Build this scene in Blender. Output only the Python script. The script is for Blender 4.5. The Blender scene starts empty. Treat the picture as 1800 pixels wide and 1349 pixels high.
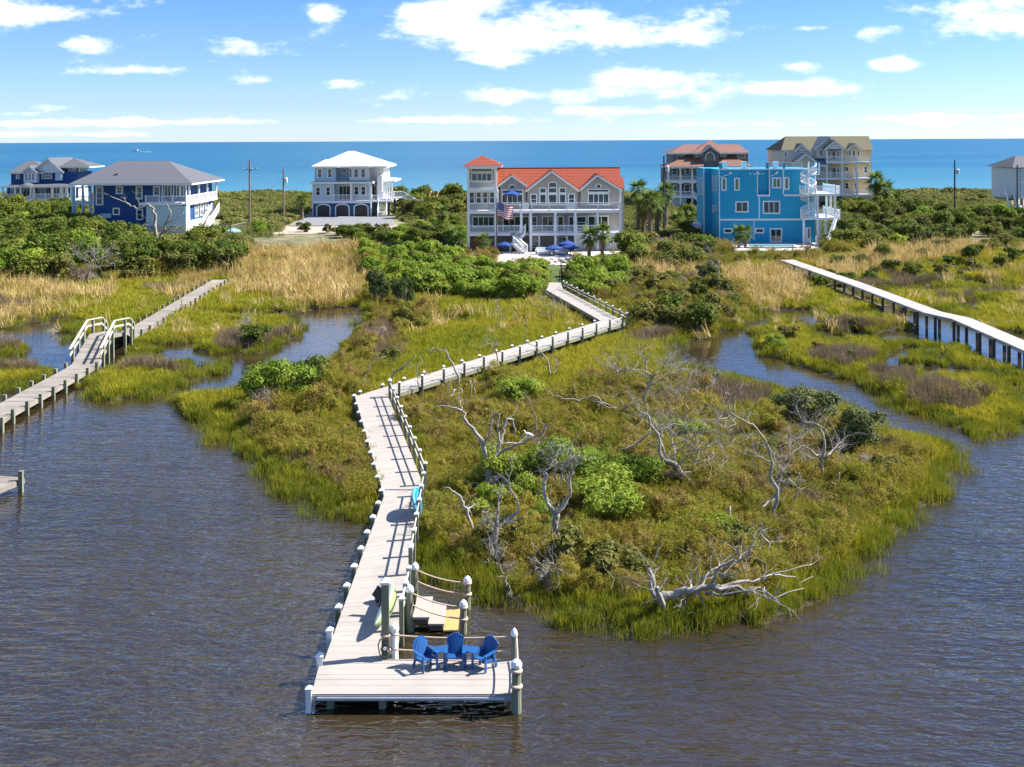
import bpy, math, random
import numpy as np
from mathutils import Vector, Matrix

SC = bpy.context.scene
COL = SC.collection
rnd = random.Random(7)
npr = np.random.default_rng(11)

# ------------------------------------------------------------------ camera
CAM_H = 15.5          # metres above the sound
FPX = 2000.0          # focal length in photo pixels (photo 1800 px wide)
ROLL = math.atan(8 / 1800)
cam_data = bpy.data.cameras.new('camera')
cam = bpy.data.objects.new('camera', cam_data)
COL.objects.link(cam)
SC.camera = cam
cam.location = (0, 0, CAM_H)
cam.rotation_euler = (math.radians(90), -ROLL, 0)
cam.rotation_mode = 'QUATERNION'
cam.rotation_quaternion = (Matrix.Rotation(math.radians(90), 3, 'X') @ Matrix.Rotation(-ROLL, 3, 'Z')).to_quaternion()
cam_data.sensor_width = 36
cam_data.lens = 36 * FPX / 1800
cam_data.shift_y = -427.5 / 1800
cam_data.clip_start = 0.5
cam_data.clip_end = 60000

# ------------------------------------------------------------------ light
SUN_EL = math.radians(43)
SUN_DIR = Vector((math.cos(SUN_EL) * math.cos(math.radians(12)), math.cos(SUN_EL) * math.sin(math.radians(12)), math.sin(SUN_EL)))
sun_data = bpy.data.lights.new('sun', 'SUN')
sun_data.energy = 5.0
sun_data.angle = math.radians(0.5)
sun_data.color = (1.0, 0.95, 0.86)
sun = bpy.data.objects.new('sun', sun_data)
COL.objects.link(sun)
sun.rotation_mode = 'QUATERNION'
sun.rotation_quaternion = SUN_DIR.to_track_quat('Z', 'Y')
sun.location = (60, 20, 80)

SC.view_settings.view_transform = 'Standard'
SC.view_settings.look = 'None'
SC.view_settings.exposure = 1.22
SC.view_settings.gamma = 1
SC.cycles.use_denoising = True
SC.cycles.max_bounces = 6
SC.cycles.diffuse_bounces = 3
SC.cycles.glossy_bounces = 3
SC.cycles.transmission_bounces = 3
SC.cycles.transparent_max_bounces = 6
SC.cycles.use_adaptive_sampling = True
SC.cycles.adaptive_threshold = 0.02
SC.cycles.caustics_reflective = False
SC.cycles.caustics_refractive = False

# photo pixel -> world helpers (real positions on the ground, the decks and the facades)
_cr, _sr = math.cos(ROLL), math.sin(ROLL)
def ray(px, py):
    xc, yc = (px - 900) / FPX, -(py - 247) / FPX
    return xc * _cr + yc * _sr, -xc * _sr + yc * _cr
def P(px, py, z=0.0):
    x, y = ray(px, py)
    t = (z - CAM_H) / y
    return Vector((x * t, t, z))
def F(px, py, Y):
    x, y = ray(px, py)
    return Vector((x * Y, Y, CAM_H + y * Y))
def PROJ(X, Y, Z):
    x, y = X / Y, (Z - CAM_H) / Y
    return 900 + FPX * (x * _cr - y * _sr), 247 - FPX * (x * _sr + y * _cr)

# ------------------------------------------------------------------ world: sky with clouds
W = bpy.data.worlds.new('World')
SC.world = W
W.use_nodes = True
nt = W.node_tree
nt.nodes.clear()
def N(tree, typ, **kw):
    n = tree.nodes.new(typ)
    for k, v in kw.items():
        setattr(n, k, v)
    return n
def math_n(tree, op, a, b=None, c=None, clamp=False):
    n = N(tree, 'ShaderNodeMath', operation=op, use_clamp=clamp)
    for i, v in enumerate((a, b, c)):
        if v is None:
            continue
        if isinstance(v, (int, float)):
            n.inputs[i].default_value = v
        else:
            tree.links.new(v, n.inputs[i])
    return n.outputs[0]
def build_sky():
    L = nt.links
    sky = N(nt, 'ShaderNodeTexSky', sky_type='NISHITA', sun_disc=False)
    sky.sun_elevation = SUN_EL
    sky.sun_rotation = math.atan2(SUN_DIR.x, SUN_DIR.y)
    sky.air_density = 1.0
    sky.dust_density = 0.3
    sky.ozone_density = 2.2
    tc = N(nt, 'ShaderNodeTexCoord')
    sep = N(nt, 'ShaderNodeSeparateXYZ')
    L.new(tc.outputs['Generated'], sep.inputs[0])
    x, y, z = sep.outputs
    # direction as tangent-plane coordinates seen towards the sea: u right, v up
    ys = math_n(nt, 'MAXIMUM', y, 0.02)
    u = math_n(nt, 'DIVIDE', x, ys)
    v = math_n(nt, 'DIVIDE', z, ys)
    # noise on a cloud layer overhead
    zz = math_n(nt, 'ADD', math_n(nt, 'MAXIMUM', z, 0.0), 0.045)
    cx = math_n(nt, 'DIVIDE', x, zz)
    cy = math_n(nt, 'DIVIDE', y, zz)
    cmb = N(nt, 'ShaderNodeCombineXYZ')
    L.new(cx, cmb.inputs[0]); L.new(cy, cmb.inputs[1])
    n1 = N(nt, 'ShaderNodeTexNoise', noise_dimensions='2D')
    n1.inputs['Scale'].default_value = 0.8
    n1.inputs['Detail'].default_value = 4
    n1.inputs['Roughness'].default_value = 0.6
    L.new(cmb.outputs[0], n1.inputs['Vector'])
    # finer noise in direction space breaks the cloud edges
    uv = N(nt, 'ShaderNodeCombineXYZ')
    L.new(math_n(nt, 'MULTIPLY', u, 14.0), uv.inputs[0]); L.new(math_n(nt, 'MULTIPLY', v, 34.0), uv.inputs[1])
    n3 = N(nt, 'ShaderNodeTexNoise', noise_dimensions='2D')
    n3.inputs['Scale'].default_value = 1.0
    n3.inputs['Detail'].default_value = 6
    n3.inputs['Roughness'].default_value = 0.64
    L.new(uv.outputs[0], n3.inputs['Vector'])
    # the clouds that stand over the sea: (px, py, half width, half height, weight)
    blobs = [(960, 55, 300, 50, 1.15), (1120, 70, 150, 24, 1.0), (780, 20, 120, 36, 1.1), (890, 102, 120, 16, .95), (20, 20, 180, 34, 1.1),
             (140, 72, 80, 20, .9), (410, 78, 60, 21, 1.0), (565, 20, 38, 18, .95), (1740, 30, 180, 40, 1.1), (1555, 55, 65, 18, .9),
             (1560, 115, 62, 14, .8), (1400, 118, 48, 13, .8), (1400, 158, 120, 18, .85), (1145, 138, 180, 20, .9), (960, 168, 230, 18, 1.1),
             (1090, 193, 190, 12, .8), (620, 146, 50, 11, .8), (460, 142, 60, 10, .7), (220, 125, 130, 9, .85), (800, 211, 260, 7, .85),
             (230, 216, 380, 8, .8), (120, 236, 260, 6, .7), (1300, 218, 260, 6, .75), (1650, 208, 260, 10, .95), (1260, 112, 30, 8, .6), (110, 188, 70, 8, .75), (20, 200, 60, 6, .7), (560, 146, 40, 7, .6), (1500, 130, 30, 5, .6), (1440, 50, 60, 6, .6)]
    total = None
    uv0 = N(nt, 'ShaderNodeCombineXYZ')
    L.new(u, uv0.inputs[0]); L.new(v, uv0.inputs[1])
    for (bx, by, hw, hh, wgt) in blobs:
        rx, ry = ray(bx, by)
        ma = N(nt, 'ShaderNodeVectorMath', operation='MULTIPLY_ADD')
        L.new(uv0.outputs[0], ma.inputs[0])
        ma.inputs[1].default_value = (FPX / hw, FPX / hh, 0)
        ma.inputs[2].default_value = (-rx * FPX / hw, -ry * FPX / hh, 0)
        dp = N(nt, 'ShaderNodeVectorMath', operation='DOT_PRODUCT')
        L.new(ma.outputs[0], dp.inputs[0]); L.new(ma.outputs[0], dp.inputs[1])
        g = math_n(nt, 'MULTIPLY', math_n(nt, 'POWER', 0.4066, dp.outputs['Value']), wgt)
        total = g if total is None else math_n(nt, 'MAXIMUM', total, g)
    front = math_n(nt, 'GREATER_THAN', y, 0.03)
    total = math_n(nt, 'MULTIPLY', total, front)
    dens = math_n(nt, 'SUBTRACT', math_n(nt, 'MULTIPLY_ADD', n3.outputs[0], 3.0, -1.5), 0.52)
    dens = math_n(nt, 'ADD', dens, math_n(nt, 'MULTIPLY', total, 1.25))
    mr = N(nt, 'ShaderNodeMapRange', interpolation_type='SMOOTHSTEP')
    mr.inputs['From Min'].default_value = -0.05; mr.inputs['From Max'].default_value = 0.85
    L.new(dens, mr.inputs['Value'])
    # the same kind of scattered cloud over the rest of the sky
    other = n1.outputs[0]
    mo = N(nt, 'ShaderNodeMapRange', interpolation_type='SMOOTHSTEP')
    mo.inputs['From Min'].default_value = 0.53; mo.inputs['From Max'].default_value = 0.69
    L.new(other, mo.inputs['Value'])
    hi = N(nt, 'ShaderNodeMapRange', interpolation_type='SMOOTHSTEP')
    hi.inputs['From Min'].default_value = 0.10; hi.inputs['From Max'].default_value = 0.22
    L.new(z, hi.inputs['Value'])
    mask = math_n(nt, 'MAXIMUM', math_n(nt, 'MULTIPLY', mr.outputs[0], 0.95), math_n(nt, 'MULTIPLY', math_n(nt, 'MULTIPLY', mo.outputs[0], 0.9), hi.outputs[0]))
    # the air of that day: paler at the sea line, deep azure above
    tn = N(nt, 'ShaderNodeValToRGB')
    stops = [(0.0, (.90, 1.14, 1.75)), (0.03, (.64, .87, 1.45)), (0.07, (.54, .76, 1.22)), (0.125, (.43, .68, 1.13)), (0.35, (.46, .72, 1.08))]
    for i, (p_, c_) in enumerate(stops):
        e = tn.color_ramp.elements[i] if i < 2 else tn.color_ramp.elements.new(p_)
        e.position = p_; e.color = (*c_, 1)
    L.new(z, tn.inputs[0])
    hsv = N(nt, 'ShaderNodeMix', data_type='RGBA', blend_type='MULTIPLY')
    hsv.inputs[0].default_value = 1.0
    L.new(sky.outputs[0], hsv.inputs[6]); L.new(tn.outputs[0], hsv.inputs[7])
    cl = N(nt, 'ShaderNodeValToRGB')
    cl.color_ramp.elements[0].position = 0.0; cl.color_ramp.elements[0].color = (7.6, 8.4, 10.2, 1)
    cl.color_ramp.elements[1].position = 1.0; cl.color_ramp.elements[1].color = (9.4, 9.4, 9.6, 1)
    L.new(math_n(nt, 'MULTIPLY', dens, 0.9, clamp=True), cl.inputs[0])
    mix = N(nt, 'ShaderNodeMix', data_type='RGBA')
    L.new(mask, mix.inputs[0]); L.new(hsv.outputs[2], mix.inputs[6]); L.new(cl.outputs[0], mix.inputs[7])
    bg = N(nt, 'ShaderNodeBackground')
    bg.inputs['Strength'].default_value = 0.068
    L.new(mix.outputs[2], bg.inputs['Color'])
    out = N(nt, 'ShaderNodeOutputWorld')
    L.new(bg.outputs[0], out.inputs[0])
build_sky()
W.cycles.sampling_method = 'MANUAL'
W.cycles.sample_map_resolution = 256
# ------------------------------------------------------------------ helpers: tags, materials, mesh builder
ORG = {}
def tag(o, label=None, cat=None, group=None, kind=None):
    if label: o['label'] = label
    if cat: o['category'] = cat
    if group: o['group'] = group
    if kind: o['kind'] = kind
    return o
def thing(name, label, cat, loc, group=None):
    o = bpy.data.objects.new(name, None)
    o.empty_display_size = 0.3
    COL.objects.link(o)
    o.location = loc
    ORG[o.name] = Vector(loc)
    return tag(o, label, cat, group)
def copy_thing(root, loc, rz=0.0, sc=1.0, label=None):
    r = root.copy(); COL.objects.link(r)
    r.location = loc; r.rotation_euler = (0, 0, rz); r.scale = (sc, sc, sc) if isinstance(sc, (int, float)) else sc
    if label: r['label'] = label
    for ch in list(root.children):
        c = ch.copy(); COL.objects.link(c); c.parent = r
        for g in list(ch.children):
            d = g.copy(); COL.objects.link(d); d.parent = c
    return r

MATS = {}
def srgb(r, g, b):
    f = lambda c: (c / 255 / 12.92) if c / 255 <= 0.04045 else ((c / 255 + 0.055) / 1.055) ** 2.4
    return (f(r), f(g), f(b))
def mat(name, col, rough=0.6, var=0.12, vscale=2.0, bump=0.0, bscale=20.0, stretch=None, metal=0.0, spec=0.5, siding=0.0, seams=0.0, tiles=0.0, rnd_obj=0.0, dirt=0.0):
    if name in MATS:
        return MATS[name]
    m = bpy.data.materials.new(name); m.use_nodes = True
    t = m.node_tree; t.nodes.clear(); L = t.links
    out = N(t, 'ShaderNodeOutputMaterial'); b = N(t, 'ShaderNodeBsdfPrincipled')
    L.new(b.outputs[0], out.inputs[0])
    b.inputs['Roughness'].default_value = rough; b.inputs['Metallic'].default_value = metal
    b.inputs['Specular IOR Level'].default_value = spec
    geo = N(t, 'ShaderNodeNewGeometry')
    pos = geo.outputs['Position']
    if stretch:
        mp = N(t, 'ShaderNodeMapping'); mp.inputs['Scale'].default_value = stretch
        L.new(pos, mp.inputs[0]); vec = mp.outputs[0]
    else:
        vec = pos
    nz = N(t, 'ShaderNodeTexNoise'); nz.inputs['Scale'].default_value = vscale; nz.inputs['Detail'].default_value = 4
    L.new(vec, nz.inputs['Vector'])
    val = math_n(t, 'MULTIPLY_ADD', nz.outputs[0], 2 * var, 1 - var)
    if rnd_obj:
        oi = N(t, 'ShaderNodeObjectInfo')
        val = math_n(t, 'MULTIPLY', val, math_n(t, 'MULTIPLY_ADD', oi.outputs['Random'], 2 * rnd_obj, 1 - rnd_obj))
    if dirt:
        nd = N(t, 'ShaderNodeTexNoise'); nd.inputs['Scale'].default_value = 0.7; nd.inputs['Detail'].default_value = 6
        L.new(pos, nd.inputs['Vector'])
        val = math_n(t, 'MULTIPLY', val, math_n(t, 'SUBTRACT', 1.0, math_n(t, 'MULTIPLY', math_n(t, 'SUBTRACT', nd.outputs[0], 0.5, clamp=True), dirt * 4)))
    vm = N(t, 'ShaderNodeVectorMath', operation='SCALE'); vm.inputs[0].default_value = col
    L.new(val, vm.inputs['Scale'])
    colout = vm.outputs[0]
    L.new(colout, b.inputs['Base Color'])
    sep = None
    hgt = None
    def add(h):
        nonlocal hgt
        hgt = h if hgt is None else math_n(t, 'ADD', hgt, h)
    if bump:
        nb = N(t, 'ShaderNodeTexNoise'); nb.inputs['Scale'].default_value = bscale; nb.inputs['Detail'].default_value = 3
        L.new(vec, nb.inputs['Vector']); add(math_n(t, 'MULTIPLY', nb.outputs[0], bump))
    if siding or seams or tiles:
        sep = N(t, 'ShaderNodeSeparateXYZ'); L.new(pos, sep.inputs[0])
    if siding:
        add(math_n(t, 'MULTIPLY', math_n(t, 'FRACT', math_n(t, 'MULTIPLY', sep.outputs[2], 5.0)), siding))
    if seams:
        fr = math_n(t, 'FRACT', math_n(t, 'MULTIPLY', math_n(t, 'ADD', sep.outputs[0], math_n(t, 'MULTIPLY', sep.outputs[1], 0.0)), 1.9))
        add(math_n(t, 'MULTIPLY', math_n(t, 'GREATER_THAN', fr, 0.86), seams))
        if seams > .03:
            vm3 = N(t, 'ShaderNodeVectorMath', operation='SCALE'); L.new(colout, vm3.inputs[0]); L.new(math_n(t, 'MULTIPLY_ADD', math_n(t, 'GREATER_THAN', fr, 0.8), -0.4, 1.05), vm3.inputs['Scale']); L.new(vm3.outputs[0], b.inputs['Base Color'])
    if tiles:
        st = math_n(t, 'MULTIPLY_ADD', math_n(t, 'GREATER_THAN', math_n(t, 'FRACT', math_n(t, 'MULTIPLY', sep.outputs[2], 2.9)), 0.72), -0.38, 1.08)
        vm2 = N(t, 'ShaderNodeVectorMath', operation='SCALE'); L.new(colout, vm2.inputs[0]); L.new(st, vm2.inputs['Scale']); L.new(vm2.outputs[0], b.inputs['Base Color'])
        fx = math_n(t, 'FRACT', math_n(t, 'MULTIPLY', math_n(t, 'ADD', sep.outputs[0], sep.outputs[1]), 2.6))
        rr = math_n(t, 'SINE', math_n(t, 'MULTIPLY', fx, math.pi))
        add(math_n(t, 'MULTIPLY', rr, tiles))
        add(math_n(t, 'MULTIPLY', math_n(t, 'FRACT', math_n(t, 'MULTIPLY', sep.outputs[2], -4.4)), tiles))
    if hgt is not None:
        bp = N(t, 'ShaderNodeBump'); bp.inputs['Strength'].default_value = 1.0; bp.inputs['Distance'].default_value = 1.0
        L.new(hgt, bp.inputs['Height']); L.new(bp.outputs[0], b.inputs['Normal'])
    MATS[name] = m
    return m
def leaf_mat(name, c1, c2, c3=None, trans=0.35, pscale=0.35, rough=0.7):
    """foliage: colours from patch noise, the single leaf and the single plant; thin leaves let light through"""
    if name in MATS:
        return MATS[name]
    m = bpy.data.materials.new(name); m.use_nodes = True
    t = m.node_tree; t.nodes.clear(); L = t.links
    geo = N(t, 'ShaderNodeNewGeometry'); oi = N(t, 'ShaderNodeObjectInfo')
    nz = N(t, 'ShaderNodeTexNoise'); nz.inputs['Scale'].default_value = pscale; nz.inputs['Detail'].default_value = 3
    L.new(geo.outputs['Position'], nz.inputs['Vector'])
    nv = math_n(t, 'MULTIPLY_ADD', nz.outputs[0], 2.2, -0.6, clamp=True)
    f = math_n(t, 'ADD', math_n(t, 'MULTIPLY', nv, 0.4), math_n(t, 'ADD', math_n(t, 'MULTIPLY', geo.outputs['Random Per Island'], 0.35), math_n(t, 'MULTIPLY', oi.outputs['Random'], 0.3)), clamp=True)
    rp = N(t, 'ShaderNodeValToRGB')
    rp.color_ramp.elements[0].color = (*c1, 1); rp.color_ramp.elements[0].position = 0.12
    rp.color_ramp.elements[1].color = (*(c3 or c2), 1); rp.color_ramp.elements[1].position = 0.92
    if c3:
        e = rp.color_ramp.elements.new(0.5); e.color = (*c2, 1)
    L.new(f, rp.inputs[0])
    d = N(t, 'ShaderNodeBsdfPrincipled'); d.inputs['Roughness'].default_value = rough; d.inputs['Specular IOR Level'].default_value = 0.25
    tr = N(t, 'ShaderNodeBsdfTranslucent')
    L.new(rp.outputs[0], d.inputs['Base Color']); L.new(rp.outputs[0], tr.inputs['Color'])
    mx = N(t, 'ShaderNodeMixShader'); mx.inputs[0].default_value = trans
    L.new(d.outputs[0], mx.inputs[1]); L.new(tr.outputs[0], mx.inputs[2])
    out = N(t, 'ShaderNodeOutputMaterial'); L.new(mx.outputs[0], out.inputs[0])
    MATS[name] = m
    return m

class MB:
    """collects shapes in world coordinates; build() links them as one mesh object"""
    def __init__(s): s.v = []; s.f = []
    def add(s, vs, fs):
        o = len(s.v); s.v.extend([tuple(p) for p in vs]); s.f.extend([tuple(i + o for i in f) for f in fs]); return s
    def box(s, x0, x1, y0, y1, z0, z1):
        return s.add([(x0, y0, z0), (x1, y0, z0), (x1, y1, z0), (x0, y1, z0), (x0, y0, z1), (x1, y0, z1), (x1, y1, z1), (x0, y1, z1)],
                     [(0, 3, 2, 1), (4, 5, 6, 7), (0, 1, 5, 4), (1, 2, 6, 5), (2, 3, 7, 6), (3, 0, 4, 7)])
    def bar(s, a, b, w, h, up=(0, 0, 1)):
        """box beam from a to b, w across, h along up"""
        a, b = Vector(a), Vector(b); d = (b - a).normalized(); up = Vector(up)
        sd = d.cross(up)
        if sd.length < 1e-4: sd = d.cross(Vector((0, 1, 0)))
        sd.normalize(); up = sd.cross(d); sd *= w / 2; up *= h / 2
        return s.add([a - sd - up, a + sd - up, a + sd + up, a - sd + up, b - sd - up, b + sd - up, b + sd + up, b - sd + up],
                     [(0, 1, 2, 3), (7, 6, 5, 4), (0, 4, 5, 1), (1, 5, 6, 2), (2, 6, 7, 3), (3, 7, 4, 0)])
    def tube(s, pts, rad, n=6, cap=True):
        pts = [Vector(p) for p in pts]; k = len(pts)
        if isinstance(rad, (int, float)): rad = [rad] * k
        d0 = (pts[1] - pts[0]).normalized()
        a = d0.orthogonal().normalized(); vs = []
        for i in range(k):
            d = (pts[min(i + 1, k - 1)] - pts[max(i - 1, 0)]).normalized()
            a = (a - d * a.dot(d))
            a = a.normalized() if a.length > 1e-5 else d.orthogonal().normalized()
            b = d.cross(a)
            for j in range(n):
                t = 2 * math.pi * j / n
                vs.append(pts[i] + (a * math.cos(t) + b * math.sin(t)) * rad[i])
        fs = [(i * n + j, i * n + (j + 1) % n, (i + 1) * n + (j + 1) % n, (i + 1) * n + j) for i in range(k - 1) for j in range(n)]
        if cap: fs += [tuple(range(n - 1, -1, -1)), tuple((k - 1) * n + j for j in range(n))]
        return s.add(vs, fs)
    def lathe(s, c, prof, n=10):
        """profile [(r, z)] turned about the vertical through c"""
        vs = [(c[0] + r * math.cos(2 * math.pi * j / n), c[1] + r * math.sin(2 * math.pi * j / n), c[2] + z) for r, z in prof for j in range(n)]
        k = len(prof)
        fs = [(i * n + j, i * n + (j + 1) % n, (i + 1) * n + (j + 1) % n, (i + 1) * n + j) for i in range(k - 1) for j in range(n)]
        fs += [tuple(range(n - 1, -1, -1)), tuple((k - 1) * n + j for j in range(n))]
        return s.add(vs, fs)
    def prism(s, poly, d):
        """closed polygon (3D points) pushed along d"""
        n = len(poly); poly = [Vector(p) for p in poly]; d = Vector(d)
        return s.add(poly + [p + d for p in poly], [tuple(range(n)), tuple(range(2 * n - 1, n - 1, -1))] + [(i, i + n, (i + 1) % n + n, (i + 1) % n) for i in range(n)])
    def mesh(s, name, org=(0, 0, 0)):
        me = bpy.data.meshes.new(name); o = Vector(org)
        me.from_pydata([tuple(Vector(p) - o) for p in s.v], [], s.f); me.update(); return me
    def build(s, name, m, parent=None, smooth=False, label=None):
        org = ORG[parent.name] if parent is not None else Vector((0, 0, 0))
        me = s.mesh(name, org)
        if m: me.materials.append(m)
        fix_normals(me)
        if smooth: me.polygons.foreach_set('use_smooth', [True] * len(me.polygons))
        o = bpy.data.objects.new(name, me); COL.objects.link(o)
        if parent is not None:
            o.parent = parent; ORG[o.name] = org
        if label: o['label'] = label
        return o
def fix_normals(me):
    import bmesh
    bm = bmesh.new(); bm.from_mesh(me); bmesh.ops.recalc_face_normals(bm, faces=bm.faces); bm.to_mesh(me); bm.free()
def link_mesh(name, me, parent=None, loc=(0, 0, 0), rz=0.0, sc=1.0):
    o = bpy.data.objects.new(name, me); COL.objects.link(o)
    o.location = loc; o.rotation_euler = (0, 0, rz)
    o.scale = (sc, sc, sc) if isinstance(sc, (int, float)) else sc
    if parent is not None: o.parent = parent
    return o
def np_mesh(name, V, Fq, m=None, smooth=False):
    """mesh from numpy arrays; faces all of one size"""
    me = bpy.data.meshes.new(name)
    V = np.asarray(V, dtype=np.float32); Fq = np.asarray(Fq, dtype=np.int32); k = Fq.shape[1]
    me.vertices.add(len(V)); me.vertices.foreach_set('co', V.ravel())
    me.loops.add(Fq.size); me.loops.foreach_set('vertex_index', Fq.ravel())
    me.polygons.add(len(Fq)); me.polygons.foreach_set('loop_start', np.arange(0, Fq.size, k, dtype=np.int32))
    me.polygons.foreach_set('loop_total', np.full(len(Fq), k, dtype=np.int32))
    if smooth: me.polygons.foreach_set('use_smooth', np.ones(len(Fq), dtype=bool))
    me.update(calc_edges=True)
    if m: me.materials.append(m)
    return me
# ------------------------------------------------------------------ land and water map
def in_poly(px, py, poly):
    poly = np.asarray(poly, float); x0, y0 = poly[:, 0], poly[:, 1]
    x1, y1 = np.roll(x0, -1), np.roll(y0, -1)
    r = np.zeros(px.shape, bool)
    for a, b, c, d in zip(x0, y0, x1, y1):
        if b == d: continue
        cond = ((b > py) != (d > py))
        r ^= cond & (px < (c - a) * (py - b) / (d - b) + a)
    return r
def vnoise(x, y, seed=0):
    """smooth value noise"""
    xi, yi = np.floor(x).astype(int), np.floor(y).astype(int); xf, yf = x - xi, y - yi
    def h(a, b):
        n = (a * 374761393 + b * 668265263 + seed * 974634557) & 0xffffffff
        n = ((n ^ (n >> 13)) * 1274126177) & 0xffffffff
        return ((n ^ (n >> 16)) & 0xffff) / 65535.0
    u, v = xf * xf * (3 - 2 * xf), yf * yf * (3 - 2 * yf)
    return (h(xi, yi) * (1 - u) + h(xi + 1, yi) * u) * (1 - v) + (h(xi, yi + 1) * (1 - u) + h(xi + 1, yi + 1) * u) * v
def fbm(x, y, seed=0, o=4):
    s = 0; a = 0.5
    for i in range(o):
        s = s + a * vnoise(x * 2 ** i, y * 2 ** i, seed + i); a *= 0.5
    return s
# shores as seen in the photograph (photo pixels on the water level)
LAND = [
    # mainland with the marsh down to the ponds; the big island is joined to it by the causeway under the walkway
    [(-900, 300), (2700, 300), (2700, 600), (1800, 590), (1745, 586), (1700, 574), (1660, 557), (1625, 546), (1585, 546), (1545, 553), (1515, 557), (1480, 560), (1440, 556), (1425, 541), (1412, 541),
     (1345, 549), (1320, 572), (1255, 588), (1195, 606), (1172, 622), (1190, 640), (1250, 656), (1330, 680), (1390, 697), (1450, 712), (1500, 730), (1545, 765), (1600, 775), (1660, 785), (1682, 795),
     (1668, 828), (1648, 868), (1610, 912), (1565, 950), (1505, 990), (1455, 1025), (1420, 1055), (1370, 1088), (1300, 1104), (1200, 1110), (1120, 1106), (1050, 1098), (980, 1088), (920, 1074),
     (860, 1056), (800, 1037), (760, 1018), (738, 1004), (720, 960), (690, 935), (650, 928), (610, 916), (560, 896), (500, 862), (450, 822), (400, 786), (360, 752), (320, 722), (288, 706), (330, 700), (385, 699),
     (440, 690), (500, 670), (560, 647), (598, 632), (600, 606), (628, 592), (640, 570), (636, 545), (600, 541), (540, 542), (525, 554), (450, 553), (372, 556), (368, 562), (450, 565), (515, 566), (526, 578), (515, 596),
     (492, 614), (440, 623), (360, 621), (330, 610), (285, 606), (262, 612), (220, 606), (180, 602), (120, 597), (105, 590), (135, 572), (100, 566), (60, 570), (20, 578), (-60, 582), (-900, 590)],
    [(222, 612), (262, 606), (286, 614), (270, 623), (225, 626)],
    [(196, 655), (215, 642), (290, 640), (342, 648), (345, 660), (300, 668), (330, 676), (300, 690), (262, 702), (215, 707), (160, 702), (125, 690), (135, 672), (170, 664)],
    [(362, 650), (382, 642), (401, 648), (396, 657), (366, 658)], [(338, 668), (352, 656), (362, 660), (352, 675)],
    [(-60, 612), (20, 609), (43, 620), (30, 630), (-60, 634)], [(-80, 650), (40, 644), (98, 652), (92, 672), (40, 686), (-80, 696)],
    # right-hand marsh islands
    [(1322, 606), (1332, 588), (1352, 572), (1385, 562), (1412, 574), (1425, 594), (1470, 606), (1520, 603), (1560, 601), (1600, 606), (1640, 612), (1690, 615), (1740, 640), (1800, 655), (1960, 690), (1960, 740), (1860, 752), (1800, 752), (1750, 764), (1725, 776), (1702, 758), (1660, 742), (1600, 728), (1566, 712), (1560, 700), (1520, 686), (1495, 668), (1445, 660), (1418, 648), (1400, 638), (1345, 630)],
    [(1420, 580), (1450, 566), (1500, 560), (1560, 562), (1612, 570), (1610, 582), (1540, 586), (1470, 588)],
    [(1500, 606), (1525, 600), (1552, 604), (1540, 611), (1506, 611)],
]
POOLS = [  # open water inside the land
    [(1565, 622), (1590, 616), (1606, 622), (1600, 640), (1570, 636)], [(1555, 644), (1590, 640), (1590, 652), (1560, 655)], [(1640, 624), (1662, 630), (1650, 640), (1632, 634)],
    [(1612, 652), (1660, 648), (1712, 654), (1700, 664), (1640, 662)], [(1625, 665), (1640, 668), (1636, 680), (1622, 674)], [(1740, 664), (1770, 668), (1760, 676)], [(1780, 690), (1810, 684), (1830, 705), (1790, 712)],
    [(1600, 512), (1660, 508), (1668, 515), (1610, 518)], [(1690, 536), (1730, 531), (1728, 546), (1700, 550)], [(1745, 514), (1820, 508), (1900, 512), (1900, 520), (1750, 521)], [(1690, 480), (1750, 478), (1760, 484), (1700, 486)],
    [(1625, 492), (1660, 489), (1670, 494), (1630, 497)], [(1520, 520), (1560, 514), (1570, 520), (1530, 526)], [(790, 565), (815, 560), (822, 566), (795, 571)],
    [(265, 607), (330, 604), (332, 611), (268, 613)], [(1690, 494), (1760, 500), (1740, 507), (1690, 502)], [(1570, 497), (1600, 494), (1606, 500), (1572, 503)],
    [(1220, 660), (1255, 668), (1262, 690), (1240, 684), (1216, 668)],
]
def poly_world(poly, z=0.0):
    return np.array([P(max(-1500, a), b, z)[:2] for a, b in poly])
LANDW = [poly_world(p) for p in LAND]; POOLW = [poly_world([((a - np.mean([q[0] for q in p])) * 1.35 + np.mean([q[0] for q in p]), (b - np.mean([q[1] for q in p])) * 1.4 + np.mean([q[1] for q in p])) for a, b in p]) for p in POOLS]
def seg_dist(x, y, poly):
    d = np.full(x.shape, 1e9); a = poly; b = np.roll(poly, -1, 0)
    for (ax, ay), (bx, by) in zip(a, b):
        vx, vy = bx - ax, by - ay; l2 = vx * vx + vy * vy + 1e-9
        t = np.clip(((x - ax) * vx + (y - ay) * vy) / l2, 0, 1)
        d = np.minimum(d, (x - ax - t * vx) ** 2 + (y - ay - t * vy) ** 2)
    return np.sqrt(d)
def shore(x, y):
    """signed distance to the shore in metres, positive on land"""
    x, y = np.asarray(x, float), np.asarray(y, float)
    w = 0.35 + 0.012 * y
    xn = x + w * (fbm(x * 0.7, y * 0.7, 3) - 0.5) * 2.2; yn = y + w * (fbm(x * 0.7 + 40, y * 0.7, 5) - 0.5) * 4.0
    best = np.full(x.shape, -1e9)
    for p in LANDW:
        d = seg_dist(xn, yn, p); best = np.maximum(best, np.where(in_poly(xn, yn, p), d, -d))
    for p in POOLW:
        d = seg_dist(xn, yn, p); best = np.minimum(best, np.where(in_poly(xn, yn, p), -d, d))
    return best
def smooth(a, b, t):
    t = np.clip((t - a) / (b - a), 0, 1); return t * t * (3 - 2 * t)
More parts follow.
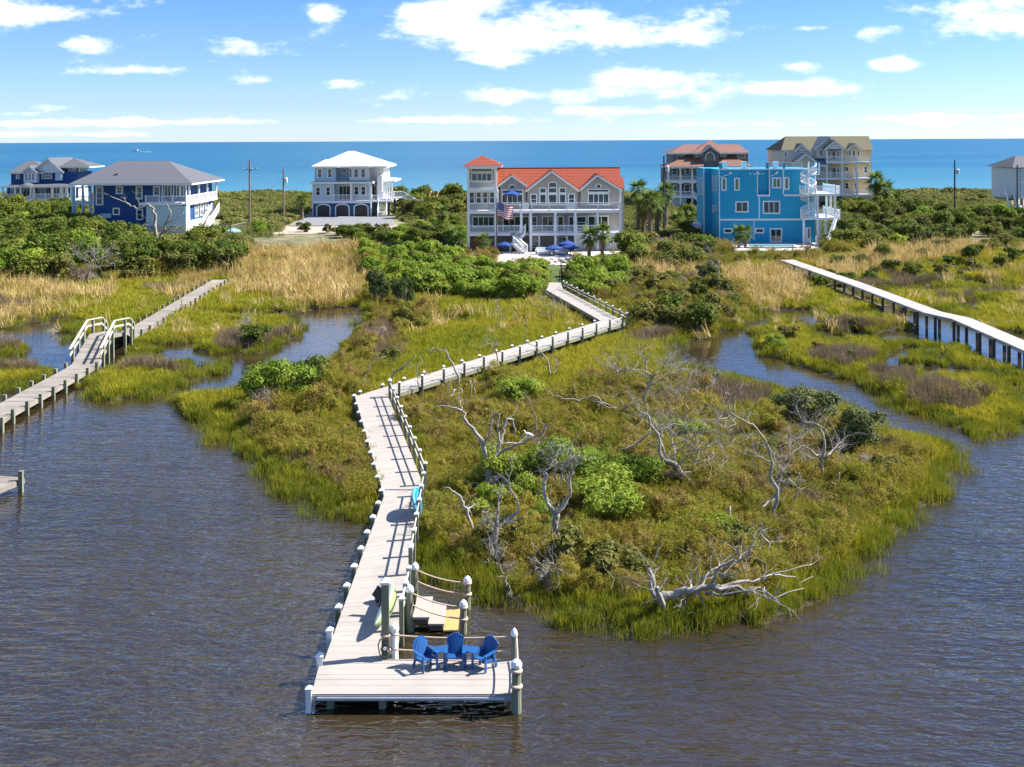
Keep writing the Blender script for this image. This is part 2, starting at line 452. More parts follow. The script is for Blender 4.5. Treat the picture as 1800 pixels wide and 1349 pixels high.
def upland(x, y):
    """ground level away from the shore: marsh, house lots, dunes, beach"""
    h = 0.22 + 0.12 * smooth(60, 120, y) + 0.85 * smooth(118, 146, y) + 0.75 * smooth(150, 205, y)
    dune = 1.0 * np.exp(-((y - 258) / 15.0) ** 2) * (0.8 + 0.5 * fbm(x * 0.05, y * 0.05, 9)) + 0.9 * np.exp(-((y - 236) / 9.0) ** 2) * fbm(x * 0.06, y * 0.08, 21) * 1.4
    h = h + dune + 0.18 * (fbm(x * 0.3, y * 0.3, 13) - 0.5)
    return h - 5.5 * smooth(268, 300, y)
def ground_z(x, y):
    x, y = np.asarray(x, float), np.asarray(y, float)
    s = shore(x, y); u = upland(x, y)
    return np.where(s > 0, np.minimum(u, 0.02 + 0.22 * s), np.maximum(-0.9, 0.02 + 0.45 * s))
def gz(x, y):
    if y > 100: return float(upland(np.array([x]), np.array([y]))[0])
    return float(ground_z(np.array([x]), np.array([y]))[0])

def ground_material():
    m = bpy.data.materials.new('marsh_soil'); m.use_nodes = True
    t = m.node_tree; L = t.links; b = t.nodes['Principled BSDF']; b.inputs['Roughness'].default_value = 0.9
    geo = N(t, 'ShaderNodeNewGeometry'); sep = N(t, 'ShaderNodeSeparateXYZ'); L.new(geo.outputs['Position'], sep.inputs[0])
    n1 = N(t, 'ShaderNodeTexNoise'); n1.inputs['Scale'].default_value = 0.5; n1.inputs['Detail'].default_value = 8; L.new(geo.outputs['Position'], n1.inputs['Vector'])
    r1 = N(t, 'ShaderNodeValToRGB'); L.new(n1.outputs[0], r1.inputs[0])
    r1.color_ramp.elements[0].position = 0.3; r1.color_ramp.elements[0].color = (0.045, 0.036, 0.018, 1)
    r1.color_ramp.elements[1].position = 0.7; r1.color_ramp.elements[1].color = (0.11, 0.10, 0.03, 1)
    r2 = N(t, 'ShaderNodeValToRGB'); L.new(n1.outputs[0], r2.inputs[0])
    r2.color_ramp.elements[0].position = 0.3; r2.color_ramp.elements[0].color = (0.12, 0.13, 0.04, 1)
    r2.color_ramp.elements[1].position = 0.75; r2.color_ramp.elements[1].color = (0.36, 0.32, 0.20, 1)
    mr = N(t, 'ShaderNodeMapRange'); L.new(sep.outputs[1], mr.inputs[0]); mr.inputs['From Min'].default_value = 140; mr.inputs['From Max'].default_value = 190
    mx = N(t, 'ShaderNodeMix', data_type='RGBA'); L.new(mr.outputs[0], mx.inputs[0]); L.new(r1.outputs[0], mx.inputs[6]); L.new(r2.outputs[0], mx.inputs[7])
    # beach sand on the sea side
    ms = N(t, 'ShaderNodeMapRange'); L.new(sep.outputs[1], ms.inputs[0]); ms.inputs['From Min'].default_value = 268; ms.inputs['From Max'].default_value = 272
    mx2 = N(t, 'ShaderNodeMix', data_type='RGBA'); L.new(ms.outputs[0], mx2.inputs[0]); L.new(mx.outputs[2], mx2.inputs[6]); mx2.inputs[7].default_value = (0.5, 0.44, 0.34, 1)
    # wet dark mud at the water's edge
    mz = N(t, 'ShaderNodeMapRange'); L.new(sep.outputs[2], mz.inputs[0]); mz.inputs['From Min'].default_value = 0.08; mz.inputs['From Max'].default_value = 0.28
    mx3 = N(t, 'ShaderNodeMix', data_type='RGBA'); L.new(mz.outputs[0], mx3.inputs[0]); mx3.inputs[6].default_value = (0.030, 0.022, 0.012, 1); L.new(mx2.outputs[2], mx3.inputs[7])
    L.new(mx3.outputs[2], b.inputs['Base Color'])
    return m
def build_ground():
    rows = 30 * np.exp(np.arange(0, 400) * (math.log(320 / 30) / 399)); k = np.linspace(-0.72, 0.72, 420)
    Y = np.repeat(rows[:, None], len(k), 1); X = rows[:, None] * k[None, :]
    # straight side margins so that a step aside still finds land
    Z = ground_z(X.ravel(), Y.ravel())
    V = np.stack([X.ravel(), Y.ravel(), Z], 1)
    i = np.arange(len(rows) - 1)[:, None] * len(k) + np.arange(len(k) - 1)[None, :]
    i = i.ravel(); Fq = np.stack([i, i + 1, i + 1 + len(k), i + len(k)], 1)
    o = link_mesh('ground', np_mesh('ground', V, Fq, ground_material(), True)); tag(o, kind='structure')
def water_material(name, base, rough, waves, ior=1.33, spec=0.5):
    m = bpy.data.materials.new(name); m.use_nodes = True
    t = m.node_tree; L = t.links; b = t.nodes['Principled BSDF']
    b.inputs['Base Color'].default_value = (*base, 1); b.inputs['Roughness'].default_value = rough; b.inputs['IOR'].default_value = ior
    b.inputs['Specular IOR Level'].default_value = spec
    geo = N(t, 'ShaderNodeNewGeometry'); h = None
    for (sx, sy, rot, amp, det, dist) in waves:
        mp = N(t, 'ShaderNodeMapping'); mp.inputs['Scale'].default_value = (sx, sy, 1); mp.inputs['Rotation'].default_value = (0, 0, math.radians(rot))
        L.new(geo.outputs['Position'], mp.inputs[0])
        nz = N(t, 'ShaderNodeTexNoise'); nz.inputs['Scale'].default_value = 1.0; nz.inputs['Detail'].default_value = det; nz.inputs['Distortion'].default_value = dist; L.new(mp.outputs[0], nz.inputs['Vector'])
        v = math_n(t, 'MULTIPLY', nz.outputs[0], amp); h = v if h is None else math_n(t, 'ADD', h, v)
    bp = N(t, 'ShaderNodeBump'); bp.inputs['Strength'].default_value = 1.0; bp.inputs['Distance'].default_value = 1.0
    L.new(h, bp.inputs['Height']); L.new(bp.outputs[0], b.inputs['Normal'])
    return m, t, b, geo
def build_water():
    m, t, b, geo = water_material('sound_water', (0.05, 0.04, 0.02), 0.05,
        [(0.9, 2.8, 24, 0.11, 2, 0.6), (2.4, 6.5, 14, 0.034, 2, 0.3), (0.16, 0.5, 32, 0.16, 1, 0.2)], ior=1.8)
    L = t.links
    # wind ripples die out in the sheltered creeks
    bp = [x for x in t.nodes if x.type == 'BUMP'][0]; sp = N(t, 'ShaderNodeSeparateXYZ'); L.new(geo.outputs['Position'], sp.inputs[0])
    cm = N(t, 'ShaderNodeMapRange'); L.new(sp.outputs[1], cm.inputs[0]); cm.inputs['From Min'].default_value = 44; cm.inputs['From Max'].default_value = 74; cm.inputs['To Min'].default_value = 1.0; cm.inputs['To Max'].default_value = 0.16
    L.new(cm.outputs[0], bp.inputs['Strength'])
    n = N(t, 'ShaderNodeTexNoise'); n.inputs['Scale'].default_value = 0.08; n.inputs['Detail'].default_value = 4; L.new(geo.outputs['Position'], n.inputs['Vector'])
    r = N(t, 'ShaderNodeValToRGB'); L.new(n.outputs[0], r.inputs[0])
    r.color_ramp.elements[0].position = 0.35; r.color_ramp.elements[0].color = (0.040, 0.027, 0.011, 1)
    r.color_ramp.elements[1].position = 0.65; r.color_ramp.elements[1].color = (0.026, 0.020, 0.012, 1)
    L.new(r.outputs[0], b.inputs['Base Color'])
    V = [(-140, -20, 0), (140, -20, 0), (190, 200, 0), (-190, 200, 0)]
    tag(link_mesh('sound_water', np_mesh('sound_water', V, [(0, 1, 2, 3)], m)), kind='structure')
    m2, t, b, geo = water_material('sea_water', (0.006, 0.10, 0.19), 0.35, [(0.05, 0.16, 8, 0.5, 4, 0.2), (0.25, 0.6, 15, 0.12, 3, 0.2)], spec=0.35)
    L = t.links
    mp = N(t, 'ShaderNodeMapping'); mp.inputs['Scale'].default_value = (0.0012, 0.012, 1); L.new(geo.outputs['Position'], mp.inputs[0])
    n = N(t, 'ShaderNodeTexNoise'); n.inputs['Scale'].default_value = 1; n.inputs['Detail'].default_value = 5; L.new(mp.outputs[0], n.inputs['Vector'])
    r = N(t, 'ShaderNodeValToRGB'); L.new(n.outputs[0], r.inputs[0])
    r.color_ramp.elements[0].position = 0.35; r.color_ramp.elements[0].color = (0.002, 0.075, 0.165, 1)
    r.color_ramp.elements[1].position = 0.68; r.color_ramp.elements[1].color = (0.008, 0.125, 0.215, 1)
    sp = N(t, 'ShaderNodeSeparateXYZ'); L.new(geo.outputs['Position'], sp.inputs[0])
    sh = N(t, 'ShaderNodeMapRange', interpolation_type='SMOOTHSTEP'); L.new(sp.outputs[1], sh.inputs[0]); sh.inputs['From Min'].default_value = 250; sh.inputs['From Max'].default_value = 700
    ms = N(t, 'ShaderNodeMix', data_type='RGBA'); L.new(sh.outputs[0], ms.inputs[0]); ms.inputs[6].default_value = (0.05, 0.20, 0.27, 1); L.new(r.outputs[0], ms.inputs[7])
    L.new(ms.outputs[2], b.inputs['Base Color'])
    rows = [270, 320, 400, 600, 1000, 2000, 5000, 12000, 40000]; V = []; Fq = []
    for i, y in enumerate(rows):
        V += [(-y * 1.6, y, -0.6), (y * 1.6, y, -0.6)]
        if i: Fq.append((2 * i - 2, 2 * i - 1, 2 * i + 1, 2 * i))
    tag(link_mesh('sea', np_mesh('sea', V, Fq, m2)), kind='structure')
build_ground()
build_water()
# ------------------------------------------------------------------ plants: meshes
def blades(n, h, spread, width, lean, droop, seed, hvar=0.35, taper=0.7):
    r = np.random.default_rng(seed); V = []; T = []
    for i in range(n):
        a = r.uniform(0, 2 * np.pi); q = spread * math.sqrt(r.uniform()); bx, by = q * math.cos(a), q * math.sin(a)
        hh = h * (1 - hvar * r.uniform()); la = a + r.normal() * 0.9; ln = lean * (0.3 + r.uniform()) * hh
        dx, dy = math.cos(la) * ln, math.sin(la) * ln; wa = r.uniform(0, np.pi); wx, wy = math.cos(wa) * width / 2, math.sin(wa) * width / 2
        m = (bx + dx * 0.35, by + dy * 0.35, hh * 0.6); t = (bx + dx, by + dy, hh * (1 - droop * r.uniform()))
        o = len(V)
        V += [(bx - wx, by - wy, -0.05), (bx + wx, by + wy, -0.05), (m[0] - wx * taper, m[1] - wy * taper, m[2]), (m[0] + wx * taper, m[1] + wy * taper, m[2]), t]
        T += [(o, o + 1, o + 3), (o, o + 3, o + 2), (o + 2, o + 3, o + 4)]
    return V, T
def tuft(name, m, **kw):
    V, T = blades(**kw); return np_mesh(name, V, T, m)
def leaves(C, Nrm, size, r, asp=0.55, up=0.0):
    """one rhombic leaf at each point C facing roughly Nrm"""
    n = len(C); Nn = Nrm + r.normal(0, 0.55, (n, 3)) + np.array([0, 0, up]); Nn /= np.linalg.norm(Nn, axis=1)[:, None] + 1e-9
    A = np.cross(Nn, r.normal(0, 1, (n, 3))); A /= np.linalg.norm(A, axis=1)[:, None] + 1e-9; B = np.cross(Nn, A)
    s = size * r.uniform(0.6, 1.35, n)[:, None]; A = A * s; B = B * s * asp
    V = np.stack([C - A, C - B * 1.0 + A * 0.15, C + A, C + B * 1.0 + A * 0.15], 1).reshape(-1, 3)
    i = np.arange(n) * 4
    return V, np.stack([i, i + 1, i + 2, i + 3], 1)
def crown_mesh(name, m, seed, n, size, lobes=9, rx=1.0, rz=0.8, z0=0.75, lob=(0.32, 0.55), flat=0.0, holes=0.15, asp=0.55):
    """foliage of a shrub about 2 m across: leaves on a cluster of uneven lobes"""
    r = np.random.default_rng(seed); C = []; Q = []
    cen = []
    for i in range(lobes):
        a = r.uniform(0, 2 * np.pi); q = rx * 0.72 * math.sqrt(r.uniform()); e = r.uniform(-0.9, 1.0)
        cen.append((q * math.cos(a), q * math.sin(a), z0 + rz * 0.55 * e * (1 - 0.5 * (q / rx) ** 2), r.uniform(*lob) * rx))
    w = np.array([c[3] ** 2 for c in cen]); w /= w.sum()
    for (cx, cy, cz, cr), k in zip(cen, r.multinomial(n, w)):
        d = r.normal(0, 1, (k, 3)); d /= np.linalg.norm(d, axis=1)[:, None]
        d[:, 2] = np.where(d[:, 2] < -0.35, -d[:, 2] * 0.6, d[:, 2])
        lump = 1 + 0.22 * np.sin(d[:, 0] * 7 + cx * 9) * np.sin(d[:, 1] * 6 + cy * 7 + d[:, 2] * 5)
        rad = cr * lump * r.uniform(0.55, 1.08, k) ** 0.5
        p = np.stack([cx + d[:, 0] * rad, cy + d[:, 1] * rad, cz + d[:, 2] * rad * (rz / rx) * (1 - flat)], 1)
        keep = (np.sin(p[:, 0] * 5.1 + seed) + np.sin(p[:, 1] * 4.7 + seed * 2) + np.sin(p[:, 2] * 6.3)) > -2.2 + holes * 2
        C.append(p[keep]); Q.append(d[keep])
    C = np.concatenate(C); Q = np.concatenate(Q); C[:, 2] = np.maximum(C[:, 2], 0.05)
    V, Fq = leaves(C, Q, size, r, asp=asp, up=0.35)
    return np_mesh(name, V, Fq, m), cen
def spray_mesh(name, m, seed, stems=46, per=34, h=0.95, spread=0.42, size=0.034):
    """bushy upright plant: fine leaves set along many fanning stems"""
    r = np.random.default_rng(seed); C, Q = [], []
    for i in range(stems):
        a = r.uniform(0, 2 * np.pi); q = spread * math.sqrt(r.uniform()); tip = np.array([q * 1.7 * math.cos(a), q * 1.7 * math.sin(a), h * r.uniform(.62, 1.05) * (1 - .35 * (q / spread) ** 2)])
        base = np.array([q * .6 * math.cos(a), q * .6 * math.sin(a), 0.0]); t = r.uniform(.22, 1.0, per)[:, None] ** .8
        c = base + (tip - base) * t + r.normal(0, .035, (per, 3)); C.append(c); d = r.normal(0, 1, (per, 3)); d[:, 2] = np.abs(d[:, 2]) * .7; Q.append(d)
    C, Q = np.concatenate(C), np.concatenate(Q); V, Fq = leaves(C, Q, size, r, asp=.34, up=.2)
    return np_mesh(name, V, Fq, m)
def stems_mesh(name, cen, m, seed, r0=0.05, spread=0.18):
    r = random.Random(seed); b = MB()
    for (cx, cy, cz, cr) in cen:
        bx, by = r.uniform(-spread, spread), r.uniform(-spread, spread)
        mid = (bx + (cx - bx) * 0.45 + r.uniform(-.1, .1), by + (cy - by) * 0.45 + r.uniform(-.1, .1), cz * 0.5)
        b.tube([(bx, by, -0.15), mid, (cx, cy, cz)], [r0, r0 * 0.7, r0 * 0.25], 5)
    me = b.mesh(name); me.materials.append(m); return me

bark = mat('grey_bark', (0.20, 0.165, 0.125), 0.9, 0.35, 6, 0.02, 30)
dead_wood = mat('weathered_wood', (0.30, 0.27, 0.235), 0.9, 0.75, 2.2, 0.012, 22, stretch=(1, 1, 0.35))
M_grass = leaf_mat('marsh_grass', (0.162, 0.202, 0.013), (0.302, 0.308, 0.018), (0.470, 0.358, 0.034), 0.4, 0.10)
M_fringe = leaf_mat('cordgrass', (0.1, 0.135, 0.01), (0.195, 0.215, 0.015), (0.31, 0.28, 0.03), 0.4, 0.3)
M_reed = leaf_mat('dry_reed', (0.26, 0.2, 0.04), (0.52, 0.38, 0.13), (0.82, 0.63, 0.34), 0.3, 0.3)
M_rush = leaf_mat('needle_rush', (0.120, 0.102, 0.048), (0.228, 0.168, 0.102), (0.324, 0.240, 0.156), 0.2, 0.5)
M_scrub = leaf_mat('marsh_elder_leaf', (0.14, 0.135, 0.014), (0.28, 0.245, 0.03), (0.46, 0.35, 0.065), 0.4, 0.35)
M_elder_green = leaf_mat('marsh_elder_green', (0.125, 0.155, 0.014), (0.24, 0.245, 0.025), (0.38, 0.34, 0.045), 0.4, 0.5)
M_elder_rust = leaf_mat('marsh_elder_rust', (0.18, 0.14, 0.03), (0.3, 0.22, 0.055), (0.42, 0.29, 0.09), 0.35, 0.5)
M_hedge = leaf_mat('wax_myrtle_leaf', (0.11, 0.18, 0.014), (0.2, 0.295, 0.028), (0.4, 0.43, 0.055), 0.42, 0.35)
M_thick = leaf_mat('yaupon_leaf', (0.045, 0.085, 0.012), (0.11, 0.16, 0.018), (0.27, 0.26, 0.035), 0.38, 0.2)
M_oak = leaf_mat('oak_leaf', (0.058, 0.081, 0.023), (0.111, 0.137, 0.036), (0.208, 0.195, 0.078), 0.3, 0.4)
M_dune = leaf_mat('dune_scrub_leaf', (0.106, 0.131, 0.027), (0.194, 0.206, 0.045), (0.362, 0.325, 0.112), 0.3, 0.12)
M_yellow = leaf_mat('goldenrod', (0.35, 0.27, 0.01), (0.6, 0.45, 0.01), None, 0.3)

# ------------------------------------------------------------------ scattering of uncountable plants
def proto_collection(name, meshes):
    c = bpy.data.collections.new(name)
    for me in meshes:
        o = bpy.data.objects.new(me.name, me); c.objects.link(o)
    return c
def scatter(name, label, cat, meshes, pts, scale, tilt=0.12, zvar=0.25, zs=None):
    n = len(pts)
    if n == 0: return None
    me = bpy.data.meshes.new(name); me.vertices.add(n); me.vertices.foreach_set('co', np.asarray(pts, np.float32).ravel())
    def attr(nm, typ, data):
        a = me.attributes.new(nm, typ, 'POINT'); a.data.foreach_set('vector' if typ == 'FLOAT_VECTOR' else 'value', np.asarray(data).ravel())
    rot = np.stack([npr.normal(0, tilt, n), npr.normal(0, tilt, n), npr.uniform(0, 6.283, n)], 1).astype(np.float32)
    sc = np.repeat(np.asarray(scale, np.float32)[:, None], 3, 1); sc[:, 2] *= npr.uniform(1 - zvar, 1 + zvar, n)
    if zs is not None: sc[:, 2] *= zs
    attr('rot', 'FLOAT_VECTOR', rot); attr('scl', 'FLOAT_VECTOR', sc); attr('pick', 'INT', npr.integers(0, len(meshes), n).astype(np.int32))
    o = bpy.data.objects.new(name, me); COL.objects.link(o)
    g = bpy.data.node_groups.new(name, 'GeometryNodeTree')
    g.interface.new_socket('Geometry', in_out='INPUT', socket_type='NodeSocketGeometry'); g.interface.new_socket('Geometry', in_out='OUTPUT', socket_type='NodeSocketGeometry')
    gi, go = g.nodes.new('NodeGroupInput'), g.nodes.new('NodeGroupOutput')
    ci = g.nodes.new('GeometryNodeCollectionInfo'); ci.inputs['Collection'].default_value = proto_collection(name + '_kinds', meshes)
    ci.inputs['Separate Children'].default_value = True; ci.inputs['Reset Children'].default_value = True
    ip = g.nodes.new('GeometryNodeInstanceOnPoints'); ip.inputs['Pick Instance'].default_value = True
    def named(nm, typ):
        a = g.nodes.new('GeometryNodeInputNamedAttribute'); a.data_type = typ; a.inputs['Name'].default_value = nm; return a.outputs[0]
    L = g.links
    L.new(gi.outputs[0], ip.inputs['Points']); L.new(ci.outputs[0], ip.inputs['Instance'])
    L.new(named('pick', 'INT'), ip.inputs['Instance Index']); L.new(named('rot', 'FLOAT_VECTOR'), ip.inputs['Rotation']); L.new(named('scl', 'FLOAT_VECTOR'), ip.inputs['Scale'])
    L.new(ip.outputs[0], go.inputs[0])
    md = o.modifiers.new('scatter', 'NODES'); md.node_group = g
    return tag(o, label, cat, kind='stuff')

# zones as seen in the photograph (photo pixels on the ground); later ones lie over earlier ones
ZONES = [
    ('dune', [(-900, 300), (2700, 300), (2700, 384), (-900, 384)]),
    ('thicket', [(-900, 384), (440, 384), (640, 400), (660, 384), (2700, 384), (2700, 440), (1500, 440), (1420, 462), (1240, 462), (1090, 450), (640, 440), (440, 470), (400, 492), (150, 500), (-900, 520)]),
    ('scrub', [(1090, 440), (1260, 450), (1330, 530), (1345, 556), (1255, 590), (1190, 600), (1110, 600), (1100, 560), (1060, 540), (1010, 500), (1090, 500)]),
    ('hedge', [(630, 440), (960, 460), (962, 512), (900, 520), (760, 512), (680, 500), (640, 470)]),
    ('hedge', [(1000, 460), (1090, 455), (1100, 500), (1050, 520), (1010, 505)]),
    ('reed', [(400, 480), (440, 420), (560, 408), (650, 425), (640, 470), (690, 500), (650, 530), (622, 545), (540, 546), (520, 540), (480, 522), (420, 515)]),
    ('reed', [(1258, 486), (1300, 478), (1386, 480), (1418, 540), (1345, 552), (1295, 505)]),
    ('reed', [(-300, 508), (60, 502), (150, 512), (215, 502), (190, 530), (110, 540), (62, 572), (-300, 566)]),
    ('reed', [(270, 512), (340, 488), (392, 470), (402, 486), (340, 520), (300, 528)]),
    ('reed', [(1420, 480), (1480, 452), (1600, 440), (1650, 400), (1740, 405), (1760, 440), (1690, 450), (1560, 478), (1480, 500)]),
    ('reed', [(1090, 450), (1200, 448), (1235, 488), (1160, 500), (1100, 490)]),
    ('scrub', [(430, 712), (500, 684), (560, 655), (612, 612), (636, 570), (640, 520), (700, 520), (760, 560), (715, 590), (690, 640), (650, 664), (625, 700), (668, 865), (662, 905), (620, 890), (560, 850), (480, 800), (430, 760)]),
    ('scrub', [(692, 712), (760, 690), (870, 668), (960, 690), (1060, 668), (1130, 650), (1200, 690), (1290, 716), (1400, 745), (1500, 768), (1610, 792), (1640, 806), (1600, 880), (1510, 950), (1420, 1010), (1330, 1045), (1180, 1064), (1020, 1058), (900, 1030), (800, 1000), (755, 965), (742, 880), (752, 840)]),
    ('rush', [(365, 612), (405, 592), (480, 584), (520, 578), (510, 590), (455, 610)]), ('rush', [(200, 652), (240, 641), (310, 642), (340, 652), (300, 660)]),
    ('rush', [(-60, 612), (30, 610), (40, 622), (-60, 630)]), ('rush', [(-60, 648), (60, 645), (80, 655), (-60, 668)]),
    ('rush', [(1425, 578), (1480, 564), (1600, 570), (1590, 580), (1480, 584)]), ('rush', [(1420, 628), (1480, 618), (1540, 634), (1500, 648), (1430, 645)]), ('rush', [(1505, 660), (1560, 652), (1620, 668), (1590, 684), (1530, 676)]),
    ('rush', [(1590, 690), (1650, 672), (1740, 690), (1760, 710), (1680, 725), (1610, 712)]), ('rush', [(1180, 668), (1260, 675), (1360, 700), (1340, 725), (1240, 712)]), ('rush', [(1560, 486), (1680, 480), (1700, 492), (1580, 500)]),
    ('rush', [(1480, 505), (1640, 498), (1650, 508), (1500, 515)]), ('rush', [(1640, 520), (1760, 522), (1740, 530), (1650, 530)]), ('rush', [(1110, 598), (1170, 580), (1180, 600), (1130, 605)]), ('rush', [(-60, 528), (60, 536), (60, 548), (-60, 545)]), ('rush', [(250, 505), (330, 508), (300, 518), (255, 515)]),
    ('rush', [(620, 580), (680, 560), (700, 600), (660, 630), (630, 610)]),
    # house lots, road and garden path stay clear
    ('clear', [(545, 372), (690, 372), (720, 398), (690, 414), (480, 414), (505, 396)]), ('clear', [(815, 425), (1100, 425), (1105, 452), (1010, 462), (1000, 500), (952, 500), (948, 462), (820, 455)]),
    ('clear', [(1268, 415), (1450, 415), (1450, 452), (1285, 452)]), ('clear', [(1680, 375), (1760, 377), (1760, 384), (1680, 384)]), ('clear', [(1150, 418), (1200, 418), (1196, 430), (1152, 430)]),
    ('clear', [(1370, 352), (1545, 352), (1545, 374), (1370, 374)]), ('clear', [(1165, 345), (1330, 345), (1330, 366), (1165, 366)]), ('clear', [(0, 350), (160, 350), (160, 372), (0, 372)]), ('clear', [(150, 385), (400, 385), (400, 418), (330, 420), (160, 408)]), ('clear', [(1775, 345), (1960, 345), (1960, 378), (1775, 378)]),
]
ZID = {'grass': 0, 'dune': 1, 'thicket': 2, 'scrub': 3, 'hedge': 4, 'reed': 5, 'rush': 6, 'clear': 7}
def zone(x, y, z):
    px, py = PROJ(x, y, z)
    s = (py - 247) / 400
    ox = (fbm(x * 0.45, y * 0.35, 31) - 0.47) * 60 * s; oy = (fbm(x * 0.45, y * 0.35, 37) - 0.47) * 34 * s
    r = np.zeros(x.shape, int)
    for nm, poly in ZONES:
        hit = in_poly(px, py, poly) if nm == 'clear' else in_poly(px + ox, py + oy, poly)
        r[hit] = ZID[nm]
    return r
KEEP = [  # decks: no plant grows through the boards (photo pixels and deck height)
    [(611, 1046, .5), (709, 862, .62), (653, 697, .98), (1078, 566, 1.02), (975, 509, 1.05), (976, 490, 1.05), (976, 455, 1.0)],
    [(-12, 730, .55), (150, 640, .55), (212, 592, .6), (255, 572, .6), (388, 492, .7)], [(1383, 457, 1.5), (1640, 549, 1.5), (1900, 650, 1.5)]]
def near_deck(x, y):
    d = np.full(x.shape, 1e9)
    for line in KEEP:
        w = [P(a, b, z) for a, b, z in line]
        for p0, p1 in zip(w, w[1:]):
            vx, vy = p1.x - p0.x, p1.y - p0.y; t = np.clip(((x - p0.x) * vx + (y - p0.y) * vy) / (vx * vx + vy * vy), 0, 1)
            d = np.minimum(d, np.hypot(x - p0.x - t * vx, y - p0.y - t * vy))
    return d < 1.22
def sample(y0, y1, dens, k=0.56):
    """random ground points between two distances, dens per square metre"""
    n = int(dens * k * (y1 * y1 - y0 * y0)); y = np.sqrt(npr.uniform(y0 * y0, y1 * y1, n)); x = npr.uniform(-k, k, n) * y
    z = ground_z(x, y); s = shore(x, y); ok = (s > 0.0) & ~near_deck(x, y)
    x, y, z, s = x[ok], y[ok], z[ok], s[ok]
    return x, y, z, s, zone(x, y, z)

def scatter_all():
    tiers = [(31, 62, 1.0, 26.0), (62, 95, 1.35, 11.0), (95, 150, 1.9, 4.2)]
    G, R_, U, S_, FR, SM = [], [], [], [], [], []
    for (a, b, k, d) in tiers:
        x, y, z, s, zn = sample(a, b, d)
        pick = npr.uniform(0, 1, len(x)); patch = fbm(x * 0.25, y * 0.25, 51); patch2 = fbm(x * 0.5 + 9, y * 0.5, 57)
        fringe = (s < 0.35 + 1.3 * patch2) & (zn != 5)
        grass = (zn == 0) & ~fringe & (pick < 0.8)
        mixg = (zn == 3) & ~fringe & (pick < 0.40)
        g = grass | mixg | ((zn == 5) & (pick > 0.72 - 0.4 * (patch2 < 0.42))) | ((zn == 6) & (pick < 0.15))
        G.append(np.stack([x[g], y[g], z[g], np.full(g.sum(), k) * (0.75 + 0.7 * patch[g])], 1))
        g = fringe & (pick < 0.95); FR.append(np.stack([x[g], y[g], z[g], np.full(g.sum(), k) * (0.7 + 0.5 * patch2[g])], 1))
        g = ((zn == 6) & ~fringe & (pick < 0.85)) | ((zn == 3) & ~fringe & (patch2 > 0.56) & (pick > 0.75)); U.append(np.stack([x[g], y[g], z[g], np.full(g.sum(), k) * (0.8 + 0.6 * patch[g])], 1))
        g = (((zn == 5) & (pick < 0.32) & (patch2 > 0.32)) | ((zn == 0) & (y > 88) & (pick > 0.985))); R_.append(np.stack([x[g], y[g], z[g], np.full(g.sum(), 0.55 + 0.4 * k) * (0.35 + 1.15 * patch[g])], 1))
        g = ((zn == 3) & ~fringe & (pick < 0.16)) | ((zn == 4) & (pick < 0.12)) | ((zn == 2) & (pick < 0.25)) | ((zn == 6) & (pick < 0.01)); S_.append(np.stack([x[g], y[g], z[g], np.full(g.sum(), 0.6 + 0.4 * k) * (0.35 + 0.55 * patch[g] + 1.1 * np.maximum(0, fbm(x[g] * 0.55, y[g] * 0.55, 83) - 0.36) * 1.6)], 1))
        g = (zn == 3) & ~fringe & (pick > 0.86); SM.append(np.stack([x[g], y[g], z[g], np.full(g.sum(), 0.5 + 0.4 * k) * (0.45 + 0.6 * patch2[g])], 1))
    G, R_, U, S_, FR, SM = map(np.concatenate, (G, R_, U, S_, FR, SM))
    gm = [tuft('grass_tuft', M_grass, n=34, h=0.50, spread=0.26, width=0.022, lean=0.45, droop=0.25, seed=s) for s in range(4)]
    fm = [tuft('cordgrass_tuft', M_fringe, n=26, h=0.52, spread=0.24, width=0.020, lean=0.38, droop=0.15, seed=20 + s) for s in range(4)]
    rm = [tuft('reed_tuft', M_reed, n=34, h=1.55, spread=0.5, width=0.04, lean=0.46, droop=0.5, seed=40 + s, hvar=0.6) for s in range(4)]
    um = [tuft('rush_tuft', M_rush, n=40, h=0.78, spread=0.26, width=0.016, lean=0.25, droop=0.1, seed=60 + s) for s in range(4)]
    mats3 = [M_scrub, M_scrub, M_elder_green, M_scrub, M_elder_rust, M_elder_green]
    sm = [spray_mesh('elder_clump', mats3[s], 80 + s, stems=64, per=34, h=1.05, spread=0.46) for s in range(6)]
    sm += [crown_mesh('elder_bush', mats3[s], 90 + s, 2600, 0.036, lobes=19, rx=0.72, rz=0.72, z0=0.55, lob=(0.16, 0.32), holes=0.3, asp=0.36)[0] for s in (0, 2, 4)]
    wm = [spray_mesh('elder_spray', [M_scrub, M_elder_rust, M_elder_green][s], 180 + s, stems=26, per=26, h=.75, spread=.3) for s in range(3)]
    scatter('marsh_grass', 'short yellow green marsh grass covering the open meadow', 'grass', gm, G[:, :3], G[:, 3], zs=np.interp(G[:, 1], [31, 62, 95, 150], [1, .92, .7, .55]))
    scatter('cordgrass', 'bright green cordgrass fringing the water edges', 'grass', fm, FR[:, :3], FR[:, 3], zs=np.interp(FR[:, 1], [31, 62, 95, 150], [1, .92, .7, .55]))
    scatter('dry_reeds', 'tall tan dry reeds standing in dense beds', 'reeds', rm, R_[:, :3], R_[:, 3], tilt=0.22)
    scatter('needle_rush', 'grey brown needle rush growing in mats on the marsh', 'rushes', um, U[:, :3], U[:, 3], zs=np.interp(U[:, 1], [31, 62, 95, 150], [1, .92, .7, .55]))
    scatter('marsh_elder', 'olive and rusty low marsh elder scrub massed over the island', 'scrub', sm, S_[:, :3], S_[:, 3])
    scatter('elder_sprays', 'small rusty and green elder sprays between the low scrub', 'scrub', wm, SM[:, :3], SM[:, 3])
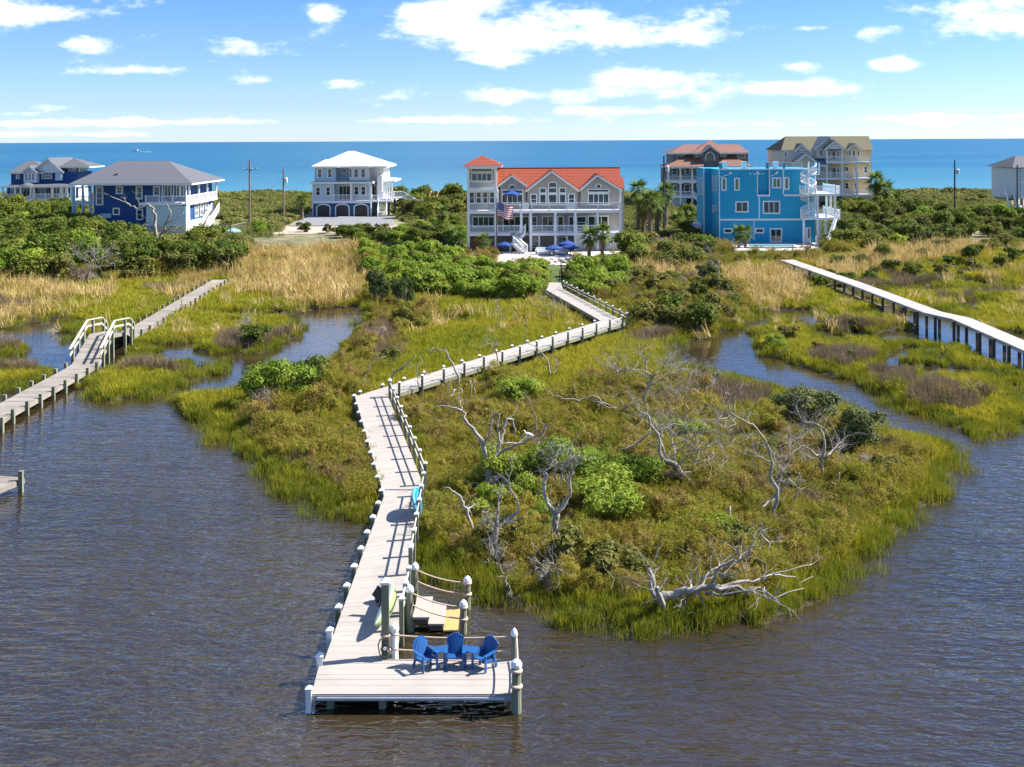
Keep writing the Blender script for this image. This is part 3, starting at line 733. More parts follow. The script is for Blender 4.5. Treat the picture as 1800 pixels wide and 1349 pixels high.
    # thin blades standing in the shallows just off the shore
    n = 60000; yy = npr.uniform(31, 70, n); xx = npr.uniform(-0.5, 0.5, n) * yy; s = shore(xx, yy)
    ok = (s < 0.05) & (s > -1.1 * fbm(xx * 0.3, yy * 0.3, 71) * 1.6 + 0.25) & (npr.uniform(0, 1, n) < 0.55)
    tm = [tuft('shallow_blades', M_fringe, n=7, h=0.62, spread=0.25, width=0.018, lean=0.3, droop=0.1, seed=90 + s) for s in range(4)]
    pts = np.stack([xx[ok], yy[ok], np.full(ok.sum(), -0.1)], 1)
    scatter('shallow_grass', 'thin grass blades standing in the shallow water off the banks', 'grass', tm, pts, 0.7 + 0.5 * npr.uniform(0, 1, len(pts)))
    # low scrub and beach grass on the dunes and between the lots
    x, y, z, s, zn = sample(140, 272, 1.15)
    g = (zn == 1) | (zn == 2) | ((zn == 0) & (y > 150)); pk = npr.uniform(0, 1, len(x)); pt = fbm(x * 0.09, y * 0.13, 77)
    dm = [crown_mesh('dune_clump', M_dune, 120 + s, 420, 0.12, lobes=7, rx=1.0, rz=0.55, z0=0.32, lob=(0.3, 0.5), holes=0.2)[0] for s in range(4)]
    a = g & (pk < 0.5) & (pt > 0.40); pts = np.stack([x[a], y[a], z[a]], 1)
    scatter('dune_scrub', 'low green scrub covering the dunes between houses and sea', 'scrub', dm, pts, 0.7 + 1.5 * (pt[a] - 0.4) * 2.2)
    bm_ = [tuft('beach_grass_tuft', M_dune, n=26, h=0.9, spread=0.55, width=0.07, lean=0.4, droop=0.2, seed=140 + s) for s in range(3)]
    a = g & (pk > 0.35); pts = np.stack([x[a], y[a], z[a]], 1)
    scatter('beach_grass', 'pale beach grass tufts on the dune crest', 'grass', bm_, pts, 0.8 + 0.6 * npr.uniform(0, 1, len(pts)))
scatter_all()
# ------------------------------------------------------------------ docks and walkways
DZ = 0.5
M_deck = mat('composite_decking', (0.37, 0.335, 0.30), 0.75, 0.07, 3, 0.002, 60, stretch=(1, 8, 1), rnd_obj=0.06, dirt=0.15)
M_rim = mat('grey_rim_board', (0.30, 0.31, 0.33), 0.6, 0.2, 4)
M_pile = mat('treated_piling', (0.20, 0.21, 0.14), 0.85, 0.35, 4, 0.006, 25, stretch=(1, 1, 0.2), rnd_obj=0.15)
M_cap = mat('white_cap', (0.80, 0.80, 0.79), 0.4, 0.03)
M_rope = mat('manila_rope', (0.55, 0.42, 0.31), 0.9, 0.15, 30, 0.006, 90)
M_oldwood = mat('weathered_decking', (0.27, 0.24, 0.205), 0.85, 0.28, 2.2, 0.006, 18, stretch=(0.6, 3, 1), rnd_obj=0.2, dirt=0.3)
M_oldrail = mat('pale_handrail', (0.56, 0.52, 0.45), 0.8, 0.15, 3, 0.004, 20)
M_palewood = mat('pale_boardwalk', (0.40, 0.37, 0.34), 0.8, 0.14, 2.2, 0.004, 18, rnd_obj=0.10, dirt=0.2)
M_darkpile = mat('dark_wet_piling', (0.085, 0.075, 0.06), 0.8, 0.3, 5, 0.006, 25, stretch=(1, 1, 0.2))
M_newwood = mat('honey_pine', (0.52, 0.32, 0.12), 0.6, 0.2, 5, stretch=(1, 8, 1))
M_white = mat('white_paint', (0.80, 0.80, 0.78), 0.5, 0.04, 1.5)
M_black = mat('black_rubber', (0.02, 0.02, 0.022), 0.5, 0.1)

def offset_path(pts, w):
    """left and right edge points of a ribbon with mitred corners"""
    pts = [Vector((p[0], p[1], 0)) for p in pts]; Ls, Rs = [], []
    for i, p in enumerate(pts):
        d0 = (pts[i] - pts[i - 1]).normalized() if i else None; d1 = (pts[i + 1] - pts[i]).normalized() if i < len(pts) - 1 else None
        if d0 is None: d0 = d1
        if d1 is None: d1 = d0
        n = Vector((-(d0.y + d1.y), d0.x + d1.x, 0)).normalized(); k = w / 2 / max(0.4, n.dot(Vector((-d0.y, d0.x, 0))))
        Ls.append(p + n * k); Rs.append(p - n * k)
    return Ls, Rs
def boards_along(parent, a0, a1, b0, b1, z0, z1, pitch, gap, th, m, name='deck_board', stuff_after=None):
    """boards laid across the strip between edges a0-a1 and b0-b1; every board an object of its own"""
    n = max(1, int(round(((a1 - a0).length + (b1 - b0).length) / 2 / pitch))); objs = []
    for i in range(n):
        t0, t1 = i / n, (i + 1) / n - gap / pitch / n
        z_ = z0 + (z1 - z0) * (t0 + t1) / 2 + rnd.uniform(-.004, .004)
        q = [a0.lerp(a1, t0), b0.lerp(b1, t0), b0.lerp(b1, t1), a0.lerp(a1, t1)]
        za, zb = z0 + (z1 - z0) * t0, z0 + (z1 - z0) * t1
        poly = [(q[0].x, q[0].y, za - th), (q[1].x, q[1].y, za - th), (q[2].x, q[2].y, zb - th), (q[3].x, q[3].y, zb - th)]
        objs.append((poly, th + rnd.uniform(-.003, .003)))
    return objs
class BoardSet:
    """collects boards of a dock: the first 290 become single parts, the rest one part"""
    def __init__(s, parent, m, limit=290): s.parent, s.m, s.limit, s.n, s.rest = parent, m, limit, 0, MB()
    def put(s, items):
        for poly, th in items:
            if s.n < s.limit:
                MB().prism(poly, (0, 0, th)).build('deck_board', s.m, s.parent); s.n += 1
            else:
                s.rest.prism(poly, (0, 0, th))
    def done(s):
        if s.rest.v: tag(s.rest.build('far_deck_boards', s.m, s.parent), kind='stuff')
def post(parent, x, y, zb, zt, r, cap=True, m=None, sq=True, name='post'):
    b = MB()
    if sq: b.box(x - r, x + r, y - r, y + r, zb, zt)
    else: b.lathe((x, y, 0), [(r * 1.04, zb), (r, (zb + zt) / 2), (r * 0.97, zt)], 10)
    o = b.build(name, m or M_pile, parent, smooth=False)
    if cap:
        c = MB()
        if sq: c.add([(x - r * 1.3, y - r * 1.3, zt), (x + r * 1.3, y - r * 1.3, zt), (x + r * 1.3, y + r * 1.3, zt), (x - r * 1.3, y + r * 1.3, zt), (x - r * 1.3, y - r * 1.3, zt + r * .6), (x + r * 1.3, y - r * 1.3, zt + r * .6), (x + r * 1.3, y + r * 1.3, zt + r * .6), (x - r * 1.3, y + r * 1.3, zt + r * .6), (x, y, zt + r * 1.7)],
                       [(0, 3, 2, 1), (0, 1, 5, 4), (1, 2, 6, 5), (2, 3, 7, 6), (3, 0, 4, 7), (4, 5, 8), (5, 6, 8), (6, 7, 8), (7, 4, 8)])
        else: c.lathe((x, y, zt), [(r * 1.18, -0.03), (r * 1.2, 0.05), (r * 0.9, 0.12), (r * 0.1, 0.19)], 12)
        c.build('cap', M_cap, o)
    return o
def sag(a, b, drop, n=10):
    a, b = Vector(a), Vector(b)
    return [a.lerp(b, i / n) - Vector((0, 0, drop * 4 * (i / n) * (1 - i / n))) for i in range(n + 1)]

def main_walkway():
    root = thing('boardwalk', 'long zigzag boardwalk of pale composite boards leading to the chair platform', 'boardwalk', P(640, 900, 0))
    q = lambda a, b, z=DZ: Vector(P(a, b, z)[:2]).to_3d()
    ZL = [DZ, 0.62, 0.98, 1.02, 1.05, 1.05]
    # edges traced on the photograph: left and right side of the deck from the platform to the garden gate
    Ls = [q(548, 1220), q(675, 872, ZL[1]), q(624, 697, ZL[2]), q(1056, 564, ZL[3]), q(960, 510, ZL[4]), q(966, 497, ZL[5])]
    Rs = [q(680, 1220), q(744, 853, ZL[1]), q(682, 697, ZL[2]), q(1100, 567, ZL[3]), q(989, 508, ZL[4]), q(986, 497, ZL[5])]
    bs = BoardSet(root, M_deck)
    # platform: boards run left to right
    A, B = q(548, 1220), q(906, 1220); C, D = q(906, 1159), q(563.5, 1159)
    pl = boards_along(root, A, D, B, C, DZ, DZ, 0.14, 0.004, 0.04, M_deck); bs.put(pl)
    # section one starts behind the platform
    t = (D - Ls[0]).length / (Ls[1] - Ls[0]).length
    l0, r0 = Ls[0].lerp(Ls[1], t), q(692, 1158.5)
    secs = [(l0, Ls[1], r0, Rs[1])] + [(Ls[i], Ls[i + 1], Rs[i], Rs[i + 1]) for i in range(1, 5)]
    for i, (a, b, c, d) in enumerate(secs): bs.put(boards_along(root, a, b, c, d, ZL[i], ZL[i + 1], 0.145, 0.004, 0.04, M_deck))
    bs.done()
    # stringers and rim boards under the edges
    for (a, b, za, zb) in [(E[i], E[i + 1], ZL[i], ZL[i + 1]) for i in range(1, 5) for E in (Ls, Rs)] + [(l0, Ls[1], ZL[0], ZL[1]), (r0, Rs[1], ZL[0], ZL[1])]:
        MB().bar((a.x, a.y, za - 0.15), (b.x, b.y, zb - 0.15), 0.06, 0.2).build('stringer', M_pile, root)
    for a, b in ((A, B), (B, C), (D, A)):
        MB().bar((a.x, a.y, DZ - 0.115), (b.x, b.y, DZ - 0.115), 0.05, 0.145).build('rim_board', M_rim, root)
    MB().bar((A.x + .15, A.y - .04, DZ - 0.11), (B.x - .3, B.y - .04, DZ - 0.11), 0.03, 0.05).build('rub_rail', mat('pale_rub_strip', (0.62, 0.63, 0.65), 0.5), root)
    for i in range(5):
        p = C.lerp(D, 0.1 + 0.2 * i); MB().bar((p.x, p.y, DZ - .12), (p.x, A.y + .1, DZ - .12), .06, .16).build('joist', M_pile, root)
    # pilings under the platform front
    for px in (575, 668, 786, 897): 
        p = P(px, 1230, DZ); post(root, p.x, A.y + 0.25, -0.8, DZ - 0.05, 0.11, False, sq=False, name='piling')
    # left posts: short, white caps
    def along(poly, step, off=0.0):
        out = []; acc = off
        for a, b in zip(poly, poly[1:]):
            l = (b - a).length
            while acc < l: out.append(a.lerp(b, acc / l)); acc += step
            acc -= l
        return out
    for i, p in enumerate(along([Ls[0] - Vector((.08, 0, 0)), Ls[1] - Vector((.09, 0, 0))], 1.72)):
        post(root, p.x, p.y, -0.7, DZ + (0.22 if i else 0.12), 0.085 if i else 0.075, m=M_cap if i in (0, 1, 2) else None)
    for p in along([Ls[1] - Vector((.09, 0, 0)), Ls[2] - Vector((.09, 0, 0))], 1.85, 0.2): post(root, p.x, p.y, -0.5, ZL[1] + (ZL[2] - ZL[1]) * (p - Ls[1]).length / (Ls[2] - Ls[1]).length + 0.14, 0.085)
    for p in along([Ls[2] + Vector((-.05, .1, 0)), Ls[3] + Vector((0, .12, 0))], 2.1, 0.5): post(root, p.x, p.y, -0.3, ZL[2] + 0.13, 0.075)
    # right side: rail posts with two rails
    sides = [(r0 + Vector((.09, 0, 0)), Rs[1] + Vector((.09, 0, 0)), 1.7, 6.3), (Rs[1] + Vector((.09, 0, 0)), Rs[2] + Vector((.10, 0, 0)), 1.95, 0.0), (Rs[2] + Vector((.1, -.1, 0)), Rs[3] + Vector((.05, -.1, 0)), 2.2, 0.9), (Rs[3] + Vector((.1, 0, 0)), Rs[4] + Vector((.1, 0, 0)), 1.95, 0.0)]
    hts = [0.92, 0.92, 0.62, 0.72]
    for si, ((a, b, step, off), h) in enumerate(zip(sides, hts)):
        pp = along([a, b], step, off)
        if si in (1, 3): pp.append(b)
        zz = lambda p: ZL[si] + (ZL[si + 1] - ZL[si]) * (p - a).length / (b - a).length
        for p in pp: post(root, p.x, p.y, -0.6, zz(p) + h, 0.07)
        for p0, p1 in zip(pp, pp[1:]):
            for rz in ((h - 0.1, h * 0.5) if si != 2 else (h - 0.12,)):
                MB().bar((p0.x, p0.y, zz(p0) + rz), (p1.x, p1.y, zz(p1) + rz), 0.035, 0.055).build('rail', M_oldrail, root)
    # platform posts and ropes
    tall = P(678, 1156, DZ); right_far = P(901, 1162, DZ); right_near = P(908, 1222, DZ)
    post(root, tall.x, tall.y, -0.8, DZ + 2.15, 0.11, True)
    post(root, right_far.x + .05, right_far.y + .1, -0.8, DZ + 0.72, 0.085, True, sq=False)
    post(root, right_near.x, right_near.y + .05, -0.8, DZ + 0.78, 0.13, True, sq=False)
    pw = P(693, 1153, DZ); post(root, pw.x, pw.y, -0.5, DZ + 0.78, 0.12, True, m=M_cap, sq=False)
    def rope(pts, r=0.025): return MB().tube(pts, r, 6).build('rope', M_rope, root, smooth=True)
    def wrap(p, r, z): 
        MB().lathe((p.x, p.y, z), [(r, -.045), (r + .035, -.03), (r + .04, 0), (r + .035, .03), (r, .045)], 12).build('rope_wrap', M_rope, root, smooth=True)
    for h, d in ((0.66, 0.07), (0.24, 0.05)):
        rope(sag((tall.x + .1, tall.y, DZ + h), (right_far.x, right_far.y + .1, DZ + h), d, 16)); wrap(tall, .12, DZ + h)
        rope(sag((right_far.x + .12, right_far.y, DZ + h), (right_near.x + .05, right_near.y + .1, DZ + h), 0.04, 8)); wrap(right_near, .13, DZ + h)
    # posts carrying the kayak rails up the right side, from the tall post to the steps
    kp = [P(694, 1110, DZ), P(704, 1075, DZ)]
    st = [P(699, 1108, DZ), P(706, 1078, DZ), P(712, 1050, DZ)]
    prev = None
    for p in st:
        post(root, p.x + .12, p.y, -0.6, DZ + 0.95, 0.07)
        if prev is not None:
            for hz in (.85, .5): MB().bar((prev.x + .12, prev.y, DZ + hz), (p.x + .12, p.y, DZ + hz), .05, .05).build('rail', M_cap, root)
        prev = p
    # landing steps down to the water on the right
    s0 = [P(709, 1062, DZ), P(731, 1032, DZ)]
    top = [(P(700 + 6, 1085, DZ)), (P(718, 1048, DZ))]
    y0, y1 = top[0].y, top[1].y; x0 = top[0].x + 0.35
    for i, (w, mm) in enumerate(((0.52, M_deck), (0.5, M_deck), (0.46, M_newwood))):
        z = DZ - 0.02 - 0.2 * i; xa = x0 + 0.48 * i
        MB().box(xa, xa + w, y0, y1, z - .06, z).build('step', mm, root)
        MB().box(xa + .04, xa + w - .04, y0 + .05, y1 - .05, z - .24, z - .065).build('riser', M_darkpile, root)
    ends = [(x0 - .1, y1 + .35, .80), (x0 + 1.65, y1 + .15, .42), (x0 - .1, y0 + .1, .80), (x0 + 1.6, y0 - .05, .38)]
    for (x, y, h) in ends: post(root, x, y, -0.8, DZ + h, 0.11, True, sq=False)
    for i in (0, 2):
        (xa, ya, ha), (xb, yb, hb) = ends[i], ends[i + 1]
        for dz in (0.05, 0.42):
            rope(sag((xa, ya, DZ + ha - dz), (xb, yb, DZ + hb - dz), 0.1), 0.024); wrap(Vector((xb, yb, 0)), .11, DZ + hb - dz)
    return root
main_walkway()

def old_dock(label, segs, width, m, zpile=-0.6, board=0.2, post_step=1.9, post_r=0.09, post_h=0.28, pm=None, caps=False, rail_sec=None):
    """plank dock along centre points [(x, y, z)]"""
    root = thing('plank_dock', label, 'dock', (segs[0][0], segs[0][1], 0))
    Ls, Rs = offset_path(segs, width); bs = BoardSet(root, m)
    for i in range(len(segs) - 1):
        bs.put(boards_along(root, Ls[i], Ls[i + 1], Rs[i], Rs[i + 1], segs[i][2], segs[i + 1][2], board, 0.012, 0.045, m))
        for E in (Ls, Rs):
            MB().bar((E[i].x, E[i].y, segs[i][2] - .14), (E[i + 1].x, E[i + 1].y, segs[i + 1][2] - .14), .06, .2).build('stringer', m, root)
    bs.done()
    for side, E in ((-1, Ls), (1, Rs)):
        acc = 0.4
        for i in range(len(segs) - 1):
            a, b = E[i], E[i + 1]; l = (b - a).length; pts = []
            while acc < l:
                t = acc / l; p = a.lerp(b, t); z = segs[i][2] + (segs[i + 1][2] - segs[i][2]) * t
                out = (a - (Vector((segs[i][0], segs[i][1], 0)))).normalized() * (post_r + .03); p = p + out
                rail = rail_sec and i in rail_sec
                h = 1.0 if rail else post_h
                post(root, p.x, p.y, zpile, z + h, post_r, caps, m=pm or M_pile); pts.append((p, z + h)); acc += post_step
            acc -= l
            if rail_sec and i in rail_sec:
                pts = [(a + out, segs[i][2] + 1.0)] + pts + [(b + out, segs[i + 1][2] + 1.0)]
                for (p0, z0), (p1, z1) in zip(pts, pts[1:]):
                    if (p1 - p0).length < .05: continue
                    MB().bar((p0.x, p0.y, z0 + .02), (p1.x, p1.y, z1 + .02), .16, .05).build('handrail', M_oldrail, root)
                    MB().bar((p0.x, p0.y, z0 - .42), (p1.x, p1.y, z1 - .42), .05, .14).build('handrail', M_oldrail, root)
    return root
def ctr(a, b, z): 
    p, q_ = P(a[0], a[1], z), P(b[0], b[1], z); return ((p.x + q_.x) / 2, (p.y + q_.y) / 2, z)
def docks():
    z = 0.55
    def cl(px, py, zz): 
        p = P(px, py, zz); return (p.x, p.y, zz)
    segs = [cl(-160, 840, z), cl(-12, 730, z), cl(135, 650, z), cl(150, 640, z), cl(178, 588, 1.55), cl(203, 583, 1.55), cl(212, 592, 0.6), cl(255, 572, .6), cl(388, 492, .7)]
    old_dock('weathered grey plank dock with a raised railed hump over the pond', segs, 1.75, M_oldwood, board=0.24, rail_sec=(3, 4, 5))
    old_dock('short grey dock end with two posts at the left edge', [cl(-150, 905, z), cl(18, 838, z)], 1.5, M_oldwood, board=.24, post_step=1.55, post_h=0.42)
    zz = 1.5
    old_dock('pale raised boardwalk on dark piles crossing the right marsh', [cl(1383, 457, zz), cl(1500, 497, zz), cl(1640, 549, zz), cl(1690, 560, zz), cl(1760, 590, zz), cl(1900, 650, zz)], 1.6, M_palewood, post_step=2.6, post_h=-0.06, pm=M_darkpile, board=.22)
docks()
# ------------------------------------------------------------------ houses
M_pane = mat('window_glass', (0.012, 0.035, 0.045), 0.04, 0.4, 1.2, spec=0.9)
M_panegreen = mat('green_window_glass', (0.05, 0.16, 0.09), 0.08, 0.3, 1.2, spec=0.8)
M_trim = mat('white_trim', (0.80, 0.80, 0.79), 0.5, 0.03)
M_shade = mat('painted_shade', (0.06, 0.055, 0.05), 0.8, 0.3, 1)  # dark colour painted as shade in garage arches and under the cream house
M_taupe = mat('taupe_siding', (0.36, 0.33, 0.29), 0.7, 0.05, 1, siding=0.02)
M_tile = mat('orange_clay_tile', (0.27, 0.050, 0.016), 0.6, 0.25, 3.5, tiles=0.05)
M_ridge = mat('dark_ridge_tile', (0.16, 0.035, 0.03), 0.6)
M_greyroof = mat('grey_shingle', (0.095, 0.10, 0.118), 0.85, 0.18, 6, 0.01, 20)
M_whiteroof = mat('white_metal_roof', (0.62, 0.61, 0.58), 0.5, 0.03, 1, seams=0.02)
M_copper = mat('copper_metal_roof', (0.24, 0.12, 0.08), 0.5, 0.08, 1, seams=0.05)
M_olive = mat('olive_shingle', (0.105, 0.095, 0.05), 0.85, 0.15, 6, 0.01, 20)
M_blueroof = mat('blue_grey_shingle', (0.15, 0.18, 0.22), 0.85, 0.12, 6)
M_navy = mat('navy_siding', (0.010, 0.070, 0.23), 0.65, 0.06, 1, siding=0.02)
M_teal = mat('dark_teal_siding', (0.015, 0.10, 0.19), 0.65, 0.06, 1, siding=0.02)
M_paleblue = mat('pale_blue_siding', (0.46, 0.60, 0.68), 0.65, 0.04, 1, siding=0.02)
M_bright = mat('bright_blue_siding', (0.012, 0.34, 0.56), 0.65, 0.05, 1, siding=0.015)
M_cream = mat('cream_siding', (0.66, 0.50, 0.29), 0.7, 0.04, 1, siding=0.02)
M_greige = mat('grey_green_siding', (0.56, 0.55, 0.47), 0.7, 0.04, 1, siding=0.02)
M_brownsh = mat('grey_brown_shingle', (0.19, 0.17, 0.165), 0.8, 0.12, 3, siding=0.02)
M_whitesd = mat('white_siding', (0.76, 0.77, 0.78), 0.6, 0.03, 1, siding=0.02)
M_brick = mat('rust_brick', (0.22, 0.085, 0.05), 0.85, 0.3, 8)
M_concrete = mat('pale_concrete', (0.58, 0.54, 0.49), 0.85, 0.1, 0.8, dirt=0.2)
M_stairwood = mat('orange_deck_wood', (0.50, 0.24, 0.09), 0.7, 0.2, 4)
M_grille = mat('railing_infill', (0.62, 0.64, 0.70), 0.5, 0.03)

class House:
    def __init__(s, name, label, pxc, Y, ground):
        s.Y, s.pxc = Y, pxc
        s.root = thing(name, label, 'house', (s.x(pxc), Y, ground)); s.g = ground
    def x(s, px, d=0.0): return ray(px, 335)[0] * (s.Y + d)
    def z(s, py, d=0.0): return CAM_H + ray(s.pxc, py)[1] * (s.Y + d)
    def block(s, px0, px1, py0, py1, d0, d1, m, name='wall', z0=None):
        """solid wall block; pixel edges measured on its front face at depth d0; py0 top"""
        return MB().box(s.x(px0, d0), s.x(px1, d0), s.Y + d0, s.Y + d1, s.g - 0.3 if py1 is None else s.z(py1, d0), s.z(py0, d0)).build(name, m, s.root)
    def win(s, px0, px1, py0, py1, d, cols=1, rows=1, fr=0.12, m=None, name='window', pane=None):
        x0, x1, z0, z1 = s.x(px0, d), s.x(px1, d), s.z(py1, d), s.z(py0, d); y = s.Y + d; b = MB(); t = 0.08; f = fr
        b.box(x0 - f, x0, y - t, y + .01, z0 - f, z1 + f).box(x1, x1 + f, y - t, y + .01, z0 - f, z1 + f).box(x0, x1, y - t, y + .01, z1, z1 + f).box(x0, x1, y - t - .02, y + .01, z0 - f, z0)
        for i in range(1, cols): xm = x0 + (x1 - x0) * i / cols; b.box(xm - .04, xm + .04, y - t + .015, y, z0, z1)
        for i in range(1, rows): zm = z0 + (z1 - z0) * i / rows; b.box(x0, x1, y - t + .02, y, zm - .03, zm + .03)
        o = b.build(name, m or M_trim, s.root)
        MB().box(x0, x1, y - .04, y + .01, z0, z1).build('pane', pane or M_pane, o); return o
    def winside(s, px, d0, d1, py0, py1, cols=1, rows=1, right=True, pane=None, xw=None):
        """window on a side wall at the wall's front pixel px, spanning depths d0..d1 (heights measured at d0)"""
        xw = s.x(px) if xw is None else xw; k = 1 if right else -1; z0, z1 = s.z(py1, d0), s.z(py0, d0); y0, y1 = s.Y + d0, s.Y + d1; f = .12; b = MB()
        xa, xb = sorted((xw - .01 * k, xw + .08 * k))
        b.box(xa, xb, y0 - f, y0, z0 - f, z1 + f).box(xa, xb, y1, y1 + f, z0 - f, z1 + f).box(xa, xb, y0, y1, z1, z1 + f).box(xa, xb, y0, y1, z0 - f, z0)
        for i in range(1, cols): ym = y0 + (y1 - y0) * i / cols; b.box(xa, xb, ym - .06, ym + .06, z0, z1)
        for i in range(1, rows): zm = z0 + (z1 - z0) * i / rows; b.box(xa, xb, y0, y1, zm - .03, zm + .03)
        o = b.build('window', M_trim, s.root); xa, xb = sorted((xw - .01 * k, xw + .04 * k))
        MB().box(xa, xb, y0, y1, z0, z1).build('pane', pane or M_pane, o)
    def arch(s, px0, px1, py0, py1, d, spring, pane=None, fr=0.14, name='window'):
        """arched opening: spring = pixel row where the arch starts"""
        x0, x1, z0, zs, z1 = s.x(px0, d), s.x(px1, d), s.z(py1, d), s.z(spring, d), s.z(py0, d); y = s.Y + d; cx, rx, rz = (x0 + x1) / 2, (x1 - x0) / 2, z1 - zs
        arc = [(cx + rx * math.cos(t), zs + rz * math.sin(t)) for t in [math.pi * i / 10 for i in range(11)]]
        line = [(x1, z0)] + arc + [(x0, z0)]
        b = MB()
        for (xa, za), (xb, zb) in zip(line, line[1:]): b.bar((xa, y - .04, za), (xb, y - .04, zb), .1, fr, up=(0, 0, 1) if abs(xb - xa) > 1e-3 else (1, 0, 0))
        o = b.build(name, M_trim, s.root)
        MB().prism([(xx, y - .03, zz) for xx, zz in line], (0, .04, 0)).build('pane', pane or M_pane, o)
    def roundwin(s, px, py, rpx, d):
        x, z, r, y = s.x(px, d), s.z(py, d), rpx * (s.Y + d) / FPX, s.Y + d
        ring = [(x + r * math.cos(t), y - .05, z + r * math.sin(t)) for t in [2 * math.pi * i / 14 for i in range(15)]]
        o = MB().tube(ring, .1, 5, False).build('window', M_trim, s.root)
        MB().prism(ring[:-1], (0, .04, 0)).build('pane', M_pane, o)
    def slab(s, px0, px1, py, d0, d1, th=0.34, m=None, name='deck', dm=0.0):
        return MB().box(s.x(px0, dm), s.x(px1, dm), s.Y + d0, s.Y + d1, s.z(py, d0) - th, s.z(py, d0)).build(name, m or M_trim, s.root)
    def rail(s, px0, px1, py, d, h=1.0, m=None, posts=None, dm=None):
        """railing along the front at deck level row py"""
        x0, x1 = s.x(px0, d if dm is None else dm), s.x(px1, d if dm is None else dm); z = s.z(py, d) ; y = s.Y + d
        return s.rail_w((x0, y, z), (x1, y, z), h, m)
    def rail_w(s, a, b_, h=1.0, m=None):
        a, b_ = Vector(a), Vector(b_); b = MB(); l = (b_ - a).length; n = max(2, int(l / 0.17)); u = Vector((0, 0, 1))
        b.bar(a + u * h, b_ + u * h, .12, .09).bar(a + u * .12, b_ + u * .12, .07, .07)
        for i in range(n + 1): p = a.lerp(b_, i / n); b.bar(p + u * .12, p + u * h, .045, .045, up=(0, 1, 0))
        k = max(1, int(round(l / 2.4)))
        for i in range(k + 1): p = a.lerp(b_, i / k); b.bar(p, p + u * (h + .14), .15, .15, up=(0, 1, 0))
        return b.build('railing', m or M_trim, s.root)
    def col(s, px, py0, py1, d, w=0.26, m=None, name='column'):
        x, y = s.x(px, d), s.Y + d
        return MB().box(x - w / 2, x + w / 2, y - w / 2, y + w / 2, s.g - .3 if py1 is None else s.z(py1, d), s.z(py0, d)).build(name, m or M_trim, s.root)
    def gable(s, pxl, pxr, pyb, pxa, pya, d0, d1, m, wall=None, over=0.35, trim=True, wall_to=None, pyr=None):
        """front-facing gable: ridge runs away from the viewer"""
        xl, xr, zb, xa, za = s.x(pxl, d0), s.x(pxr, d0), s.z(pyb, d0), s.x(pxa, d0), s.z(pya, d0); zr = zb if pyr is None else s.z(pyr, d0); y0, y1 = s.Y + d0 - over, s.Y + d1; t = .14
        rf = MB().prism([(xl, y0, zb), (xa, y0, za), (xa, y0, za - t), (xl, y0, zb - t)], (0, y1 - y0, 0)).prism([(xa, y0, za), (xr, y0, zr), (xr, y0, zr - t), (xa, y0, za - t)], (0, y1 - y0, 0)).build('roof', m, s.root)
        if trim:
            b = MB(); 
            for (p, q) in (((xl, zb), (xa, za)), ((xa, za), (xr, zr))): b.bar((p[0], y0 - .06, p[1] - .22), (q[0], y0 - .06, q[1] - .22), .06, .22)
            b.build('rake_trim', M_trim, rf)
        if wall is not None:
            i = .3; zz = (zb + zr) / 2 - .1 if wall_to is None else s.z(wall_to, d0)
            k = (za - zb) / max(.1, xa - xl); kr = (za - zr) / max(.1, xr - xa)
            MB().prism([(xl + i, s.Y + d0, zz), (xr - i, s.Y + d0, zz), (xr - i, s.Y + d0, zr - t + kr * i - .02), (xa, s.Y + d0, za - t - .05), (xl + i, s.Y + d0, zb - t + k * i - .02)], (0, .25, 0)).build('gable_wall', wall, s.root)
        return rf
    def hip(s, px0, px1, pye, d0, d1, pxr0, pxr1, pyr, m, dr=None, name='roof', fascia=True):
        """hip roof: eave rectangle and ridge; pixels of the eave at d0 and of the ridge at its own depth"""
        dr = (d0 + d1) / 2 if dr is None else dr
        xa, xb, ze = s.x(px0, d0), s.x(px1, d0), s.z(pye, d0); ra, rb, zr = s.x(pxr0, dr), s.x(pxr1, dr), s.z(pyr, dr); ya, yb, yr = s.Y + d0, s.Y + d1, s.Y + dr
        v = [(xa, ya, ze), (xb, ya, ze), (xb, yb, ze), (xa, yb, ze), (ra, yr, zr), (rb, yr, zr)]
        rf = MB().add(v, [(0, 1, 5, 4), (1, 2, 5), (2, 3, 4, 5), (3, 0, 4), (3, 2, 1, 0)]).build(name, m, s.root)
        if fascia:
            MB().box(xa + .05, xb - .05, ya + .05, yb - .05, ze - .28, ze - .004).build('fascia', M_trim, rf)
        return rf
    def ridge_roof(s, px0, px1, pye, d0, pyr, dr, m, pxr0=None, pxr1=None):
        """roof with its ridge along the front, eaves front and back"""
        xa, xb = s.x(px0, d0), s.x(px1, d0); ra, rb = s.x(pxr0 or px0, dr if pxr0 else d0), s.x(pxr1 or px1, dr if pxr1 else d0); ze, zr = s.z(pye, d0), s.z(pyr, dr); ya, yr, yb = s.Y + d0, s.Y + dr, s.Y + 2 * dr - d0
        v = [(xa, ya, ze), (xb, ya, ze), (rb, yr, zr), (ra, yr, zr), (xa, yb, ze), (xb, yb, ze)]
        return MB().add(v, [(0, 1, 2, 3), (3, 2, 5, 4), (1, 5, 2), (4, 0, 3), (0, 4, 5, 1)]).build('roof', m, s.root)
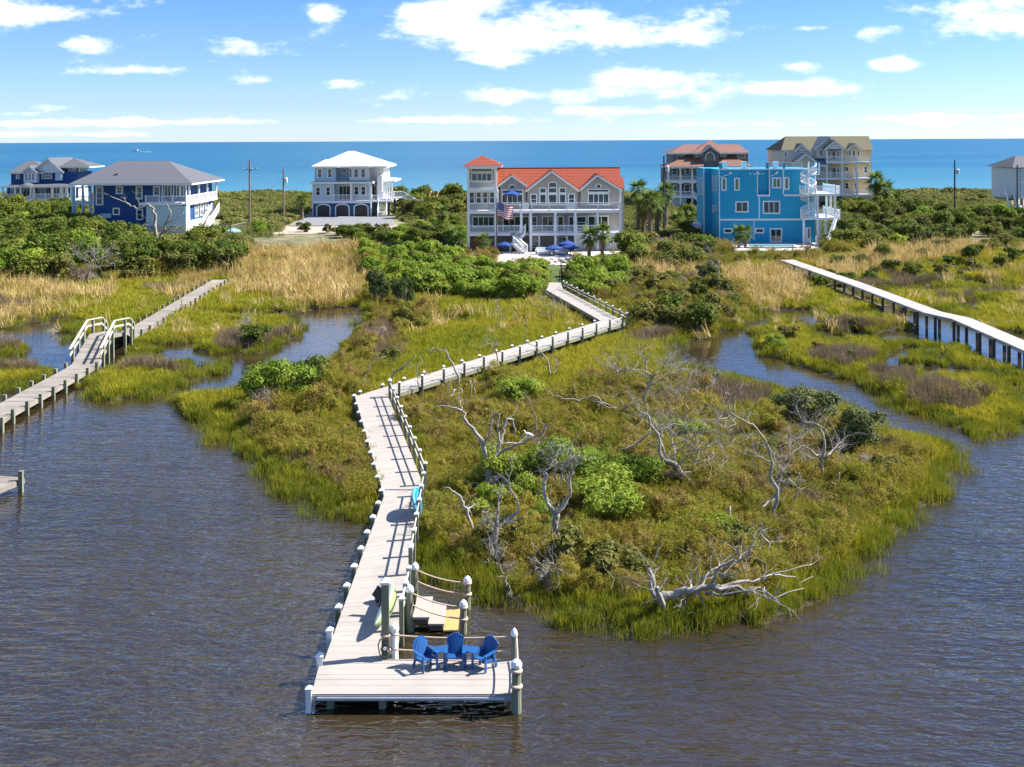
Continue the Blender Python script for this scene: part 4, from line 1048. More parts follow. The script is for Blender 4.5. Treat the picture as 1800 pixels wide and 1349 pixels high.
    def stairs(s, a, b_, w, m=None, side=(1, 0, 0), rails=True, steps=None, rm=None):
        """flight from top a to bottom b_, w wide along side"""
        a, b_ = Vector(a), Vector(b_); sd = Vector(side).normalized() * w / 2; n = steps or max(3, int(abs(a.z - b_.z) / .2)); b = MB()
        dirh = Vector((b_.x - a.x, b_.y - a.y, 0)).normalized()
        for i in range(n):
            p = a.lerp(b_, (i + .5) / n); r = dirh * .17
            b.prism([p - sd - r, p + sd - r, p + sd + r, p - sd + r], (0, 0, .05))
        o = b.build('stair_treads', m or M_trim, s.root)
        MB().bar(a - sd - Vector((0, 0, .1)), b_ - sd - Vector((0, 0, .1)), .08, .3).bar(a + sd - Vector((0, 0, .1)), b_ + sd - Vector((0, 0, .1)), .08, .3).build('stair_stringers', rm or m or M_trim, o)
        if rails:
            s.rail_w(a - sd, b_ - sd, .95, rm); s.rail_w(a + sd, b_ + sd, .95, rm)
        return o

def house_red():
    h = House('beach_house', 'wide taupe beach house with orange tile roof, left tower and white decks', 957, 146, 1.15)
    T = lambda X: 780 + X / 5.143; U = lambda Y: 240 + Y / 5.143
    W = 3.2   # walls stand behind the decks
    # body behind the decks
    h.block(T(490), T(1604), U(480), None, W, 14.0, M_taupe)
    # recessed ground floor is dark behind posts; a pale block at the right end, a brick pier at the left
    h.block(T(222), T(480), U(895), None, W, 12.0, M_taupe)
    h.block(T(1195), T(1600), U(893), None, .6, W - .05, M_whitesd); h.win(T(1480), T(1525), U(925), U(965), .6, 2)
    h.block(T(258), T(335), U(890), None, .7, 2.0, M_brick, 'brick_pier')
    # tower
    h.block(T(222), T(480), U(285), U(470), 1.0, 9.0, M_taupe); h.block(T(222), T(480), U(470), U(690), 1.6, 9.0, M_taupe); h.block(T(222), T(480), U(690), U(895), 2.6, 9.0, M_taupe)
    for X in (222, 470):
        h.col(T(X), U(272), U(465), .2, .3); h.col(T(X), U(490), U(665), .2, .32); h.col(T(X), U(690), U(870), .2, .32); h.col(T(X), U(893), None, .2, .32)
    h.block(T(215), T(478), U(268), U(292), -.1, .5, M_trim, 'beam')
    h.hip(T(168), T(530), U(263), -1.3, 8.6, T(345), T(352), U(170), M_tile, dr=3.4)
    h.win(T(254), T(436), U(293), U(313), 1.0, 1); h.win(T(258), T(432), U(334), U(404), 1.0, 4)
    for X in (236, 298, 358, 418): h.win(T(X), T(X + 36), U(505), U(600), 1.6, 1, 2, .1)
    h.win(T(265), T(450), U(728), U(812), 2.6, 4)
    for Y in (467, 668): h.slab(T(210), T(485), U(Y), 0, 2.6, .42)
    h.rail(T(222), T(472), U(467), .1, .95); h.rail(T(222), T(472), U(668), .1, .95)
    # decks of the main part
    h.slab(T(480), T(1612), U(668), 0, W, .36); h.slab(T(212), T(600), U(874), 0, W, .34); h.slab(T(775), T(1612), U(874), 0, W, .34); h.slab(T(600), T(775), U(874), 1.4, W, .34)
    for a, b in ((490, 690), (795, 1110), (1195, 1595)): h.rail(T(a), T(b), U(668), .1, .95)
    for a, b in ((230, 465), (480, 690), (795, 1000), (1015, 1180), (1200, 1385), (1400, 1590)): h.rail(T(a), T(b), U(874), .1, .95)
    h.rail_w((h.x(T(1604)), h.Y + .1, h.z(U(668))), (h.x(T(1604)), h.Y + W, h.z(U(668))), .95)
    for X in (700, 785, 1008, 1188, 1390, 1597):
        h.col(T(X), U(690), U(874), .2, .3); h.col(T(X), U(892), None, .2, .3)
    for X in (860, 1110): h.col(T(X), U(900), None, 1.2, .26)
    for X in (488, 1597): h.col(T(X), U(478), U(668), 1.6, .26)
    # privacy screens on the upper deck
    for a, b in ((706, 770), (1118, 1185)): h.block(T(a), T(b), U(600), U(662), .02, .2, M_whitesd, 'screen')
    # upper floor windows under the three gables
    h.arch(T(592), T(648), U(436), U(466), W - .5, U(448)); h.win(T(530), T(710), U(488), U(512), W - .5); h.win(T(530), T(710), U(526), U(612), W - .5, 4)
    for (a, b, c, d) in ((490, 755, 437, 612), (742, 1222, 480, 612), (1225, 1604, 478, 612)): h.block(T(a + 14), T(b - 14), U(516), U(d + 20), W - .46, W + .3, M_taupe)
    h.arch(T(948), T(1022), U(414), U(452), W - .5, U(428))
    for a, b in ((872, 920), (950, 1018), (1050, 1098)): h.win(T(a), T(b), U(470), U(508), W - .5); h.win(T(a), T(b), U(528), U(612), W - .5)
    for a, b in ((790, 836), (1132, 1178)): h.win(T(a), T(b), U(526), U(612), W - .5, 1, 2)
    h.arch(T(1378), T(1420), U(434), U(464), W - .5, U(444)); h.win(T(1308), T(1490), U(484), U(503), W - .5); h.win(T(1310), T(1488), U(525), U(612), W - .5, 4)
    # lower floor windows and doors
    for a, b, n in ((540, 690, 3), (895, 985, 2), (1310, 1480, 3)): h.win(T(a), T(b), U(728), U(852), W, n, 1, .14, name='sliding_door')
    for a, b in ((800, 836), (1205, 1280)): h.win(T(a), T(b), U(730), U(830), W, 1, 2)
    for a, b in ((1035, 1075), (1135, 1168), (712, 765)): h.win(T(a), T(b), U(730), U(860), W, 1, 1, .14, name='door')
    # ground floor patio room
    for a, b, n in ((800, 850, 1), (1035, 1100, 2)): h.win(T(a), T(b), U(918), U(1000), W, n)
    MB().lathe((0, 0, 0), [(.3, 0), (.34, .03), (.3, .06)], 14).build('porthole', M_trim, h.root).matrix_local = Matrix.Translation(Vector((h.x(T(826), W), h.Y + W - .1, h.z(U(942), W))) - ORG[h.root.name]) @ Matrix.Rotation(math.pi / 2, 4, 'X') @ Matrix.Translation(ORG[h.root.name])
    # roofs
    h.ridge_roof(T(478), T(1612), U(482), W - .3, U(288), 8.6, M_tile, T(478), T(1590))
    MB().bar((h.x(T(480), 8.6), h.Y + 8.6, h.z(U(287), 8.6)), (h.x(T(1592), 8.6), h.Y + 8.6, h.z(U(287), 8.6)), .25, .14).build('ridge_cap', M_ridge, h.root)
    h.gable(T(487), T(757), U(437), T(615), U(340), W - .5, 7.4, M_tile, M_taupe, wall_to=U(520)); h.gable(T(738), T(1226), U(484), T(975), U(304), W - .5, 8.4, M_tile, M_taupe, wall_to=U(520)); h.gable(T(1222), T(1612), U(480), T(1387), U(340), W - .5, 7.6, M_tile, M_taupe, wall_to=U(520))
    # small lower roof at the far right side
    h.block(T(1606), T(1630), U(470), None, 9, 13.5, M_taupe); h.ridge_roof(T(1600), T(1640), U(470), 8.4, U(370), 11.5, M_tile)
    # stairs: down left to a landing, then down right to the patio
    zt, zm = h.z(U(874)), h.z(U(972), -.6)
    h.stairs((h.x(T(735)), h.Y + .6, zt), (h.x(T(632)), h.Y + .6, zm), 1.2, side=(0, 1, 0))
    h.slab(T(592), T(668), U(972), -1.4, 1.3, .2, dm=0, name='landing')
    h.stairs((h.x(T(640)), h.Y - 1.0, zm), (h.x(T(738)), h.Y - 2.6, h.g + .1), 1.2, side=(0.35, 1, 0))
    for X in (600, 660): h.col(T(X), U(975), None, -.4, .22)
    return h
def house_navy():
    h = House('beach_house', 'navy blue house with grey hip roof and white wraparound upper porch', 235, 176, 1.0)
    T = lambda X: 120 + X / 6; U = lambda Y: 270 + Y / 6
    h.block(T(265), T(1228), U(320), None, 0, 16.0, M_navy)
    for X, Y0, Y1, w, r in ((290, 345, 545, 80, 3), (502, 345, 430, 78, 2), (712, 345, 485, 74, 2), (895, 345, 450, 76, 2)): h.win(T(X + 14), T(X + w - 14), U(Y0 + 14), U(Y1 - 14), 0, 1, r, .2)
    h.win(T(482), T(530), U(586), U(636), 0, 1, 1, .2); h.win(T(730), T(776), U(600), U(690), 0, 1, 2, .2)
    h.block(T(262), T(272), U(322), U(765), -.05, .2, M_trim, 'corner_board')
    # white storey pushed forward at the right, deck on top; shade put into its colours
    h.block(T(820), T(1240), U(545), U(768), -2.2, -.05, M_paleblue, 'bay'); h.block(T(820), T(1240), U(768), None, -2.0, -.1, M_greige, 'base_wall')
    h.slab(T(805), T(1245), U(520), -2.6, 0, .42)
    h.block(T(985), T(1000), U(325), U(522), -.1, .1, M_trim, 'corner_board')
    h.rail(T(815), T(1240), U(520), -2.5, 1.0)
    for a, b in ((1020, 1080), (1115, 1172), (1192, 1240)): h.win(T(a), T(b), U(340), U(450), -.0, 2, 1, .12, name='sliding_door')
    # right side: lit white walls, porch above, triple window below
    xr = h.x(T(1250)) - 2.0; y0 = h.Y
    MB().box(xr, xr + 2.6, y0 - 2.2, y0 + 16, h.z(U(545)), h.z(U(520))).build('deck', M_trim, h.root)
    MB().box(xr - .5, xr + 2.0, y0 - .6, y0 + 16, h.g - .3, h.z(U(720))).build('base_wall', M_whitesd, h.root)
    MB().box(xr - .5, xr + 1.9, y0 - .6, y0 + 16, h.z(U(720)), h.z(U(548))).build('wall', M_navy, h.root)
    MB().box(xr + 1.85, xr + 1.98, y0 - .7, y0 + 1.8, h.z(U(720)), h.z(U(548))).build('corner_board', M_whitesd, h.root)
    h.winside(0, 4.2, 11.0, 575, 0, xw=xr + 1.9) if False else None
    zb, zt = h.z(U(690)), h.z(U(560)); 
    for i in range(3):
        ya = y0 + 4.6 + i * 3.0; b = MB()
        for j in range(3): b.box(xr + 1.89, xr + 2.0, ya + j * 1.0 - .1, ya + j * 1.0 + .1, zb, zt)
        for zz in (zb, (zb + zt) / 2, zt): b.box(xr + 1.89, xr + 1.99, ya - .1, ya + 2.1, zz - .12, zz + .12)
        o = b.build('window', M_trim, h.root); MB().box(xr + 1.88, xr + 1.93, ya, ya + 2.0, zb, zt).build('pane', M_pane, o)
    zd = h.z(U(520)); h.rail_w((xr + 2.5, y0 - 2.4, zd), (xr + 2.5, y0 + 15.8, zd), 1.05)
    for dy in (-.3, 5, 10, 15.6): MB().box(xr + 2.35, xr + 2.6, y0 + dy - .13, y0 + dy + .13, zd, h.z(U(322))).build('column', M_trim, h.root)
    h.col(T(1240), U(322), U(520), -2.3, .24)
    # left porch, its shade painted on as pale blue
    h.slab(T(40), T(262), U(520), .5, 9, .3, M_paleblue); h.rail(T(45), T(258), U(520), .6, 1.0, M_paleblue); h.rail(T(45), T(258), U(700), .6, 1.0, M_paleblue); h.slab(T(40), T(262), U(700), .5, 9, .25, M_paleblue)
    for X in (48, 150, 235): h.col(T(X), U(325), None, .7, .24, M_paleblue)
    for X in (70, 160): h.col(T(X), U(325), None, 8.5, .24, M_paleblue)
    h.hip(T(5), T(1306), U(318), -2.8, 17.0, T(535), T(1060), U(80), M_greyroof, dr=6.5)
    MB().bar((h.x(T(470)), y0 + .6, h.z(U(215)) - .25), (h.x(T(500)), y0 + .8, h.z(U(205)) - .2), .5, .25).build('roof_vent', M_black, h.root)
    # front terrace, electric boxes and a bench
    h.slab(T(262), T(820), U(765), -2.4, 0, .3, M_oldwood, 'terrace')
    MB().box(h.x(T(345), -.2), h.x(T(450), -.2), y0 - .3, y0 - .02, h.z(U(680)), h.z(U(632))).build('meter_box', M_paleblue, h.root)
    h.stairs((xr + 3.4, y0 + 11.5, h.z(U(640))), (xr + 2.9, y0 + 4.5, h.g), 1.2, M_stairwood, side=(1, 0, 0), rm=M_trim)
    return h
def house_white():
    h = House('beach_house', 'white roofed pale blue house with three dark garage arches', 605, 204.6, 1.8)
    T = lambda X: 530 + X / 7.5; U = lambda Y: 255 + Y / 7.5
    h.block(T(150), T(905), U(770), None, 0, 15, M_teal); h.block(T(145), T(912), U(735), U(770), -.12, 15, M_trim, 'band')
    for a, b in ((190, 385), (440, 635), (685, 885)): h.arch(T(a + 8), T(b - 8), U(782), U(945), -.02, U(825), M_shade, .22, 'garage_arch')  # arch panels painted dark as the shade inside the openings
    h.block(T(145), T(420), U(500), U(735), 0, 15, M_paleblue); h.block(T(420), T(915), U(500), U(735), 2.4, 15, M_paleblue)
    for a in (188, 322): h.win(T(a + 8), T(a + 52), U(562), U(660), 0, 1, 2, .16)
    h.win(T(500), T(640), U(545), U(725), 2.4, 3, 1, .14, name='sliding_door')
    for a in (700, 792): h.win(T(a), T(a + 46), U(557), U(655), 2.4, 1, 2, .16)
    h.rail(T(425), T(650), U(728), .1, .95); h.rail(T(665), T(905), U(728), .1, .95)
    for X in (655, 908): h.col(T(X), U(500), U(735), .15, .34)
    h.col(T(422), U(500), U(735), .15, .2)
    # porch roof between the floors
    h.hip(T(105), T(945), U(492), -1.2, 15.4, T(300), T(760), U(430), M_whiteroof, dr=6)
    h.block(T(175), T(455), U(285), U(480), .2, 13, M_paleblue); h.block(T(455), T(640), U(285), U(480), 2.4, 13, M_paleblue); h.block(T(632), T(880), U(280), U(470), .6, 13, M_whitesd); h.block(T(880), T(1080), U(285), U(480), 4.0, 15, M_whitesd)
    for a in (212, 345): h.win(T(a + 8), T(a + 52), U(325), U(425), .2, 1, 2, .18)
    for a in (698, 790): h.win(T(a + 2), T(a + 46), U(325), U(425), .6, 1, 2, .18)
    h.win(T(640), T(660), U(325), U(425), .6, 1, 2, .1); h.roundwin(T(565), U(340), 3.8, 2.4)
    h.hip(T(130), T(1130), U(283), -1.0, 16, T(620), T(700), U(82), M_whiteroof, dr=7)
    h.hip(T(612), T(900), U(281), -1.2, 6, T(745), T(760), U(205), M_whiteroof, dr=2.4)
    h.hip(T(128), T(480), U(281), -1.25, 8, T(320), T(350), U(190), M_whiteroof, dr=3.5)
    # right side: lit wing, covered porch, long deck and stairs
    h.block(T(1000), T(1062), U(405), U(745), 1.5, 6, M_whitesd, 'wing'); h.block(T(915), T(1000), U(520), U(735), 4, 12, M_whitesd)
    h.win(T(940), T(985), U(540), U(700), 4, 1, 1)
    h.slab(T(905), T(1200), U(735), .3, 12, .3); h.hip(T(1000), T(1235), U(470), 3, 15, T(1040), T(1090), U(425), M_whiteroof, dr=8)
    for X in (1100, 1130, 1160, 1195): h.col(T(X), U(480), U(735), 9, .26)
    h.rail(T(930), T(1000), U(735), .4, .95)
    x0, x1, y0 = h.x(T(1055)), h.x(T(1330)), h.Y
    zd = h.z(U(712)); zh = h.z(U(700))
    MB().bar((x0, y0 + 2.5, zd - .15), (x1, y0 + 2.5, zh - .1), 2.0, .25).build('deck', M_trim, h.root); h.rail_w((x0, y0 + 1.6, zd), (x1, y0 + 1.6, zh), 1.0); h.rail_w((x0, y0 + 3.4, zd), (x1, y0 + 3.4, zh), 1.0)
    for X in (1150, 1230, 1340): h.col(T(X), U(715), None, 2.5, .3, M_teal)
    h.stairs((x1, y0 + 2.5, zh), (h.x(T(1480)), y0 + 2.5, h.z(U(800))), 1.8, side=(0, 1, 0)); h.slab(T(1470), T(1590), U(800), 1.4, 3.8, .25, dm=2); h.rail(T(1475), T(1588), U(800), 1.5, 1.0)
    h.stairs((h.x(T(1060)), y0 + 2.0, h.z(U(745))), (h.x(T(1075)), y0 - 2.2, h.g + .1), 1.5, side=(1, 0, 0))
    h.col(T(915), U(740), None, .2, .3); h.col(T(1005), U(740), None, 1.2, .3, M_teal)
    # left corner boards
    h.block(T(143), T(152), U(500), None, -.14, .1, M_trim, 'corner_board'); h.block(T(905), T(914), U(770), None, -.14, .1, M_trim, 'corner_board')
    return h
def house_far_left():
    h = House('beach_house', 'far navy and white house with grey gables and a small tower', 75, 222.6, 2.0)
    T = lambda X: X / 9; U = lambda Y: 260 + Y / 9
    h.block(T(175), T(1225), U(385), U(620), 3, 14, M_navy); h.block(T(110), T(1130), U(610), U(815), 4, 14, M_navy); h.block(T(530), T(820), U(850), None, 4, 10, M_greige)
    h.block(T(1020), T(1235), U(295), U(620), 4, 9, M_navy); xs = h.x(T(1240), 4)
    MB().box(xs - .1, xs + .06, h.Y + 4.05, h.Y + 9.0, h.g, h.z(U(295), 4)).build('side_wall', M_whitesd, h.root)  # sunlit side of the navy tower, the light put in as white
    for i in range(3):
        for j in range(2): y = h.Y + 5 + i * 1.3; z = h.z(U(350 + 70 * j), 4); MB().box(xs + .05, xs + .1, y, y + .6, z - .5, z + .1).build('window', M_pane, h.root)
    for X in (1042, 1105, 1165): h.win(T(X), T(X + 36), U(335), U(378), 4, 1, 1, .14)
    for X in (1105, 1165): h.win(T(X), T(X + 36), U(405), U(445), 4, 1, 1, .14)
    h.hip(T(940), T(1420), U(298), 2.6, 11, T(1175), T(1180), U(165), M_greyroof, dr=6.5)
    h.hip(T(130), T(700), U(388), 2, 15, T(430), T(570), U(207), M_greyroof, dr=8)
    h.gable(T(480), T(1020), U(388), T(770), U(160), 2.4, 14, M_greyroof, M_whitesd, trim=True)
    h.gable(T(345), T(610), U(388), T(475), U(280), 1.6, 6, M_greyroof, M_whitesd); h.block(T(375), T(580), U(390), U(555), 1.6, 4, M_whitesd)
    h.arch(T(458), T(484), U(340), U(382), 1.55, U(355))
    for X in (402, 458, 510): h.win(T(X), T(X + 28), U(415), U(512), 1.6, 1, 2, .14)
    h.win(T(672), T(812), U(392), U(482), 3, 3, 2, .16); h.win(T(268), T(298), U(408), U(480), 3, 1, 2, .16); h.block(T(875), T(970), U(400), U(520), 2, 4, M_paleblue, 'dormer')
    h.hip(T(0), T(1140), U(608), -.8, 12, T(420), T(900), U(540), M_greyroof, dr=4)
    h.gable(T(290), T(520), U(610), T(400), U(560), -1.0, 3, M_greyroof, M_trim)
    h.slab(T(20), T(1140), U(815), 0, 4, .4); h.rail(T(30), T(240), U(810), .1, 1.0); h.rail(T(520), T(1135), U(810), .1, 1.0)
    for X in (40, 240, 325, 490, 535, 825, 970, 1060, 1130): h.col(T(X), U(610), None, .2, .32)
    for a, b in ((180, 222), (255, 310), (370, 470), (575, 710), (730, 800), (850, 940), (985, 1030)): h.win(T(a), T(b), U(632), U(780), 4, 2, 1, .12)
    h.stairs((h.x(T(410)), h.Y, h.z(U(815))), (h.x(T(290)), h.Y - 4.5, h.g), 1.6, side=(1, 0, 0))
    return h
def house_copper():
    h = House('beach_house', 'grey brown shingled house with copper metal roof and arched porches', 1245, 224, 2.0)
    T = lambda X: 1160 + X / 10.38; U = lambda Y: 240 + Y / 10.38
    h.block(T(255), T(1610), U(300), U(560), 3, 14, M_brownsh); h.block(T(160), T(1640), U(550), None, 3, 15, M_brownsh)
    h.hip(T(205), T(1650), U(298), 1.6, 15.4, T(425), T(1440), U(148), M_copper, dr=8)
    h.hip(T(590), T(1258), U(299), 1.0, 12, T(920), T(932), U(66), M_copper, dr=6.5)
    h.gable(T(735), T(1110), U(305), T(912), U(155), .8, 6, M_copper, M_brownsh); h.block(T(765), T(1080), U(300), U(560), .8, 3.2, M_brownsh, 'bay')
    h.arch(T(835), T(1000), U(288), U(445), .75, U(375)); h.block(T(600), T(760), U(305), U(560), 2.2, 3.1, M_brownsh); h.block(T(1085), T(1240), U(305), U(560), 2.2, 3.1, M_brownsh)
    h.win(T(662), T(730), U(322), U(418), 2.2, 1, 2); h.win(T(1118), T(1188), U(322), U(418), 2.2, 1, 2); h.win(T(312), T(436), U(318), U(405), 3, 1); h.win(T(1425), T(1552), U(315), U(395), 3, 1)
    h.hip(T(95), T(800), U(548), -1.0, 9, T(510), T(790), U(330), M_copper, dr=3.2); h.hip(T(1080), T(1700), U(548), -1.0, 9, T(1090), T(1280), U(330), M_copper, dr=3.2)
    h.block(T(150), T(800), U(552), U(578), -.1, .5, M_trim, 'beam'); h.slab(T(145), T(810), U(800), 0, 3, .5); h.slab(T(145), T(810), U(1080), 0, 3, .5)
    for X in (155, 375, 590, 790):
        h.col(T(X), U(560), U(800), .2, .34); h.col(T(X), U(840), U(1080), .2, .34); h.col(T(X), U(1120), None, .2, .34)
    for a, b in ((165, 368), (385, 582), (600, 785)):
        for top, spr in ((572, 612), (842, 880)):   # arched spandrels
            x0, x1, z1, zs = h.x(T(a)), h.x(T(b)), h.z(U(top)), h.z(U(spr)); cx = (x0 + x1) / 2; rx = (x1 - x0) / 2
            arc = [(cx - rx * math.cos(t), h.Y + .12, zs + (z1 - zs) * .8 * math.sin(t)) for t in [math.pi * i / 8 for i in range(9)]]
            MB().prism([(x1, h.Y + .12, z1 + .05), (x0, h.Y + .12, z1 + .05)] + arc, (0, .12, 0)).build('arch', M_trim, h.root)
        h.rail(T(a), T(b), U(800), .1, .85)
        if a < 590: h.rail(T(a), T(b), U(1078), .1, .85)
    for (a, b, c, d) in ((230, 305, 585, 690), (455, 535, 585, 680), (665, 730, 595, 680), (250, 305, 890, 1000), (455, 535, 885, 1000), (672, 725, 885, 935)): h.win(T(a), T(b), U(c), U(d), 3, 1, 2, .14)
    h.block(T(215), T(485), U(1135), None, 1.2, 3.2, M_whitesd, 'garage_door')
    h.stairs((h.x(T(600)), h.Y + .2, h.z(U(1080))), (h.x(T(780)), h.Y - .6, h.g + .6), 1.4, side=(0, 1, 0))
    return h
def house_bright():
    h = House('beach_house', 'bright blue flat roofed house with white spiral stair and pool', 1345, 156, 1.3)
    T = lambda X: 1230 + X / 6.667; U = lambda Y: 270 + Y / 6.667
    h.block(T(230), T(675), U(188), None, 0, 13, M_bright); h.block(T(675), T(820), U(188), U(495), .5, 13, M_bright); h.block(T(675), T(820), U(495), None, 0, 13, M_bright); h.block(T(820), T(1400), U(188), U(250), 0, 13, M_bright); h.block(T(820), T(1355), U(250), None, 0, 13, M_bright)
    # roof terrace: solid posts and clear glass rail between
    glass = mat('rail_glass', (0.75, 0.82, 0.86), 0.1, 0.02); 
    for a, b in ((232, 264), (778, 812), (978, 1002), (1326, 1404)): h.block(T(a), T(b), U(112), U(188), 0, .4, M_bright, 'parapet')
    for a, b in ((264, 778), (812, 978), (1002, 1200)):
        bb = MB(); x0, x1, z0, z1 = h.x(T(a)), h.x(T(b)), h.z(U(185)), h.z(U(105)); bb.box(x0, x1, h.Y + .1, h.Y + .16, z1 - .05, z1)
        n = max(2, int((x1 - x0) / 1.4))
        for i in range(n + 1): xx = x0 + (x1 - x0) * i / n; bb.box(xx - .03, xx + .03, h.Y + .1, h.Y + .16, z0, z1)
        for i in range(int((x1 - x0) / .18)): xx = x0 + .18 * i; bb.box(xx - .008, xx + .008, h.Y + .12, h.Y + .14, z0, z1)
        bb.build('railing', M_trim, h.root)
    for a in (305, 540, 915): MB().box(h.x(T(a)), h.x(T(a + 50)), h.Y + 2, h.Y + 3, h.z(U(188)), h.z(U(98))).build('roof_box', M_trim, h.root)
    # left side wall in two steps
    xs = h.x(T(232)); yb = h.Y + 13
    MB().box(xs - 1.0, xs + .02, h.Y + 6.5, yb, h.g - .3, h.z(U(186))).build('side_wall', M_bright, h.root)
    for d, z0, z1 in ((2.2, 270, 430), (4.6, 270, 430), (2.5, 615, 665), (4.6, 620, 680)): h.winside(0, d, d + .6, U(z0), U(z1), right=False, xw=xs)
    for d, z0, z1 in ((8.0, 290, 470), (10.5, 290, 470)): h.winside(0, d, d + .6, U(z0), U(z1), right=False, xw=xs - 1.0)
    MB().box(xs - 1.12, xs - .98, h.Y + 6.4, h.Y + 6.6, h.g, h.z(U(186))).build('corner_board', M_trim, h.root)
    MB().box(xs - 2.6, xs - .2, h.Y + 9, h.Y + 12, h.g - .2, h.g + 2.0).build('entry_porch', M_trim, h.root)
    tr = lambda a, b, c, d, dd=-.05: h.block(T(a), T(b), U(c), U(d), dd, dd + .1, M_trim, 'trim_board')
    tr(226, 1405, 178, 190, -.09); tr(232, 1240, 765, 786); tr(226, 236, 190, 1030, -.08); tr(672, 682, 205, 480); tr(672, 826, 484, 504, -.07); tr(812, 824, 190, 484, -.06); tr(974, 988, 190, 480); tr(985, 1240, 482, 503, -.07); tr(690, 704, 504, 765); tr(632, 640, 786, 1010); tr(1350, 1360, 250, 690, -.06); tr(1396, 1408, 112, 250, -.1); tr(1350, 1400, 246, 256, -.07)
    for a, c in ((345, 215), (662, 215), (890, 215)):
        MB().box(h.x(T(a)), h.x(T(a + 28)), h.Y - .25, h.Y - .02, h.z(U(c + 20)), h.z(U(c))).build('downspout_head', M_trim, h.root)
    for (xa, za, xb, zb) in ((240, 275, 355, 240), (828, 268, 905, 235)): MB().bar((h.x(T(xa)), h.Y - .1, h.z(U(za))), (h.x(T(xb)), h.Y - .1, h.z(U(zb))), .1, .1).build('downspout', M_trim, h.root)
    for a in (590, 643, 698, 738): MB().lathe((h.x(T(a)), h.Y - .05, h.z(U(242))), [(.13, -.05), (.13, .1)], 8).build('vent', M_trim, h.root)
    W = lambda a, b, c, d, n, p=None, **k: h.win(T(a), T(b), U(c), U(d), 0, n, 1, .17, pane=p, **k)
    W(268, 300, 298, 422, 1, M_panegreen); W(418, 453, 298, 422, 1, M_panegreen); W(862, 940, 297, 395, 2, M_panegreen); W(1002, 1034, 292, 414, 1, M_panegreen); W(430, 556, 574, 676, 2); W(752, 926, 570, 695, 3); W(292, 368, 888, 922, 1); W(660, 738, 888, 922, 1); W(832, 948, 892, 1026, 2, name='sliding_door')
    h.block(T(1232), T(1300), U(868), None, -.06, .02, M_trim, 'door'); h.win(T(1268), T(1284), U(885), U(990), -.06, 1, 1, .03)
    # spiral stair
    zlo, zhi = h.z(U(760), -1.5), h.z(U(100), -1.5); cx, cy = h.x(T(1275), -1.4), h.Y - 1.4; n = 44
    MB().lathe((cx, cy, 0), [(.11, zlo - .2), (.11, zhi)], 8).build('spiral_pole', M_trim, h.root)
    b = MB(); rl = MB(); ring = []
    for i in range(n):
        t = i / n; z = zlo + (zhi - 1.0 - zlo) * t; a = t * 2 * math.pi * 2.75 + 2.2; a2 = a + 2 * math.pi * 2.75 / n * 1.05
        p1, p2 = (cx + 1.05 * math.cos(a), cy + 1.05 * math.sin(a)), (cx + 1.05 * math.cos(a2), cy + 1.05 * math.sin(a2))
        b.prism([(cx, cy, z), (*p1, z), (*p2, z)], (0, 0, .06)); ring.append((p1[0], p1[1], z + 1.0)); 
        for k in (0, .5):
            aa = a + (a2 - a) * k; q = (cx + 1.05 * math.cos(aa), cy + 1.05 * math.sin(aa)); rl.bar((*q, z), (*q, z + 1.0), .05, .05, up=(0, 1, 0))
    rl.tube(ring, .05, 5); ring2 = [(x, y, z - 1.0) for x, y, z in ring]; rl.tube(ring2, .08, 4)
    b.build('spiral_treads', M_trim, h.root); rl.build('spiral_railing', M_trim, h.root)
    # decks at the right end with posts and the lower stair
    h.slab(T(1172), T(1592), U(475), -2.2, 6, .3); h.slab(T(1182), T(1592), U(755), -2.2, 6, .3)
    h.rail(T(1175), T(1240), U(475), -2.1, 1.0); h.rail(T(1350), T(1588), U(475), -2.1, 1.0); h.rail(T(1185), T(1480), U(755), -2.1, 1.0)
    xr = h.x(T(1590)); 
    for zz in (475, 755): h.rail_w((xr, h.Y - 2.1, h.z(U(zz), -2.2)), (xr, h.Y + 6, h.z(U(zz), -2.2)), 1.0)
    for X in (1215, 1380, 1582): h.col(T(X), U(760), None, -2.0, .26); 
    for X in (1380, 1485, 1535, 1585): h.col(T(X), U(480), U(755), 2.0 if X in (1485, 1535) else -2.0, .26)
    h.stairs((h.x(T(1545)), h.Y - 2.4, h.z(U(760), -2.2)), (h.x(T(1385)), h.Y - 4.6, h.g + .1), 1.4, side=(.3, 1, 0))
    h.col(T(1405), U(790), None, 4, .3); h.col(T(1480), U(790), None, 4, .3)
    return h
